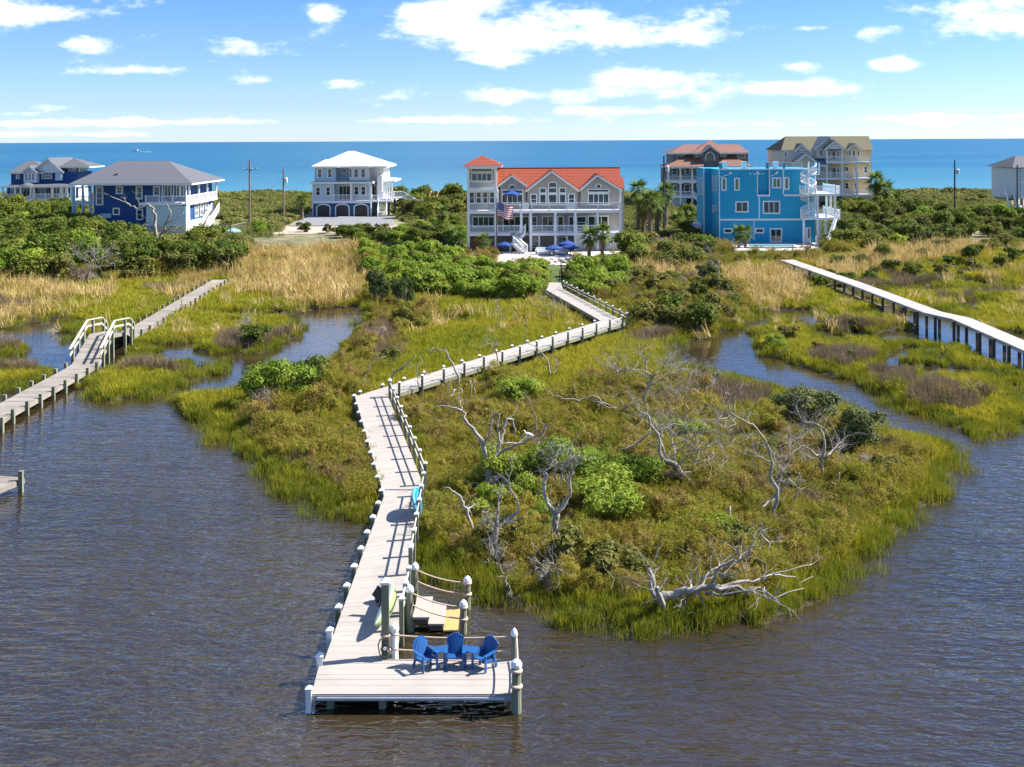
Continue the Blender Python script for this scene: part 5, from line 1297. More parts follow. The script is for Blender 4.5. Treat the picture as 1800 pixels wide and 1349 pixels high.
def house_cream():
    h = House('beach_house', 'tall cream house with olive shingle roof and three rows of balconies', 1452, 211.8, 2.0)
    T = lambda X: 1360 + X / 8.571; U = lambda Y: 230 + Y / 8.571
    h.block(T(800), T(1475), U(285), U(1065), 2.6, 15, M_cream); h.block(T(155), T(800), U(290), U(1065), 1.4, 15, M_greige); h.block(T(800), T(1475), U(985), U(1062), .2, 2.7, M_cream, 'beam')
    h.block(T(780), T(1440), U(1062), None, 9, 14, M_shade, 'shade_block')  # dark block painted as the shade under the open ground floor
    h.ridge_roof(T(112), T(1508), U(292), 1.35, U(84), 8, M_olive, T(180), T(1435))
    h.gable(T(298), T(545), U(297), T(415), U(190), 1.2, 6, M_olive, M_greige); h.gable(T(600), T(1050), U(272), T(826), U(84), .8, 8, M_blueroof, M_greige); h.gable(T(755), T(1078), U(272), T(912), U(140), -.2, 6, M_olive, M_whitesd); h.gable(T(1090), T(1325), U(286), T(1212), U(190), 1.1, 6, M_olive, M_cream)
    h.block(T(640), T(790), U(275), U(415), .9, 3, M_greige, 'bay')
    h.gable(T(325), T(645), U(462), T(492), U(348), -.8, 4, M_blueroof, M_greige); h.hip(T(560), T(800), U(515), -.6, 4, T(600), T(790), U(415), M_blueroof, dr=1.6); h.block(T(330), T(640), U(465), None, -.6, 3, M_greige)
    for (a, b, c, d) in ((165, 195, 325, 388), ): h.win(T(a), T(b), U(c), U(d), 1.4)
    for (a, c) in ((405, 257), (348, 302), (405, 302), (460, 302)): h.win(T(a), T(a + 28), U(c), U(c + 24), 1.2, 1, 1, .1)
    h.roundwin(T(575), U(322), 2.4, 1.4); h.win(T(688), T(738), U(295), U(378), .9, 1, 1, .14)
    for zt, zb in ((312, 460), (560, 705), (808, 950)):
        for a, b in ((828, 850), (882, 930), (962, 985)): h.win(T(a), T(b), U(zt), U(zb if a == 882 else zb - 60), 2.6, 1, 1, .12)
    for a, b in ((1132, 1158), (1192, 1230), (1266, 1292)): h.win(T(a), T(b), U(308), U(380), 2.6, 1, 1, .12)
    for (a, b, c, d) in ((1080, 1125, 548, 610), (1226, 1246, 558, 640), (1366, 1408, 548, 634), (1080, 1124, 792, 882), (1216, 1240, 795, 880), (1195, 1228, 262, 280)): h.win(T(a), T(b), U(c), U(d), 2.6, 1, 2 if d - c > 70 else 1, .12)
    for y in (468, 716, 960):
        x0 = 800 if y == 468 else 640
        h.slab(T(x0), T(1480), U(y), 0, 2.6, .3); h.rail(T(x0 + 5), T(1475), U(y), .1, 1.05)
    for X in (800, 1030, 1255, 1470):
        h.col(T(X), U(275 if X < 1040 else 470), U(1062), .2, .3); h.col(T(X), U(1060), None, .4, .5)
    return h
def house_right_edge():
    h = House('beach_house', 'pale blue house on timber stilts cut off by the right edge', 1830, 204.5, 2.0)
    T = lambda X: 1640 + X / 9.64; U = lambda Y: 260 + Y / 9.64
    h.block(T(1390), T(2050), U(345), U(865), 0, 10, M_paleblue); h.ridge_roof(T(1350), T(2100), U(335), -.8, U(135), 5, M_greyroof, T(1400), T(2050))
    for a in (1490, 1640): h.win(T(a), T(a + 80), U(370), U(540), 0, 1, 1, .14, pane=M_paleblue); h.win(T(a), T(a + 80), U(600), U(820), 0, 1, 1, .14, pane=M_paleblue)
    h.block(T(1380), T(2050), U(575), U(592), -.1, .1, M_trim, 'band'); h.block(T(1476), T(1488), U(345), U(865), -.08, .1, M_trim, 'corner_board')
    for X in (1400, 1500, 1620, 1760, 1900, 2030): h.col(T(X), U(860), None, .4, .4, M_brick if X > 1600 else M_oldwood); h.col(T(X), U(860), None, 8, .4, M_oldwood)
    h.slab(T(1275), T(1400), U(860), .5, 6, .25, M_oldwood); h.stairs((h.x(T(1330)), h.Y + 1, h.z(U(800))), (h.x(T(1275)), h.Y - 2.2, h.g), 1.3, M_oldwood)
    MB().lathe((h.x(T(1380)), h.Y - 1.5, h.g), [(.65, 0), (.65, 1.1), (.72, 1.15), (.5, 1.45), (.1, 1.6)], 14).build('cistern', M_whitesd, h.root)
    return h
HOUSES = [f() for f in (house_red, house_navy, house_white, house_far_left, house_copper, house_bright, house_cream, house_right_edge)]
# ------------------------------------------------------------------ shrubs and trees, each a thing
SHRUB = {}
def shrub_kind(key, m, n, size, variants=4, **kw):
    out = []
    for i in range(variants):
        me, cen = crown_mesh(key + '_foliage', m, 300 + 17 * len(SHRUB) + i, n, size, **kw)
        out.append((me, stems_mesh(key + '_stems', cen, bark, 400 + i)))
    SHRUB[key] = out
shrub_kind('wax_myrtle', M_hedge, 2600, 0.085, 5, lobes=13, rx=1.0, rz=0.85, z0=0.75, lob=(0.28, 0.5), holes=0.12)
shrub_kind('yaupon', M_thick, 2600, 0.085, 5, lobes=12, rx=1.0, rz=0.95, z0=0.8, lob=(0.28, 0.5), holes=0.2)
shrub_kind('mixed', leaf_mat('olive_shrub_leaf', (0.07, 0.095, 0.014), (0.135, 0.145, 0.024), (0.25, 0.21, 0.05), 0.35, 0.3), 2300, 0.08, 4, lobes=13, rx=1.0, rz=0.8, z0=0.7, lob=(0.2, 0.42), holes=0.3)
shrub_kind('oak', M_oak, 5200, 0.05, 3, lobes=15, rx=1.0, rz=0.7, z0=0.85, lob=(0.22, 0.42), holes=0.25)
shrub_kind('fine_myrtle', M_hedge, 6500, 0.042, 4, lobes=15, rx=1.0, rz=0.8, z0=0.7, lob=(0.24, 0.44), holes=0.15)
shrub_kind('cedar', leaf_mat('cedar_needles', (0.022, 0.05, 0.012), (0.045, 0.09, 0.015), (0.09, 0.13, 0.03), 0.2, 0.5), 3600, 0.055, 3, lobes=20, rx=0.9, rz=1.1, z0=1.05, lob=(0.14, 0.34), holes=0.35, asp=0.4)
shrub_kind('brown_twigs', leaf_mat('dry_twig_spray', (0.17, 0.13, 0.09), (0.27, 0.21, 0.16), (0.36, 0.30, 0.24), 0.15, 0.5), 1500, 0.085, 3, lobes=12, rx=0.9, rz=0.8, z0=0.6, lob=(0.2, 0.4), holes=0.4, asp=0.09)
def shrub(kind, name, label, x, y, sx, sz=None, group=None, z=None):
    fo, st = SHRUB[kind][rnd.randrange(len(SHRUB[kind]))]
    t = thing(name, label, 'shrub', (x, y, (gz(x, y) if z is None else z) - 0.05), group)
    t.rotation_euler = (0, 0, rnd.uniform(0, 6.28)); t.scale = (sx, sx * rnd.uniform(.85, 1.15), sz or sx * rnd.uniform(.8, 1.1))
    link_mesh('foliage', fo, t); link_mesh('stems', st, t); return t
ORD = 'first second third fourth fifth sixth seventh eighth ninth tenth eleventh twelfth thirteenth fourteenth fifteenth sixteenth seventeenth eighteenth nineteenth'.split()
TENS = {20: ('twentieth', 'twenty'), 30: ('thirtieth', 'thirty'), 40: ('fortieth', 'forty'), 50: ('fiftieth', 'fifty')}
def ordinal(i):
    if i <= 19: return ORD[i - 1]
    t = i // 10 * 10; return TENS[t][0] if i == t else TENS[t][1] + ' ' + ORD[i - t - 1]
LOOK = {'yaupon': ('yaupon_shrub', 'dark green shrub'), 'mixed': ('olive_shrub', 'olive brown shrub'), 'wax_myrtle': ('wax_myrtle_shrub', 'bright green shrub'), 'brown_twigs': ('bare_shrub', 'leafless grey shrub')}
NOFILL = [(232, 424), (330, 424), (335, 464), (240, 464)]   # open ground around the bare tree
def fill(poly, spacing, kinds, place, smin, smax, tries=5000, maxn=120, zg=1.0, hz=1.0):
    """shrubs standing about a spacing apart inside a stretch of ground; rows are counted from the viewer"""
    w = np.array([P(a, b, zg)[:2] for a, b in poly]); lo, hi = w.min(0), w.max(0); pts = []
    X = np.array([rnd.uniform(lo[0], hi[0]) for _ in range(tries)]); Y = np.array([rnd.uniform(lo[1], hi[1]) for _ in range(tries)])
    ok = ~in_poly(X, Y, np.array([P(a, b, zg)[:2] for a, b in NOFILL])) & in_poly(X, Y, w) & ~near_deck(X, Y) & (zone(X, Y, np.full(tries, zg)) != 7)
    for x, y in zip(X[ok], Y[ok]):
        if len(pts) >= maxn: break
        if all((x - a) ** 2 + (y - b) ** 2 > spacing ** 2 for a, b in pts): pts.append((x, y))
    pts = [(x, y, kinds[rnd.randrange(len(kinds))]) for x, y in pts]
    for k in sorted(set(p[2] for p in pts)):
        mine = sorted([p for p in pts if p[2] == k], key=lambda p: p[1]); nrow = 1 if len(mine) < 5 else (2 if len(mine) < 14 else 3)
        names = {1: [''], 2: ['front row, ', 'back row, '], 3: ['front row, ', 'middle row, ', 'back row, ']}[nrow]; per = -(-len(mine) // nrow)
        for r_ in range(nrow):
            row = sorted(mine[r_ * per:(r_ + 1) * per], key=lambda p: p[0] / p[1])
            for i, (x, y, _) in enumerate(row):
                sc = rnd.uniform(smin, smax)
                shrub(k, LOOK[k][0], '%s %s, %s%s from left' % (LOOK[k][1], place, names[r_], ordinal(i + 1)), x, y, sc, sc * rnd.uniform(.75, 1.1) * hz, LOOK[k][1] + 's ' + place)
def thickets():
    Yp, Mx, Wx, Br = 'yaupon', 'mixed', 'wax_myrtle', 'brown_twigs'
    fill([(-60, 408), (150, 412), (165, 436), (400, 440), (430, 458), (400, 478), (150, 488), (-60, 500)], 2.8, [Yp] * 5 + [Mx] * 3 + [Wx, Br], 'below the navy house', 1.7, 2.7, maxn=130)
    fill([(-40, 384), (140, 386), (140, 402), (-60, 404)], 4.0, [Yp] * 4 + [Mx], 'before the far left house', 1.9, 2.6, maxn=22)
    fill([(440, 414), (690, 416), (800, 400), (820, 440), (640, 440), (560, 412), (445, 418)], 2.7, [Mx, Yp, Wx], 'beside the sand road', 1.0, 1.7, maxn=46)
    fill([(690, 372), (815, 372), (815, 400), (720, 400)], 4.2, [Yp, Mx], 'right of the white house', 2.0, 2.8, maxn=22)
    fill([(1465, 400), (1800, 392), (1860, 420), (1700, 430), (1560, 448), (1480, 440)], 3.4, [Yp] * 3 + [Mx] * 4 + [Wx], 'right of the blue house', 1.3, 2.2, maxn=60)
    fill([(1455, 376), (1620, 378), (1660, 392), (1470, 398)], 4.0, [Yp, Mx], 'below the cream house', 1.7, 2.4, maxn=20)
    fill([(1095, 436), (1240, 440), (1250, 462), (1180, 472), (1095, 464)], 2.5, [Yp, Mx, Wx, Br], 'left of the blue house', 1.2, 2.0, maxn=44)
    fill([(1180, 395), (1262, 395), (1262, 425), (1205, 425)], 3.2, [Yp, Mx], 'among the low palms', 1.2, 1.8, maxn=12)
    fill([(640, 450), (790, 458), (830, 472), (945, 478), (955, 508), (900, 520), (760, 510), (680, 496), (650, 474)], 1.9, [Wx] * 6 + [Mx], 'left of the garden path', 1.15, 1.75, maxn=100)
    fill([(1000, 474), (1090, 468), (1098, 504), (1050, 518), (1008, 502)], 1.8, [Wx] * 5 + [Mx], 'right of the garden path', 1.15, 1.7, maxn=40)
    fill([(1105, 480), (1250, 470), (1320, 540), (1240, 575), (1130, 580), (1105, 520)], 2.6, [Mx] * 4 + [Yp, Br], 'on the creek bank', 0.9, 1.7, maxn=36)
    fill([(1420, 470), (1560, 455), (1700, 440), (1800, 430), (1800, 460), (1560, 485), (1440, 500)], 4.0, [Mx, Yp], 'by the right reeds', 0.8, 1.4, maxn=26)
thickets()
def px_shrub(kind, px, py, s, label, sz=None, name='marsh_shrub'):
    p = P(px, py, 0.3); shrub(kind, name, label, p.x, p.y, s, sz)
for a in [('fine_myrtle', 488, 712, 2.17, 'bright yellow green bush at the left tip of the island'), ('yaupon', 545, 690, 1.55, 'dark green bush behind the bright bush on the left tip'), ('brown_twigs', 460, 728, 1.2, 'leafless brown bush on the left tip of the island'), ('brown_twigs', 520, 715, 0.9, 'small twiggy bush below the dark bush'),
          ('yaupon', 448, 606, 1.25, 'dark bush under the pale snag on the left pond islet'), ('cedar', 665, 545, 1.9, 'wind bent cedar at the pond corner below the hedge'), ('cedar', 712, 548, 1.6, 'sparse cedar beside the pond corner'), ('mixed', 712, 578, 1.5, 'rounded bush below the cedars'), ('brown_twigs', 660, 600, 1.1, 'grey brown bush on the pond bank'), ('mixed', 690, 640, 1.0, 'low bush on the bank left of the walkway'),
          ('fine_myrtle', 912, 712, 1.52, 'yellow green bush standing alone behind the tall snag'), ('fine_myrtle', 890, 860, 1.38, 'bright bush at the foot of the tall snag'), ('fine_myrtle', 990, 862, 1.74, 'largest bright green bush at the island centre'), ('fine_myrtle', 1035, 868, 1.45, 'bright green bush right of the forked dead tree'), ('fine_myrtle', 1112, 868, 1.23, 'small bright bush left of the fallen branches'),
          ('fine_myrtle', 1080, 915, 1.67, 'yellow topped bush right of the island centre'), ('fine_myrtle', 930, 900, 1.16, 'green bush beneath the curved pale snag'), ('fine_myrtle', 955, 925, 0.72, 'tiny bright bush left of the forked trunk'), ('fine_myrtle', 1255, 950, 1.01, 'low fresh green bush right of the dark stump'), ('fine_myrtle', 1060, 845, 1.35, 'bright bush behind the yellow topped bush'), ('fine_myrtle', 860, 905, 1.1, 'shaded green bush left of the curved pale snag'), ('mixed', 1010, 1000, 1.15, 'olive bush at the near shore below the forked tree'), ('mixed', 1090, 1020, 1.2, 'olive bush left of the fallen shore tree'), ('mixed', 880, 960, 1.1, 'dark olive bush behind the bleached twiggy snag'), ('mixed', 1300, 970, 1.0, 'olive bush above the fallen shore tree'), ('fine_myrtle', 1210, 775, 1.01, 'yellow green bush inside the fallen dead tree'),
          ('oak', 1418, 752, 1.9, 'rounded live oak shrub at the creek edge'), ('oak', 1505, 797, 1.6, 'second live oak shrub nearer the island point'), ('brown_twigs', 1150, 905, 1.0, 'leafless grey bush beside the yellow topped bush'), ('brown_twigs', 1190, 860, .9, 'leafless grey bush under the fallen dead tree'), ('mixed', 1560, 838, .95, 'olive bush near the island point'), ('brown_twigs', 1530, 830, .8, 'brown bush below the second live oak'),
          ('mixed', 1385, 600, .95, 'dark topped bush at the head of the right islet'), ('fine_myrtle', 1365, 614, 1.01, 'yellow green bush on the head of the right islet'), ('mixed', 1440, 618, .6, 'low bush on the right islet'), ('mixed', 1500, 575, .8, 'small bush on the brown islet by the right boardwalk'), ('mixed', 1495, 640, .75, 'green bush on the middle of the right islet'),
          ('mixed', 1180, 580, 1.5, 'rounded green mound right of the walkway corner'), ('mixed', 1255, 560, 1.7, 'broad olive mound at the creek head'), ('cedar', 1238, 505, 1.5, 'dark green cedar above the creek bank'), ('brown_twigs', 1110, 560, 1.0, 'leafless bush at the walkway corner'), ('mixed', 1660, 715, .7, 'yellow flowering bush on the right islet'),
          ('brown_twigs', 165, 500, 1.5, 'leafless grey shrub under the navy house thicket'), ('brown_twigs', 900, 1010, .6, 'bleached twig bush at the near shore'), ('brown_twigs', 960, 1035, .55, 'dry twig bush right of the near shore twigs'), ('brown_twigs', 800, 960, .7, 'shaded dry bush beside the walkway')]:
    px_shrub(*a)

# ------------------------------------------------------------------ palms
M_frond = leaf_mat('palm_frond', (0.05, 0.10, 0.018), (0.10, 0.17, 0.025), (0.20, 0.24, 0.05), 0.3, 0.6)
M_dryfrond = leaf_mat('dry_palm_frond', (0.22, 0.15, 0.06), (0.38, 0.27, 0.12), None, 0.2, 0.6)
M_palmtrunk = mat('palm_trunk', (0.17, 0.135, 0.105), 0.95, 0.45, 6, 0.03, 14)
def frond_mesh(name, m, seed, droop):
    r = random.Random(seed); V, T = [], []
    L = 0.75; n = 15
    def pt(t): return Vector((L * t, 0, 0.10 * t - droop * 0.35 * t * t))
    def strip(a, b, w):
        o = len(V); d = (b - a).normalized(); s = d.cross(Vector((0, 0, 1))); s = s.normalized() * w if s.length > 1e-3 else Vector((0, w, 0))
        mid = a.lerp(b, .55) + Vector((0, 0, .03)); V.extend([a - s, a + s, mid - s * .8, mid + s * .8, b]); T.extend([(o, o + 1, o + 3), (o, o + 3, o + 2), (o + 2, o + 3, o + 4)])
    strip(Vector((0, 0, 0)), pt(1.0), .03)
    for i in range(n):
        a = (i / (n - 1) - .5) * 2; ang = a * 1.9; l = (0.75 - .25 * abs(a)) * r.uniform(.85, 1.1); base = pt(0.75 + .25 * (1 - abs(a)))
        tip = base + Vector((math.cos(ang) * l, math.sin(ang) * l, -droop * .5 * l - .25 * l * r.random() - .1)); strip(base, tip, .045)
    return np_mesh(name, [tuple(v) for v in V], T, m)
FR = [frond_mesh('frond', M_frond, i, d) for i, d in enumerate((0.1, 0.45, 0.9))] + [frond_mesh('dry_frond', M_dryfrond, 9, 1.3)]
def palm(px, py, crown_py, label, zg=1.1, sc=1.0, lean=0.0, dry=4, Yd=None):
    b = P(px, py, zg) if Yd is None else F(px, py, Yd); top = F(px + lean, crown_py, b.y); t = thing('palm_tree', label, 'palm tree', b, 'cabbage palms around the houses')
    hgt = top.z - b.z; n = 9; pts = [b.lerp(top, i / n) + Vector((rnd.uniform(-.03, .03), rnd.uniform(-.03, .03), 0)) for i in range(n + 1)]; pts[0].z -= .3
    MB().tube(pts, [.2 * sc + .03 * (i % 2) for i in range(n + 1)], 9).build('trunk', M_palmtrunk, t)
    k = 26
    for i in range(k + dry):
        e = i / k
        if i < k: me = FR[0 if e < .35 else (1 if e < .72 else 2)]; el = 1.2 - 1.75 * e
        else: me = FR[3]; el = -.75 - .3 * rnd.random()
        o = bpy.data.objects.new('frond' if i < k else 'dry_frond', me); COL.objects.link(o); o.parent = t
        o.location = top - b + Vector((0, 0, -.12 * e)); o.rotation_euler = (0, -el, i * 2.399 + rnd.uniform(-.2, .2)); s = sc * rnd.uniform(.85, 1.15); o.scale = (s, s, s)
    return t
for a in [(800, 450, 415, 'left palm of the pair beside the orange roofed house tower', 1.1, 1.35), (808, 452, 424, 'shorter palm of the pair beside the tower', 1.1, 1.15), (850, 451, 423, 'small palm in front of the brick pier', 1.1, .9), (778, 412, 374, 'palm behind the hedge between white and orange roofed houses', 1.3, 1.1),
          (1036, 451, 416, 'palm on the patio left of its taller neighbour', 1.1, 1.15), (1059, 452, 409, 'taller palm on the patio at the right end of the house', 1.1, 1.15),
          (1131, 424, 362, 'leftmost tall palm of the big clump', 1.2, 1.5), (1143, 426, 352, 'thick middle palm of the big clump', 1.2, 1.6), (1155, 420, 358, 'right palm of the big clump', 1.3, 1.5), (1122, 412, 333, 'tallest palm of the clump leaning left', 1.4, 1.4), (1170, 405, 338, 'palm beside the dark utility pole', 1.5, 1.5), (1192, 402, 384, 'low palm in front of the copper roofed house', 1.5, 1.0), (1218, 410, 385, 'low palm left of the blue house', 1.4, 1.1), (1248, 418, 400, 'small palm at the blue house corner', 1.3, 1.1),
          (1298.5, 437, 409, 'left pool palm in front of the blue house', 1.2, .95), (1311, 436, 408, 'right pool palm in front of the blue house', 1.2, .95), (1467, 428, 411, 'small palm by the white deck stairs', 1.2, .9), (1540, 376, 318, 'taller palm right of the cream house', 2.0, 1.7), (1556, 377, 334, 'shorter palm right of the cream house', 2.0, 1.7), (531, 388, 352, 'slender palm left of the white house', 1.8, 1.2), (718, 380, 352, 'palm by the pool deck of the white house', 1.8, 1.0), (105, 402, 388, 'low palm in the thicket beside the navy house', 1.5, 1.5)]:
    palm(*a)

# ------------------------------------------------------------------ dead trees
def gnarl(pts, seed, amt=0.075, sub=3):
    r = random.Random(seed); out = []
    for a, b in zip(pts, pts[1:]):
        l = (b - a).length
        for i in range(sub):
            p = a.lerp(b, i / sub); out.append(p + Vector((r.gauss(0, amt), r.gauss(0, amt), r.gauss(0, amt))) * l * (0 if i == 0 else 1))
    out.append(pts[-1]); return out
def twig(b, p, d, l, r, depth, R):
    n = 3; pts = [p]; dd = d.copy()
    for i in range(n):
        dd = (dd + Vector((R.gauss(0, .3), R.gauss(0, .3), R.gauss(0, .25)))).normalized(); pts.append(pts[-1] + dd * l / n)
    b.tube(pts, [r * (1 - .75 * i / n) for i in range(n + 1)], 4, False)
    if depth > 0:
        for k in range(R.choice((2, 3))):
            q = pts[R.randint(1, n)]; twig(b, q, (dd + Vector((R.gauss(0, .7), R.gauss(0, .7), R.gauss(.1, .5)))).normalized(), l * R.uniform(.45, .75), r * .55, depth - 1, R)
def dead_tree(label, base, limbs, tf=lambda x, y: (x, y), zg=0.3, seed=1, r0=0.13, twigs=10, tl=0.7, depth=1, drift=0.9, name='dead_tree', m=None, cat='dead tree', tw_r=0.016):
    """limbs: [(points, radius start, radius end)] in photo pixels; the first is the trunk. Limbs spread in depth too"""
    R = random.Random(seed); B = P(*tf(*base), zg); t = thing(name, label, cat, B); tw = MB(); nm = 'trunk'; segs = []
    world = []
    for li, (pts, ra, rb) in enumerate(limbs):
        k = len(pts); end = R.uniform(-1, 1) * drift if li else R.uniform(-.3, .3)
        # a limb starts at the depth of the nearest earlier limb point
        y0 = 0.0
        if li:
            q0 = tf(*pts[0]); y0 = min(((q0[0] - u) ** 2 + (q0[1] - v) ** 2, w) for (u, v, w) in world)[1]
        ps = []
        for i, q in enumerate(pts):
            u, v = tf(*q); dy = y0 + (end - y0 * .0) * (i / max(1, k - 1)) if li else end * (i / max(1, k - 1)); ps.append(F(u, v, B.y + dy)); world.append((u, v, dy))
        if li == 0 and not name.startswith('fallen'): ps[0].z = min(ps[0].z, B.z - .1)
        ps = gnarl(ps, seed * 31 + li); n = len(ps)
        MB().tube(ps, [(ra + (rb - ra) * (i / (n - 1)) ** .8) * .88 * R.uniform(.88, 1.12) for i in range(n)], 7).build('trunk' if li == 0 else 'branch', m or dead_wood, t, smooth=True); segs.append((ps, rb))
    for i in range(twigs):
        ps, rb = segs[R.randrange(len(segs))]; j = R.randint(len(ps) // 3, len(ps) - 1); p = ps[j]; d = (ps[j] - ps[j - 1]).normalized()
        twig(tw, p, (d * .6 + Vector((R.gauss(0, .6), R.gauss(0, .6), R.gauss(.25, .5)))).normalized(), tl * R.uniform(.5, 1.2), tw_r, depth, R)
    if tw.v: tag(tw.build('twigs', m or dead_wood, t), kind='stuff')
    return t
def dead_trees():
    a = lambda x, y: (770 + x / 7.5, 680 + y / 7.5)
    dead_tree('tall grey snag with spreading bare limbs left of the island centre', (655, 1420), [([(655, 1420), (650, 1260), (680, 1080), (660, 980), (600, 800), (560, 690), (470, 560), (360, 440), (310, 320)], .17, .07), ([(310, 320), (180, 280), (0, 265), (-60, 280)], .06, .02), ([(310, 320), (290, 210), (255, 145)], .035, .012), ([(600, 790), (680, 650), (690, 520), (710, 400), (775, 335)], .07, .03), ([(690, 1000), (760, 920), (800, 860), (840, 700), (850, 540), (920, 420), (990, 430), (1020, 580), (1015, 650)], .12, .035),
        ([(790, 880), (960, 800), (1130, 740), (1260, 670), (1390, 590), (1420, 510), (1490, 480)], .085, .03), ([(820, 780), (940, 740), (1120, 740)], .04, .03), ([(800, 850), (800, 600), (780, 460), (820, 350)], .06, .02), ([(705, 900), (725, 700), (715, 560)], .025, .012), ([(1240, 670), (1340, 690)], .03, .015), ([(1300, 600), (1290, 380), (1210, 180), (1100, 55)], .025, .012)], a, seed=2, twigs=26, tl=.7)
    dead_tree('curved pale snag leaning over at the foot of the tall snag', (700, 1440), [([(700, 1440), (740, 1290), (780, 1200), (860, 1190)], .16, .10), ([(860, 1190), (875, 1290), (880, 1370)], .08, .03), ([(760, 1210), (620, 1330), (450, 1270), (310, 1240), (260, 1280)], .07, .025), ([(780, 1180), (660, 1190), (590, 1170)], .05, .02)], a, seed=3, twigs=5, tl=.5)
    b = lambda x, y: (720 + x / 3.855, 760 + y / 3.855)
    dead_tree('forked grey dead tree with two upright horns at the island centre', (988, 800), [([(988, 800), (985, 640), (995, 545)], .15, .13), ([(995, 550), (930, 480), (912, 400), (930, 300), (915, 262), (965, 222), (1010, 200)], .10, .03), ([(995, 550), (1060, 470), (1092, 400), (1085, 300), (1110, 205), (1128, 170)], .10, .025), ([(990, 330), (990, 230), (985, 150)], .05, .02), ([(1030, 330), (1040, 230), (1085, 150)], .05, .02)], b, seed=4, twigs=60, tl=.7, depth=2, drift=.6)
    dead_tree('dark dead trunk with thin crooked limbs beside the forked tree', (570, 870), [([(570, 870), (580, 700), (590, 640)], .17, .12), ([(590, 650), (592, 560), (602, 430), (610, 350)], .06, .02), ([(600, 650), (660, 610), (780, 575)], .05, .015), ([(575, 640), (530, 600), (440, 622)], .05, .015), ([(640, 620), (700, 570), (738, 530), (735, 470), (690, 400), (670, 340), (690, 230), (705, 150)], .075, .02)], b, seed=5, twigs=34, tl=.6)
    dead_tree('slim bent dead tree nearest the walkway bend', (425, 730), [([(425, 730), (418, 620), (392, 520), (350, 460), (318, 420), (270, 378), (228, 380)], .10, .03), ([(392, 520), (440, 522)], .04, .015)], b, seed=6, twigs=5, tl=.5)
    dead_tree('bleached twiggy snag standing in the shore grass', (690, 1095), [([(690, 1095), (650, 1010), (610, 900), (570, 830)], .035, .012)], b, seed=7, twigs=16, tl=.6, depth=2, zg=.2)
    dead_tree('second bleached twiggy snag at the near shore', (925, 1090), [([(925, 1090), (930, 1000), (895, 900), (850, 840)], .035, .012), ([(930, 1000), (1000, 930), (970, 860)], .02, .01)], b, seed=8, twigs=18, tl=.6, depth=2, zg=.2)
    c = lambda x, y: (1080 + x / 4.5, 880 + y / 4.5)
    dead_tree('large bleached fallen tree with root flare lying along the shore', (365, 900), [([(340, 795), (430, 750), (560, 705), (700, 685), (900, 690), (1150, 690), (1500, 695)], .21, .02), ([(362, 905), (352, 800), (305, 650), (270, 535)], .20, .07), ([(372, 900), (360, 780), (340, 690)], .17, .08), ([(345, 800), (300, 720), (285, 640)], .14, .05), ([(680, 685), (740, 580), (832, 500)], .07, .03), ([(760, 670), (1000, 640), (1150, 622), (1300, 570), (1485, 518)], .09, .015), ([(1150, 625), (1350, 600), (1570, 600)], .04, .012), ([(770, 650), (830, 530), (920, 480), (1000, 470), (1060, 430), (1075, 380), (1110, 355)], .06, .02), ([(830, 600), (920, 520), (1000, 440)], .05, .02), ([(850, 610), (1000, 545)], .05, .02), ([(640, 715), (705, 770), (702, 880)], .06, .02), ([(720, 730), (850, 750), (1150, 745), (1240, 780)], .05, .015), ([(740, 740), (900, 830), (1010, 890)], .03, .01), ([(1160, 690), (1200, 760), (1310, 830)], .025, .01), ([(600, 700), (605, 645)], .045, .025), ([(650, 690), (672, 580)], .02, .01), ([(490, 590), (540, 720), (580, 880)], .02, .012)], c, zg=.15, seed=9, twigs=60, tl=1.1, drift=1.2, name='fallen_tree', cat='fallen tree')
    dead_tree('short bent snag above the fallen tree', (1235, 480), [([(1235, 480), (1225, 340), (1180, 300), (1150, 240), (1168, 185)], .06, .025), ([(1225, 330), (1330, 325)], .03, .01)], c, seed=10, twigs=12, tl=.4)
    dead_tree('thin grey stick leaning above the fallen tree', (1175, 510), [([(1175, 510), (1160, 410), (1120, 340), (1070, 255)], .03, .012)], c, seed=11, twigs=3, tl=.3)
    e = lambda x, y: (1060 + x / 3.855, 600 + y / 3.855)
    dead_tree('big collapsed dead tree with a fan of bleached branches', (600, 1010), [([(640, 985), (540, 900), (480, 830), (400, 800)], .13, .12), ([(400, 800), (380, 720), (345, 600), (300, 500), (250, 480)], .10, .05), ([(130, 740), (300, 630), (480, 560), (640, 525), (840, 520)], .05, .02), ([(480, 830), (470, 700), (440, 590)], .05, .02), ([(540, 890), (640, 870), (740, 825)], .05, .015), ([(480, 740), (600, 700), (760, 690), (870, 690)], .04, .012), ([(470, 700), (620, 640), (800, 600), (900, 560)], .04, .012), ([(500, 850), (560, 800), (600, 700)], .04, .015), ([(440, 800), (400, 700), (380, 610), (350, 540)], .05, .02), ([(560, 750), (700, 745), (800, 800)], .03, .012), ([(640, 880), (700, 930), (740, 970)], .03, .01)], e, seed=12, twigs=95, tl=1.5, depth=2, drift=1.6, name='fallen_tree', cat='fallen tree')
    dead_tree('wide grey dead crown of fine twigs above the collapsed tree', (318, 480), [([(318, 480), (310, 330), (330, 230), (270, 130), (245, 60)], .10, .03), ([(315, 245), (200, 195), (100, 212), (68, 180)], .05, .02), ([(320, 300), (440, 210), (560, 190), (650, 240)], .05, .015), ([(330, 250), (420, 150), (500, 170)], .04, .012), ([(315, 400), (400, 330), (490, 320)], .05, .02)], e, seed=13, twigs=120, tl=1.25, depth=2, drift=1.5)
    dead_tree('arched dead limb standing right of the grey dead crown', (720, 440), [([(720, 440), (700, 370), (620, 325), (490, 322)], .08, .03), ([(680, 340), (750, 275), (762, 210)], .06, .03), ([(630, 470), (590, 350), (575, 270)], .06, .02)], e, seed=14, twigs=16, tl=.7)
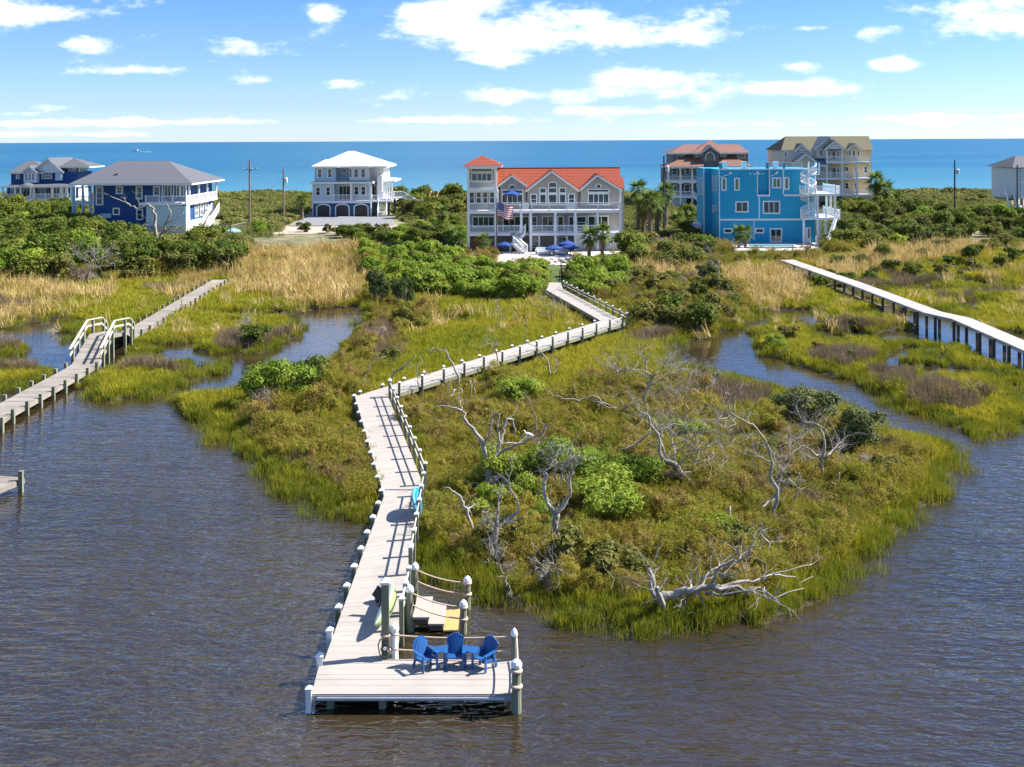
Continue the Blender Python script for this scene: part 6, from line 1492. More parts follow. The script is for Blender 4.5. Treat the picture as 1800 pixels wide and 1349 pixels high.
    dead_tree('y shaped white snag beside the creek', (890, 560), [([(890, 560), (890, 450), (895, 370), (940, 300)], .06, .02), ([(845, 390), (838, 320), (840, 290)], .05, .02), ([(850, 385), (875, 335), (955, 290)], .04, .015)], e, seed=15, twigs=4, tl=.4)
    dead_tree('crooked dead tree below the first live oak shrub', (1472, 985), [([(1472, 985), (1475, 800), (1502, 720), (1490, 620), (1450, 565), (1340, 530), (1310, 430)], .10, .025), ([(1475, 795), (1420, 750), (1370, 710), (1300, 740), (1160, 800)], .07, .015), ([(1500, 795), (1560, 730), (1620, 690)], .06, .02), ([(1420, 660), (1400, 600), (1310, 570)], .04, .015), ([(1470, 800), (1400, 790), (1390, 810)], .03, .015)], e, seed=16, twigs=55, tl=1.1, depth=2, drift=1.2)
    dead_tree('leaning dead tree with swept back limbs right of the collapsed tree', (1165, 1215), [([(1165, 1215), (1182, 1000), (1150, 830), (1110, 700), (1040, 590), (960, 540), (860, 480)], .09, .02), ([(1150, 830), (1080, 790), (970, 770)], .05, .015), ([(1182, 1010), (1220, 880), (1200, 830)], .05, .02), ([(1080, 1125), (1150, 1085), (1250, 930), (1312, 990)], .08, .03), ([(1110, 700), (1180, 620), (1300, 680)], .03, .01)], e, seed=17, twigs=40, tl=1.0, depth=2)
    dead_tree('thin upright snag right of the leaning dead tree', (1278, 1170), [([(1278, 1170), (1300, 1060), (1328, 980), (1325, 890)], .06, .025)], e, seed=18, twigs=4, tl=.3)
    dead_tree('broken dark stump with pale torn top', (655, 1180), [([(655, 1180), (660, 1090), (690, 1060)], .13, .10), ([(690, 1060), (745, 1090)], .08, .02), ([(665, 1070), (640, 1050)], .06, .02)], e, seed=19, twigs=5, tl=.3, name='tree_stump', cat='stump')
    dead_tree('narrow grey stump standing in the scrub', (865, 1330), [([(865, 1330), (862, 1240), (858, 1120)], .09, .05)], e, seed=20, twigs=0, name='tree_stump', cat='stump')
    dead_tree('white forked stick near the island point', (1085, 1349), [([(1085, 1349), (1068, 1290), (1078, 1240)], .05, .025)], e, seed=21, twigs=2, tl=.3)
    dead_tree('dark stub left of the grey dead crown', (183, 525), [([(183, 525), (180, 480), (120, 470), (0, 430), (-80, 400)], .07, .02), ([(180, 470), (195, 410), (170, 350)], .03, .012), ([(170, 460), (130, 410), (90, 380)], .03, .012)], e, seed=22, twigs=5, tl=.4)
    f = lambda x, y: (600 + x / 3.396, 430 + y / 3.396)
    dead_tree('crooked dark snag crossing in front of the middle walkway', (722, 925), [([(722, 925), (700, 790), (640, 680), (625, 640), (570, 620), (525, 655)], .09, .025), ([(640, 670), (618, 618)], .04, .015)], f, seed=23, twigs=5, tl=.5)
    dead_tree('twin leaning snags at the right of the middle walkway', (1248, 815), [([(1248, 815), (1235, 700), (1170, 620), (1090, 570)], .09, .02), ([(1250, 780), (1290, 740), (1280, 690)], .05, .02), ([(1235, 720), (1190, 680), (1120, 800)], .04, .015)], f, seed=24, twigs=16, tl=.6)
    dead_tree('grey snag reaching over the walkway boards', (925, 800), [([(925, 800), (925, 640), (900, 590), (840, 565)], .07, .02), ([(925, 740), (990, 760), (1100, 800)], .05, .015)], f, seed=25, twigs=22, tl=.8)
    dead_tree('thin upright snag beside the inner walkway corner', (470, 915), [([(470, 915), (455, 780), (465, 660)], .06, .02), ([(458, 800), (500, 760)], .03, .01)], f, seed=26, twigs=6, tl=.4)
    dead_tree('l shaped dead limb left of the walkway corner', (162, 895), [([(162, 895), (140, 830), (80, 818), (25, 825)], .09, .03), ([(140, 830), (150, 760), (180, 690), (262, 668)], .06, .02)], f, seed=27, twigs=2, tl=.3)
    dead_tree('grey leaning limb behind the walkway corner', (282, 850), [([(282, 850), (320, 760), (400, 710), (445, 662)], .09, .03), ([(350, 735), (420, 735)], .03, .015)], f, seed=28, twigs=3, tl=.4)
    dead_tree('pair of short dark stumps below the middle walkway', (780, 935), [([(780, 935), (775, 860), (770, 810)], .07, .04), ([(795, 930), (795, 870), (790, 810)], .06, .04)], f, seed=29, twigs=0, name='tree_stump', cat='stump')
    dead_tree('pale v shaped snag where the white egret rests', (632, 965), [([(632, 965), (640, 880), (645, 800)], .04, .015), ([(628, 950), (605, 915)], .05, .02)], f, seed=30, twigs=4, tl=.4)
    dead_tree('long low dead limb with a curved tip behind the island scrub', (1725, 1025), [([(1725, 1025), (1700, 1000), (1600, 960), (1500, 905), (1420, 935), (1300, 905), (1210, 865)], .09, .02), ([(1720, 1000), (1732, 940), (1708, 870)], .04, .015), ([(1425, 1000), (1410, 930), (1390, 830)], .03, .012)], f, seed=31, twigs=14, tl=.5)
    dead_tree('slim standing dead pine in the yellow meadow', (955, 520), [([(955, 520), (952, 400), (935, 325)], .06, .02)], f, seed=32, twigs=14, tl=.7)
    dead_tree('leaning dead pole in the meadow', (1052, 475), [([(1052, 475), (1040, 360)], .06, .03)], f, seed=33, twigs=3, tl=.4)
    dead_tree('short dead pole right of the leaning one', (1108, 520), [([(1108, 520), (1102, 430)], .05, .02)], f, seed=34, twigs=3, tl=.4)
    dead_tree('fallen fan of bleached branches beside the upper walkway', (1395, 445), [([(1395, 445), (1300, 435), (1180, 405)], .09, .03), ([(1370, 440), (1300, 360), (1240, 300)], .05, .015), ([(1340, 438), (1270, 370), (1215, 330)], .04, .012), ([(1300, 436), (1250, 440), (1150, 440)], .04, .012)], f, seed=35, twigs=45, tl=1.2, depth=1, name='fallen_tree', cat='fallen tree')
    g = lambda x, y: (120 + x / 6, 270 + y / 6)
    dead_tree('large bare crooked tree in front of the navy house', (945, 970), [([(935, 970), (915, 800), (920, 680), (900, 580), (850, 540), (760, 580), (660, 560), (580, 510), (440, 450)], .34, .06), ([(955, 960), (1010, 820), (1040, 720), (1085, 640), (1050, 560), (1020, 500)], .26, .05), ([(1040, 740), (1120, 690), (1182, 655)], .13, .04), ([(1005, 840), (1080, 770), (1200, 780), (1320, 800)], .13, .03), ([(890, 790), (800, 745), (700, 770)], .12, .03), ([(760, 575), (725, 480), (720, 430)], .07, .02), ([(640, 550), (600, 470), (545, 460)], .06, .02), ([(910, 700), (845, 695)], .06, .02)], g, zg=1.0, seed=36, twigs=26, tl=1.1, drift=2.0, tw_r=.03)
    i_ = lambda x, y: (x / 5.867, 330 + y / 5.867)
    dead_tree('grey fan of bare twigs at the edge of the left thicket', (880, 1020), [([(880, 1020), (915, 880), (935, 790)], .12, .07), ([(935, 800), (860, 720), (790, 680)], .06, .02), ([(935, 790), (970, 700), (975, 640)], .06, .02), ([(935, 800), (1060, 720), (1140, 690)], .06, .02), ([(930, 850), (1050, 800), (1180, 780)], .05, .015)], i_, seed=37, twigs=70, tl=1.6, depth=1, drift=1.5, tw_r=.022)
    j = lambda x, y: (1050 + x / 4.5, 430 + y / 4.5)
    dead_tree('arched bare limb right of the bright hedge', (372, 330), [([(372, 330), (340, 240), (280, 205), (215, 215)], .09, .04), ([(260, 300), (250, 260), (285, 210)], .05, .02)], j, seed=38, twigs=8, tl=.8)
    dead_tree('bent bare trunk above the creek bank', (595, 325), [([(595, 325), (600, 245), (640, 182)], .14, .04), ([(600, 280), (660, 235), (745, 250)], .10, .03), ([(640, 250), (690, 265), (720, 290)], .06, .02)], j, seed=39, twigs=16, tl=1.0)
    dead_tree('small v shaped bare limb below the arched one', (295, 445), [([(295, 445), (285, 370), (298, 300)], .06, .02), ([(290, 420), (240, 390), (210, 380)], .05, .02)], j, seed=40, twigs=4, tl=.5)
    dead_tree('long bleached branch sweeping up beside the blue house thicket', (970, 330), [([(970, 330), (960, 200), (900, 80), (860, 10)], .08, .03)], j, seed=41, twigs=24, tl=1.3, tw_r=.02)
    k = lambda x, y: (1350 + x / 3.853, 540 + y / 3.853)
    dead_tree('pale hollow stump beside the second live oak shrub', (605, 960), [([(605, 960), (605, 900), (600, 870)], .12, .10)], k, seed=42, twigs=0, name='tree_stump', cat='stump')
    dead_tree('bleached driftwood branch on the head of the right islet', (40, 330), [([(40, 330), (110, 295), (160, 265)], .05, .02)], k, seed=43, twigs=4, tl=.4)
    dead_tree('grey stump right of the crooked dead tree', (460, 1260), [([(460, 1260), (465, 1190), (480, 1120)], .08, .05), ([(470, 1200), (430, 1190)], .04, .02)], k, seed=44, twigs=2, tl=.3, name='tree_stump', cat='stump')
    dead_tree('bare snag sprouting from the dark bush on the left islet', (445, 600), [([(445, 600), (440, 582), (436, 562)], .06, .03)], seed=45, twigs=40, tl=1.0, depth=1)
    dead_tree('grey driftwood log beside the left dock', (300, 515), [([(258, 510), (300, 508), (345, 498)], .08, .03)], seed=46, twigs=8, tl=.7, name='driftwood', cat='driftwood')
dead_trees()
# ------------------------------------------------------------------ paths, road, patio, pool
def sheet(name, quad, m, off=0.05, n=14, k=8, kind='structure', zg=1.3):
    """ground-hugging strip between four photo corners"""
    c = [P(a, b, zg) for a, b in quad]; V, Fq = [], []
    for i in range(n + 1):
        for j in range(k + 1):
            u, v = i / n, j / k; p = c[0].lerp(c[1], u).lerp(c[3].lerp(c[2], u), v); V.append((p.x, p.y, gz(p.x, p.y) + off))
    for i in range(n):
        for j in range(k): a = i * (k + 1) + j; Fq.append((a, a + k + 1, a + k + 2, a + 1))
    return tag(link_mesh(name, np_mesh(name, V, Fq, m)), kind=kind)
M_sand = mat('road_sand', (0.44, 0.36, 0.28), 0.95, 0.25, 0.5, 0.01, 8, dirt=0.3)
M_asphalt = mat('grey_driveway', (0.20, 0.205, 0.215), 0.9, 0.15, 0.6, 0.01, 20)
M_lawn = mat('lawn', (0.075, 0.115, 0.018), 0.9, 0.3, 1.5, 0.02, 30)
M_pool = mat('pool_water', (0.05, 0.42, 0.55), 0.05, 0.1, 2)
sheet('sand_road', [(430, 410), (700, 407), (700, 397), (440, 400)], M_sand, zg=1.7)
sheet('driveway', [(508, 397), (692, 396.5), (690, 383), (545, 383)], M_asphalt, .08, zg=1.8)
sheet('sand_path', [(1680, 383.5), (1752, 382), (1752, 378), (1680, 379)], M_sand, zg=1.9)
sheet('side_driveway', [(1155, 431), (1192, 431), (1192, 419), (1155, 419)], M_asphalt, .06)
sheet('patio', [(822, 462), (1092, 462), (1096, 443), (818, 443)], M_concrete, .05, zg=1.15)
sheet('garden_path', [(955, 497), (988, 497), (986, 464), (952, 464)], M_lawn, .04, zg=1.05)
sheet('pool_deck', [(1284, 441), (1440, 441), (1440, 426), (1268, 426)], M_concrete, .10, zg=1.25)
sheet('lawn', [(1280, 450), (1440, 450), (1442, 441.2), (1282, 441.2)], M_lawn, .06, zg=1.2)

# ------------------------------------------------------------------ deck chairs and tables
M_blue = mat('blue_poly_lumber', (0.010, 0.085, 0.27), 0.45, 0.08, 8)
def deck_chair(label, x, y, face):
    t = thing('deck_chair', label, 'chair', (x, y, DZ), 'blue deck chairs on the platform'); t.rotation_euler = (0, 0, face); t.scale = (.78, .78, .78)
    ORG[t.name] = Vector((0, 0, 0))
    w = .30
    for sx in (-1, 1):
        MB().bar((sx * w, -.30, 0), (sx * w, -.28, .60), .045, .09, up=(0, 1, 0)).build('front_leg', M_blue, t)
        MB().bar((sx * w, .34, 0), (sx * w, .18, .58), .045, .10, up=(0, 1, 0)).build('rear_leg', M_blue, t)
        MB().bar((sx * (w + .03), -.38, .62), (sx * (w + .03), .30, .62), .13, .03).build('armrest', M_blue, t)
        MB().bar((sx * (w - .03), -.30, .38), (sx * (w - .03), .28, .30), .03, .09).build('seat_rail', M_blue, t)
    for i in range(6):
        yy = -.30 + i * .095; MB().box(-w + .02, w - .02, yy, yy + .08, .40 - i * .014, .425 - i * .014).build('seat_slat', M_blue, t)
    for i in range(7):
        a = (i - 3) / 3; bot = Vector((a * .21, .20, .30)); top = Vector((a * .285, .44, 1.04 - .17 * a * a)); d = Vector((.038, 0, 0)); e = Vector((.048, 0, 0)); th = Vector((0, -.022, -.008))
        pts = [bot - d, bot + d, top + e - Vector((0, 0, .02 + .03 * max(0, a))), top + Vector((0, .006, .012)), top - e - Vector((0, 0, .02 + .03 * max(0, -a)))]
        MB().prism(pts, th).build('back_slat', M_blue, t)
    for zz, yy, ww in ((.55, .30, .50), (.85, .40, .56)): MB().box(-ww / 2, ww / 2, yy, yy + .03, zz, zz + .07).build('back_brace', M_blue, t)
    return t
deck_chair('left blue slatted chair on the dock platform, turned right', -2.52, 32.36, math.atan2(.6, .8))
deck_chair('middle blue slatted chair on the dock platform, facing the water', -1.69, 32.5, 0.0)
deck_chair('right blue slatted chair on the dock platform, turned left', -0.86, 32.36, -math.atan2(.6, .8))
def link_table(label, poly, h=.47):
    c = sum((Vector(p) for p in poly), Vector((0, 0))) / 4; t = thing('corner_table', label, 'table', (c.x, c.y, DZ), 'blue tables between the deck chairs')
    P4 = [Vector((p[0], p[1], DZ + h)) for p in poly]
    for i in range(5):
        u0, u1 = i / 5 + .01, (i + 1) / 5 - .01
        MB().prism([P4[0].lerp(P4[3], u0), P4[1].lerp(P4[2], u0), P4[1].lerp(P4[2], u1), P4[0].lerp(P4[3], u1)], (0, 0, .025)).build('top_slat', M_blue, t)
    for p in P4:
        q = p.lerp(Vector((c.x, c.y, p.z)), .14); MB().box(q.x - .03, q.x + .03, q.y - .03, q.y + .03, DZ, p.z - .002).build('leg', M_blue, t)
    for a, b in ((0, 1), (2, 3)): MB().bar(P4[a].lerp(P4[b], .1) - Vector((0, 0, .05)), P4[a].lerp(P4[b], .9) - Vector((0, 0, .05)), .03, .07).build('apron', M_blue, t)
link_table('blue slatted table between the left and middle chairs', [(-2.44, 32.58), (-2.20, 32.22), (-1.96, 32.34), (-1.96, 32.72)])
link_table('blue slatted table between the middle and right chairs', [(-1.42, 32.72), (-1.42, 32.34), (-1.18, 32.22), (-.94, 32.58)])

# ------------------------------------------------------------------ kayak, board, post fittings
def kayak(label, a, b, w, h, m1, m2, roll=0.0, name='kayak', seat=True):
    a, b = Vector(a), Vector(b); d = (b - a).normalized(); L = (b - a).length; t = thing(name, label, 'kayak', (a.x, a.y, DZ)); n = 16; k = 12; up0 = Vector((0, 0, 1)); sd0 = d.cross(up0).normalized(); up0 = sd0.cross(d)
    sd = sd0 * math.cos(roll) + up0 * math.sin(roll); up = up0 * math.cos(roll) - sd0 * math.sin(roll)
    for nm, lo, hi, m in (('hull', math.pi, 2 * math.pi, m1), ('deck', 0, math.pi, m2)):
        V, Fq = [], []
        for i in range(n + 1):
            u = i / n; s = max(.02, math.sin(math.pi * u) ** .55); c = a.lerp(b, u) + up * .12 * (2 * u - 1) ** 2
            for j in range(k + 1):
                q = lo + (hi - lo) * j / k; V.append(c + sd * math.cos(q) * w / 2 * s + up * math.sin(q) * h * s * (.62 if nm == 'hull' else .38))
        for i in range(n):
            for j in range(k): o = i * (k + 1) + j; Fq.append((o, o + 1, o + k + 2, o + k + 1))
        MB().add(V, Fq).build(nm, m, t, smooth=True)
    if seat:
        c = a.lerp(b, .56) + up * h * .42; MB().bar(c - d * .2, c + d * .2, .36, .08, up=up).bar(c + d * .2 + up * .02, c + d * .3 + up * .34, .36, .06, up=d).build('seat', M_black, t)
    return t
M_kgreen = mat('kayak_green', (0.30, 0.42, 0.16), 0.3, 0.15, 3); M_kpale = mat('kayak_pale_green', (0.52, 0.66, 0.50), 0.3, 0.2, 3)
ka, kb = P(667, 1098, 1.0), P(689, 1030, 1.0)
kayak('pale green kayak hung on its side along the inner rail', (ka.x - .02, ka.y, .95), (kb.x + .05, kb.y, 1.0), .72, .42, M_kgreen, M_kpale, roll=math.radians(58))
def paddle_board():
    c = P(731, 912, .62); t = thing('float_board', 'light blue float board propped upright against the walkway rail', 'float', (c.x, c.y, .6))
    m1 = mat('float_blue', (0.03, 0.30, 0.62), 0.35, 0.15, 3); m2 = mat('float_cyan', (0.10, 0.50, 0.66), 0.35, 0.1, 3)
    d = Vector((-.01, 1, 0)).normalized(); nrm = Vector((1, .02, .25)).normalized(); up = Vector((-.25, 0, 1)).normalized(); pts = []
    for i in range(20):
        q = 2 * math.pi * i / 20; u, v = math.cos(q), math.sin(q); u = math.copysign(abs(u) ** .7, u); v = math.copysign(abs(v) ** .7, v); pts.append(Vector((c.x + .05, c.y + .55, 1.12)) + d * u * .78 + up * v * .46)
    o = MB().prism([p - nrm * .06 for p in pts], nrm * .12).build('board', m1, t); cc = sum(pts, Vector()) / 20
    o2 = MB().tube([cc + (p - cc) * .97 - nrm * .06 for p in pts + pts[:1]], .07, 6, False).build('rim_tube', m2, t, smooth=True)
    MB().prism([cc + (p - cc) * .45 - nrm * .085 for p in pts], nrm * .03).build('panel', M_cap, o)
paddle_board()
def fittings():
    p = P(678, 1156, DZ); t = thing('power_outlet', 'black outlet box with white lens on the tall post', 'outlet', (p.x, p.y - .12, DZ + .3))
    MB().box(p.x - .09, p.x + .07, p.y - .22, p.y - .112, DZ + .15, DZ + .50).build('box', M_black, t); MB().tube([(p.x + .0, p.y - .25, DZ + .36), (p.x, p.y - .22, DZ + .36)], .05, 10).build('lens', M_cap, t)
    MB().tube([(p.x - .12, p.y - .16, DZ + .62), (p.x - .2, p.y - .18, DZ + .45), (p.x - .16, p.y - .18, DZ + .2), (p.x - .1, p.y - .18, DZ + .1)], .02, 6).build('cable', M_black, t)
    c = P(676, 1060, DZ); t = thing('storage_bag', 'dark gear bag on the deck beside the kayak', 'bag', (c.x - .1, c.y, DZ)); MB().lathe((c.x - .1, c.y, DZ), [(.12, 0), (.2, .08), (.22, .3), (.15, .45), (.05, .5)], 10).build('bag', M_black, t, smooth=True)
fittings()

# ------------------------------------------------------------------ parasols, flag, poles
M_parasol = mat('blue_parasol', (0.008, 0.05, 0.25), 0.8, 0.1, 2); M_tealpar = mat('teal_parasol', (0.22, 0.48, 0.45), 0.8, 0.1, 2); M_metal = mat('dark_pole', (0.05, 0.05, 0.055), 0.5, 0.1)
def parasol(label, c, r, pole, m, group):
    t = thing('parasol', label, 'parasol', (c.x, c.y, c.z - pole), group); n = 8; ap = Vector((c.x, c.y, c.z + r * .38)); V = [ap]; rim = [Vector((c.x + r * math.cos(2 * math.pi * i / n + .39), c.y + r * math.sin(2 * math.pi * i / n + .39), c.z)) for i in range(n)]
    MB().add([ap] + rim + [p - Vector((0, 0, .18)) for p in rim], [(0, i + 1, (i + 1) % n + 1) for i in range(n)] + [(i + 1, (i + 1) % n + 1, (i + 1) % n + 1 + n, i + 1 + n) for i in range(n)]).build('canopy', m, t)
    MB().tube([(c.x, c.y, c.z - pole), (c.x, c.y, c.z + r * .42)], .04, 6).build('pole', M_metal, t)
    MB().lathe((c.x, c.y, c.z - pole), [(.3, 0), (.28, .08), (.06, .12)], 10).build('base', M_metal, t)
pg = 'blue parasols of the orange roofed house'
parasol('blue parasol open on the upper deck', F(900, 341, 147.6), 1.15, 2.2, M_parasol, pg); parasol('blue parasol beside the stairs at the left of the patio', F(887, 430, 144.0), 1.0, 2.1, M_parasol, pg); parasol('front blue parasol of the patio trio', F(973.5, 436, 141.5), 1.12, 2.1, M_parasol, pg); parasol('rear blue parasol of the patio trio', F(997, 428, 144.5), 1.1, 2.2, M_parasol, pg); parasol('right blue parasol of the patio trio', F(1003, 434, 142.0), 1.1, 2.1, M_parasol, pg)
parasol('pale teal parasol in the yard right of the navy house', F(408, 406, 172), 1.35, 2.0, M_tealpar, None)
def flagpole():
    Y = 140; base = F(873, 449, Y); top = F(872.5, 349, Y); t = thing('flagpole', 'dark flagpole flying a striped flag before the tower', 'flagpole', base)
    MB().tube([base, top], [.09, .05], 8).build('pole', M_metal, t); MB().lathe(top, [(.02, 0), (.09, .06), (.09, .12), (.02, .2)], 8).build('finial', mat('gold', (.6, .4, .1), .3, metal=.8), t)
    a, w, hgt = F(874, 356.5, Y), 1.95, 1.75; nx, nz = 26, 13
    red, wh, blu = mat('flag_red', (.42, .02, .04), .8), mat('flag_white', (.75, .74, .72), .8), mat('flag_blue', (.03, .05, .25), .8)
    def pt(u, v):   # v 0 top .. 1 bottom; cloth hangs and ripples
        return Vector((a.x + w * u * (1 - .05 * math.sin(6 * u)), a.y + .22 * math.sin(7.5 * u + 1.6 * v) * u ** .5, a.z - hgt * v - .55 * u ** 1.2 + .10 * math.sin(8 * u)))
    fo = None
    V, Fq, mi = [], [], []
    for i in range(nx + 1):
        for j in range(nz + 1): V.append(pt(i / nx, j / nz))
    for i in range(nx):
        for j in range(nz): o = i * (nz + 1) + j; Fq.append((o, o + nz + 1, o + nz + 2, o + 1)); mi.append(2 if (i < 11 and j < 7) else (0 if j % 2 == 0 else 1))
    me = bpy.data.meshes.new('flag'); me.from_pydata([tuple(v - base) for v in V], [], Fq); [me.materials.append(m) for m in (red, wh, blu)]; me.polygons.foreach_set('material_index', mi); me.update()
    fo = link_mesh('flag', me, t); ORG[fo.name] = ORG[t.name]; b = MB()
    for r_ in range(5):
        for c_ in range(6):
            p = pt((.03 + c_ * .065), (.05 + r_ * .1)); s = .045
            b.add([p + Vector((s * math.sin(q), -.03, s * math.cos(q))) * (1 if k % 2 == 0 else .45) + Vector((0, -.02, 0)) for k, q in enumerate([math.pi * i / 5 for i in range(10)])], [tuple(range(10))])
    b.build('stars', wh, fo)
flagpole()
M_polewood = mat('utility_pole_wood', (0.17, 0.13, 0.10), 0.9, 0.25, 2, stretch=(1, 1, .2)); M_transf = mat('transformer_grey', (.5, .52, .54), .5)
def upole(label, px, pyt, pyb, zg, arms=True, transformer=False, dark=False, group='utility poles along the road'):
    b = P(px, pyb, zg); top = F(px - .4, pyt, b.y); t = thing('utility_pole', label, 'utility pole', b, group); m = M_metal if dark else M_polewood
    MB().tube([b - Vector((0, 0, .5)), top], [.17, .12], 9).build('shaft', m, t)
    if arms:
        MB().bar((top.x - 1.0, top.y, top.z - 1.6), (top.x + 1.3, top.y, top.z - 1.5), .09, .1).build('crossarm', m, t)
        for dx in (-.95, .45, 1.2): MB().lathe((top.x + dx, top.y, top.z - 1.48), [(.06, 0), (.09, .06), (.05, .16), (.02, .2)], 8).build('insulator', M_cap, t)
    if transformer: MB().lathe((top.x + .48, top.y - .1, top.z - 2.4), [(.26, 0), (.28, .1), (.28, .75), (.2, .85), (.04, .95)], 12).build('transformer', M_transf, t); MB().bar((top.x + .1, top.y, top.z - 1.9), (top.x + .5, top.y - .1, top.z - 1.9), .06, .08).build('bracket', m, t)
    return top
t1 = upole('tall wooden utility pole with crossarm right of the navy house', 439, 281, 403, 1.5); t2 = upole('shorter wooden pole with a grey transformer left of the white house', 498.5, 297, 391, 1.8, False, True); t3 = upole('dark utility pole rising behind the palm clump', 1167.5, 274, 410, 1.5, False, True, True)
t4 = upole('lone dark utility pole on the right dune', 1678.5, 282, 383, 1.9, False, True, True); t5 = upole('dark thin pole before the right edge house', 1788.5, 290, 378, 2.0, False, False, True)
def wire(a, b, label, drop=.8):
    m = MB(); m.tube(sag(a, b, drop, 14), .018, 4, False); o = m.build('overhead_wire', M_metal); tag(o, label, 'wire', 'overhead wires')
wire(t2 - Vector((0, 0, .4)), t1 - Vector((0, 0, 1.5)), 'upper thin wire between the two wooden poles'); wire(t2 - Vector((0, 0, 1.5)), t1 - Vector((0, 0, 4.2)), 'lower thin wire between the two wooden poles', 1.2); wire(t4 - Vector((0, 0, 6.2)), t5 - Vector((0, 0, 5.5)), 'thin wire from the lone dune pole to the right edge', .5)

# ------------------------------------------------------------------ boat on the sea
def boat():
    c = P(240, 267.3, -.6); t = thing('motor_boat', 'small white fishing boat crossing the sea at the left', 'boat', c); L = 12.0
    V, Fq = [], []; n = 10
    for i in range(n + 1):
        u = i / n; x = c.x + L / 2 - L * u; w = 1.9 * (1 - max(0, (u - .45) / .55) ** 2.2) + .02; sh = 1.5 + .9 * max(0, u - .4)
        V += [(x, c.y - w, c.z + sh), (x, c.y - w * .6, c.z - .3), (x, c.y + w * .6, c.z - .3), (x, c.y + w, c.z + sh)]
    for i in range(n):
        for j in range(3): o = i * 4 + j; Fq.append((o, o + 1, o + 5, o + 4))
        o = i * 4; Fq.append((o + 3, o, o + 4, o + 7))
    MB().add(V, Fq).build('hull', M_white, t); MB().box(c.x - 2.2, c.x + 2.2, c.y - 1.2, c.y + 1.2, c.z + 1.5, c.z + 3.6).build('cabin', M_white, t)
    MB().box(c.x - 2.25, c.x + 1.6, c.y - 1.24, c.y + 1.24, c.z + 2.5, c.z + 3.2).build('window', M_pane, t); MB().box(c.x - 1.2, c.x + 1.6, c.y - 1.1, c.y + 1.1, c.z + 5.0, c.z + 5.2).bar((c.x - 1, c.y, c.z + 3.6), (c.x - 1, c.y, c.z + 5), .15, .15, up=(0, 1, 0)).bar((c.x + 1.4, c.y, c.z + 3.6), (c.x + 1.4, c.y, c.z + 5), .15, .15, up=(0, 1, 0)).build('tower', M_white, t)
    b = MB(); R = random.Random(4)
    for i in range(26):
        x = c.x + 5 + i * .75; w = .8 + i * .06; b.lathe((x + R.uniform(-.3, .3), c.y + R.uniform(-1, 1), c.z - .2), [(w, 0), (w * .8, .35 * R.uniform(.4, 1)), (w * .2, .5 * R.uniform(.4, 1))], 7)
    tag(b.build('wake_foam', M_white), 'white foam trail behind the fishing boat', 'wake', kind='stuff')
boat()

# ------------------------------------------------------------------ birds
M_feather = mat('white_feather', (.78, .77, .74), .7, .05); M_beak = mat('beak_yellow', (.5, .3, .03), .5)
def bird(name, label, c, s, neck, yaw=0.0):
    t = thing(name, label, 'bird', c); ORG[t.name] = Vector((0, 0, 0)); t.rotation_euler = (0, 0, yaw); t.scale = (s, s, s)
    pts = [(-.30, 0, .16), (-.18, 0, .20), (-.02, 0, .24), (.12, 0, .27), (.18, 0, .34), (.18 + neck * .05, 0, .36 + neck * .3), (.24, 0, .42 + neck * .4), (.30, 0, .42 + neck * .4)]
    MB().tube(pts, [.012, .06, .105, .09, .05, .032, .05, .015], 10).build('body', M_feather, t, smooth=True)
    MB().tube([(.28, 0, .42 + neck * .4), (.40, 0, .40 + neck * .4)], [.016, .003], 6).build('beak', M_beak, t)
    for sy in (-1, 1):
        MB().tube([(.08, sy * .085, .27), (-.10, sy * .105, .23), (-.34, sy * .04, .17)], [.05, .055, .008], 7).build('wing', mat('grey_wing', (.5, .51, .53), .7) if neck < .5 else M_feather, t, smooth=True)
        MB().tube([(.0, sy * .04, .16), (.01, sy * .04, 0)], .011, 5).build('leg', M_beak, t)
ty = P(857, 869, .3).y
bird('gull', 'white gull perched on the right limb of the tall snag', F(929, 771, ty + .4), .75, .1, math.pi); eg = P(792, 714, .4); bird('egret', 'white egret resting in the scrub by the v shaped snag', Vector((eg.x, eg.y, .72)), .95, .5, .4)

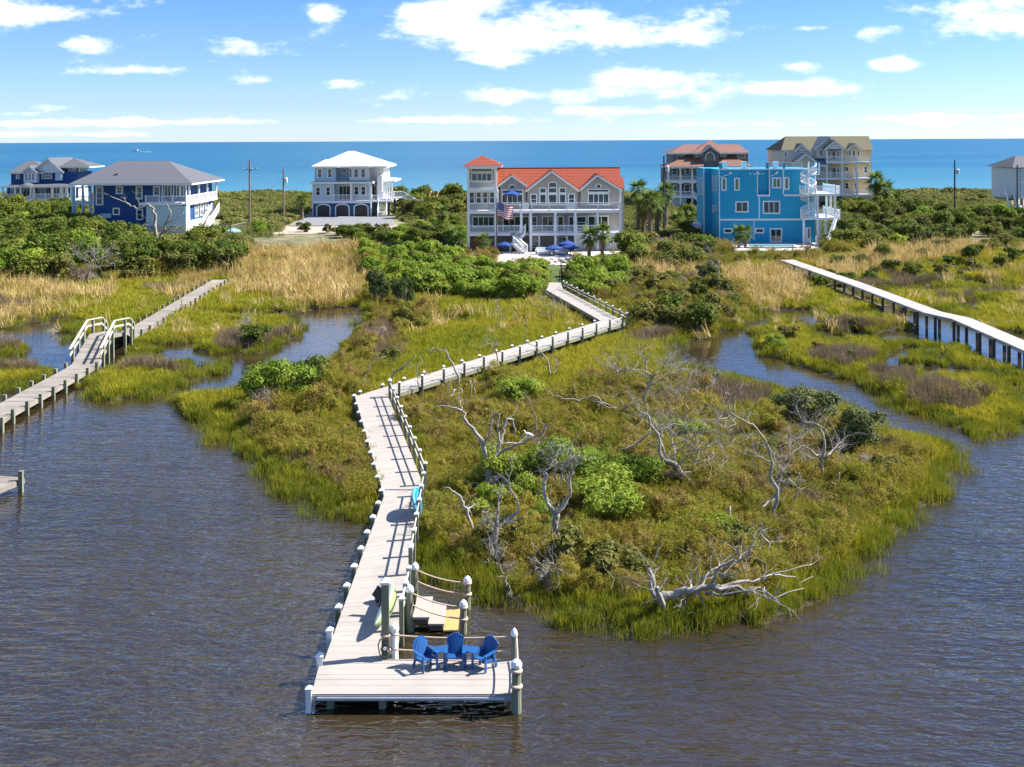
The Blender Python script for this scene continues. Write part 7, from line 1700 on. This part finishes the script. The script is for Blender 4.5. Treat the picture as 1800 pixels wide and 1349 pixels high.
# ------------------------------------------------------------------ garden bits
def garden():
    M_stone = mat('garden_stone', (.42, .36, .30), .9, .3, 2, .02, 6); M_fence = M_metal
    R = random.Random(12)
    for i, (px, py) in enumerate([(948, 462), (955, 458), (963, 461), (970, 457), (977, 461), (985, 458), (992, 462), (999, 458), (940, 458), (1006, 462)]):
        p = P(px, py, 1.15); t = .3 + .25 * R.random(); o = MB().lathe((p.x, p.y, 1.1), [(t * .8, 0), (t, t * .35), (t * .8, t * .7), (t * .25, t * .9)], 7).build('boulder', M_stone); tag(o, 'rounded garden boulder, %s from left in the patio border' % ordinal(sorted([948, 955, 963, 970, 977, 985, 992, 999, 940, 1006]).index(px) + 1), 'boulder', 'boulders edging the patio')
    def fence(label, pts, h, m, zg, gap=.16, group=None, nm='picket_fence'):
        w = [P(a, b, zg) for a, b in pts]; t = thing(nm, label, 'fence', w[0], group)
        for a, b in zip(w, w[1:]):
            a.z, b.z = gz(a.x, a.y), gz(b.x, b.y); n = max(1, int((b - a).length / 2.2)); u = Vector((0, 0, 1))
            for i in range(n + 1): p = a.lerp(b, i / n); MB().bar(p - u * .1, p + u * (h + .08), .09, .09, up=(0, 1, 0)).build('post', m, t)
            for z in (.15, h - .08): MB().bar(a + u * z, b + u * z, .04, .06).build('rail', m, t)
            bb = MB(); k = int((b - a).length / gap)
            for i in range(k): p = a.lerp(b, (i + .5) / k); bb.bar(p + u * .05, p + u * h, .02, .02, up=(0, 1, 0))
            bb.build('pickets', m, t)
    fence('black garden fence left of the path gate', [(900, 468), (958, 472), (958, 494)], 1.2, M_fence, 1.0); fence('black garden fence right of the path gate', [(988, 494), (986, 470), (1040, 466)], 1.2, M_fence, 1.0); fence('black pool fence in front of the blue house', [(1288, 452), (1360, 452), (1425, 450)], 1.2, M_fence, 1.1)
    fence('weathered board fence in the yard of the navy house', [(385, 416), (405, 418), (432, 412)], 1.5, M_oldwood, 1.1, .14)
    # pool of the blue house
    q = [P(1314, 434.5, 1.4), P(1398, 434.5, 1.4), P(1398, 431.3, 1.4), P(1314, 431.3, 1.4)]; t = thing('swimming_pool', 'narrow turquoise pool in front of the blue house', 'pool', q[0]); zz = max(gz(p.x, p.y) for p in q) + .22
    MB().prism([(p.x, p.y, zz) for p in q], (0, 0, .03)).build('pool_water', M_pool, t); q2 = q + q[:1]; b = MB()
    for a, c in zip(q2, q2[1:]): b.bar((a.x, a.y, zz - .06), (c.x, c.y, zz - .06), .35, .24)
    b.build('coping', M_concrete, t)
    # patio seats under the house
    for i, (px, lab) in enumerate(((955, 'white patio sofa under the deck, left of two'), (985, 'white patio sofa under the deck, right of two'))):
        c = P(px, 448, 1.2); t = thing('patio_sofa', lab, 'sofa', c, 'patio sofas'); MB().box(c.x - .9, c.x + .9, c.y, c.y + .8, 1.3, 1.62).build('seat', M_white, t); MB().box(c.x - .9, c.x + .9, c.y + .62, c.y + .82, 1.62, 2.05).build('backrest', M_white, t)
        for sx in (-1, 1): MB().box(c.x + sx * .9 - .1, c.x + sx * .9 + .1, c.y, c.y + .8, 1.2, 1.85).build('arm', M_white, t)
    # dune walkover stairs behind the white house
    c = F(755, 357, 214); t = thing('dune_stairs', 'brown timber stairs climbing the dune behind the white house', 'stairs', c); a, b = Vector((c.x, 214, 2.2)), Vector((c.x + .3, 226, 4.6)); M_br = mat('brown_timber', (.24, .13, .075), .85, .25, 3)
    for i in range(14): p = a.lerp(b, i / 13); MB().box(p.x - .65, p.x + .65, p.y - .4, p.y + .4, p.z, p.z + .08).build('tread', M_br, t)
    for sx in (-1, 1):
        o = Vector((sx * .72, 0, 0)); MB().bar(a + o + Vector((0, 0, 1)), b + o + Vector((0, 0, 1)), .1, .14).build('handrail', M_newwood, t)
        for i in range(5): p = a.lerp(b, i / 4) + o; MB().box(p.x - .07, p.x + .07, p.y - .07, p.y + .07, p.z - 1.5, p.z + 1.3).build('post', M_br, t)
    c = P(506, 388, 1.8); m = mat('red_plastic', (.5, .04, .03), .4); t = kayak('red kayak lying by the transformer pole', (c.x - .9, c.y + .6, c.z + .5), (c.x + 1.2, c.y + .6, c.z + .8), .7, .4, m, m, 0, seat=False); t.location.z = t.location.z
    p = P(501, 389, 1.8); o = MB().tube([(p.x, p.y, 1.6), (p.x + .1, p.y, 4.0)], .09, 8).build('marker_post', mat('safety_yellow', (.6, .36, .01), .5)); tag(o, 'yellow marker post beside the transformer pole', 'post')
    p = P(502, 394, 1.8); o = MB().lathe((p.x, p.y, 1.7), [(.28, 0), (.3, .3), (.3, .9), (.22, 1.05)], 10).build('white_bin', M_white); tag(o, 'white bin at the foot of the transformer pole', 'bin')
    for i, (px, py, lab) in enumerate([(1108, 432, 'red flowering bush left of the palm clump'), (1122, 434, 'second red flowering bush under the palm clump'), (864, 446, 'rust red grass clump at the foot of the flagpole')]):
        p = P(px, py, 1.2); SHRUB.setdefault('flower', [(crown_mesh('flower_foliage', leaf_mat('red_flower', (.06, .10, .02), (.12, .14, .03), (.55, .05, .05), .3, 2.0), 777, 1500, .09)[0], SHRUB['mixed'][0][1])]); shrub('flower', 'flowering_shrub', lab, p.x, p.y, .9, .8)
garden()
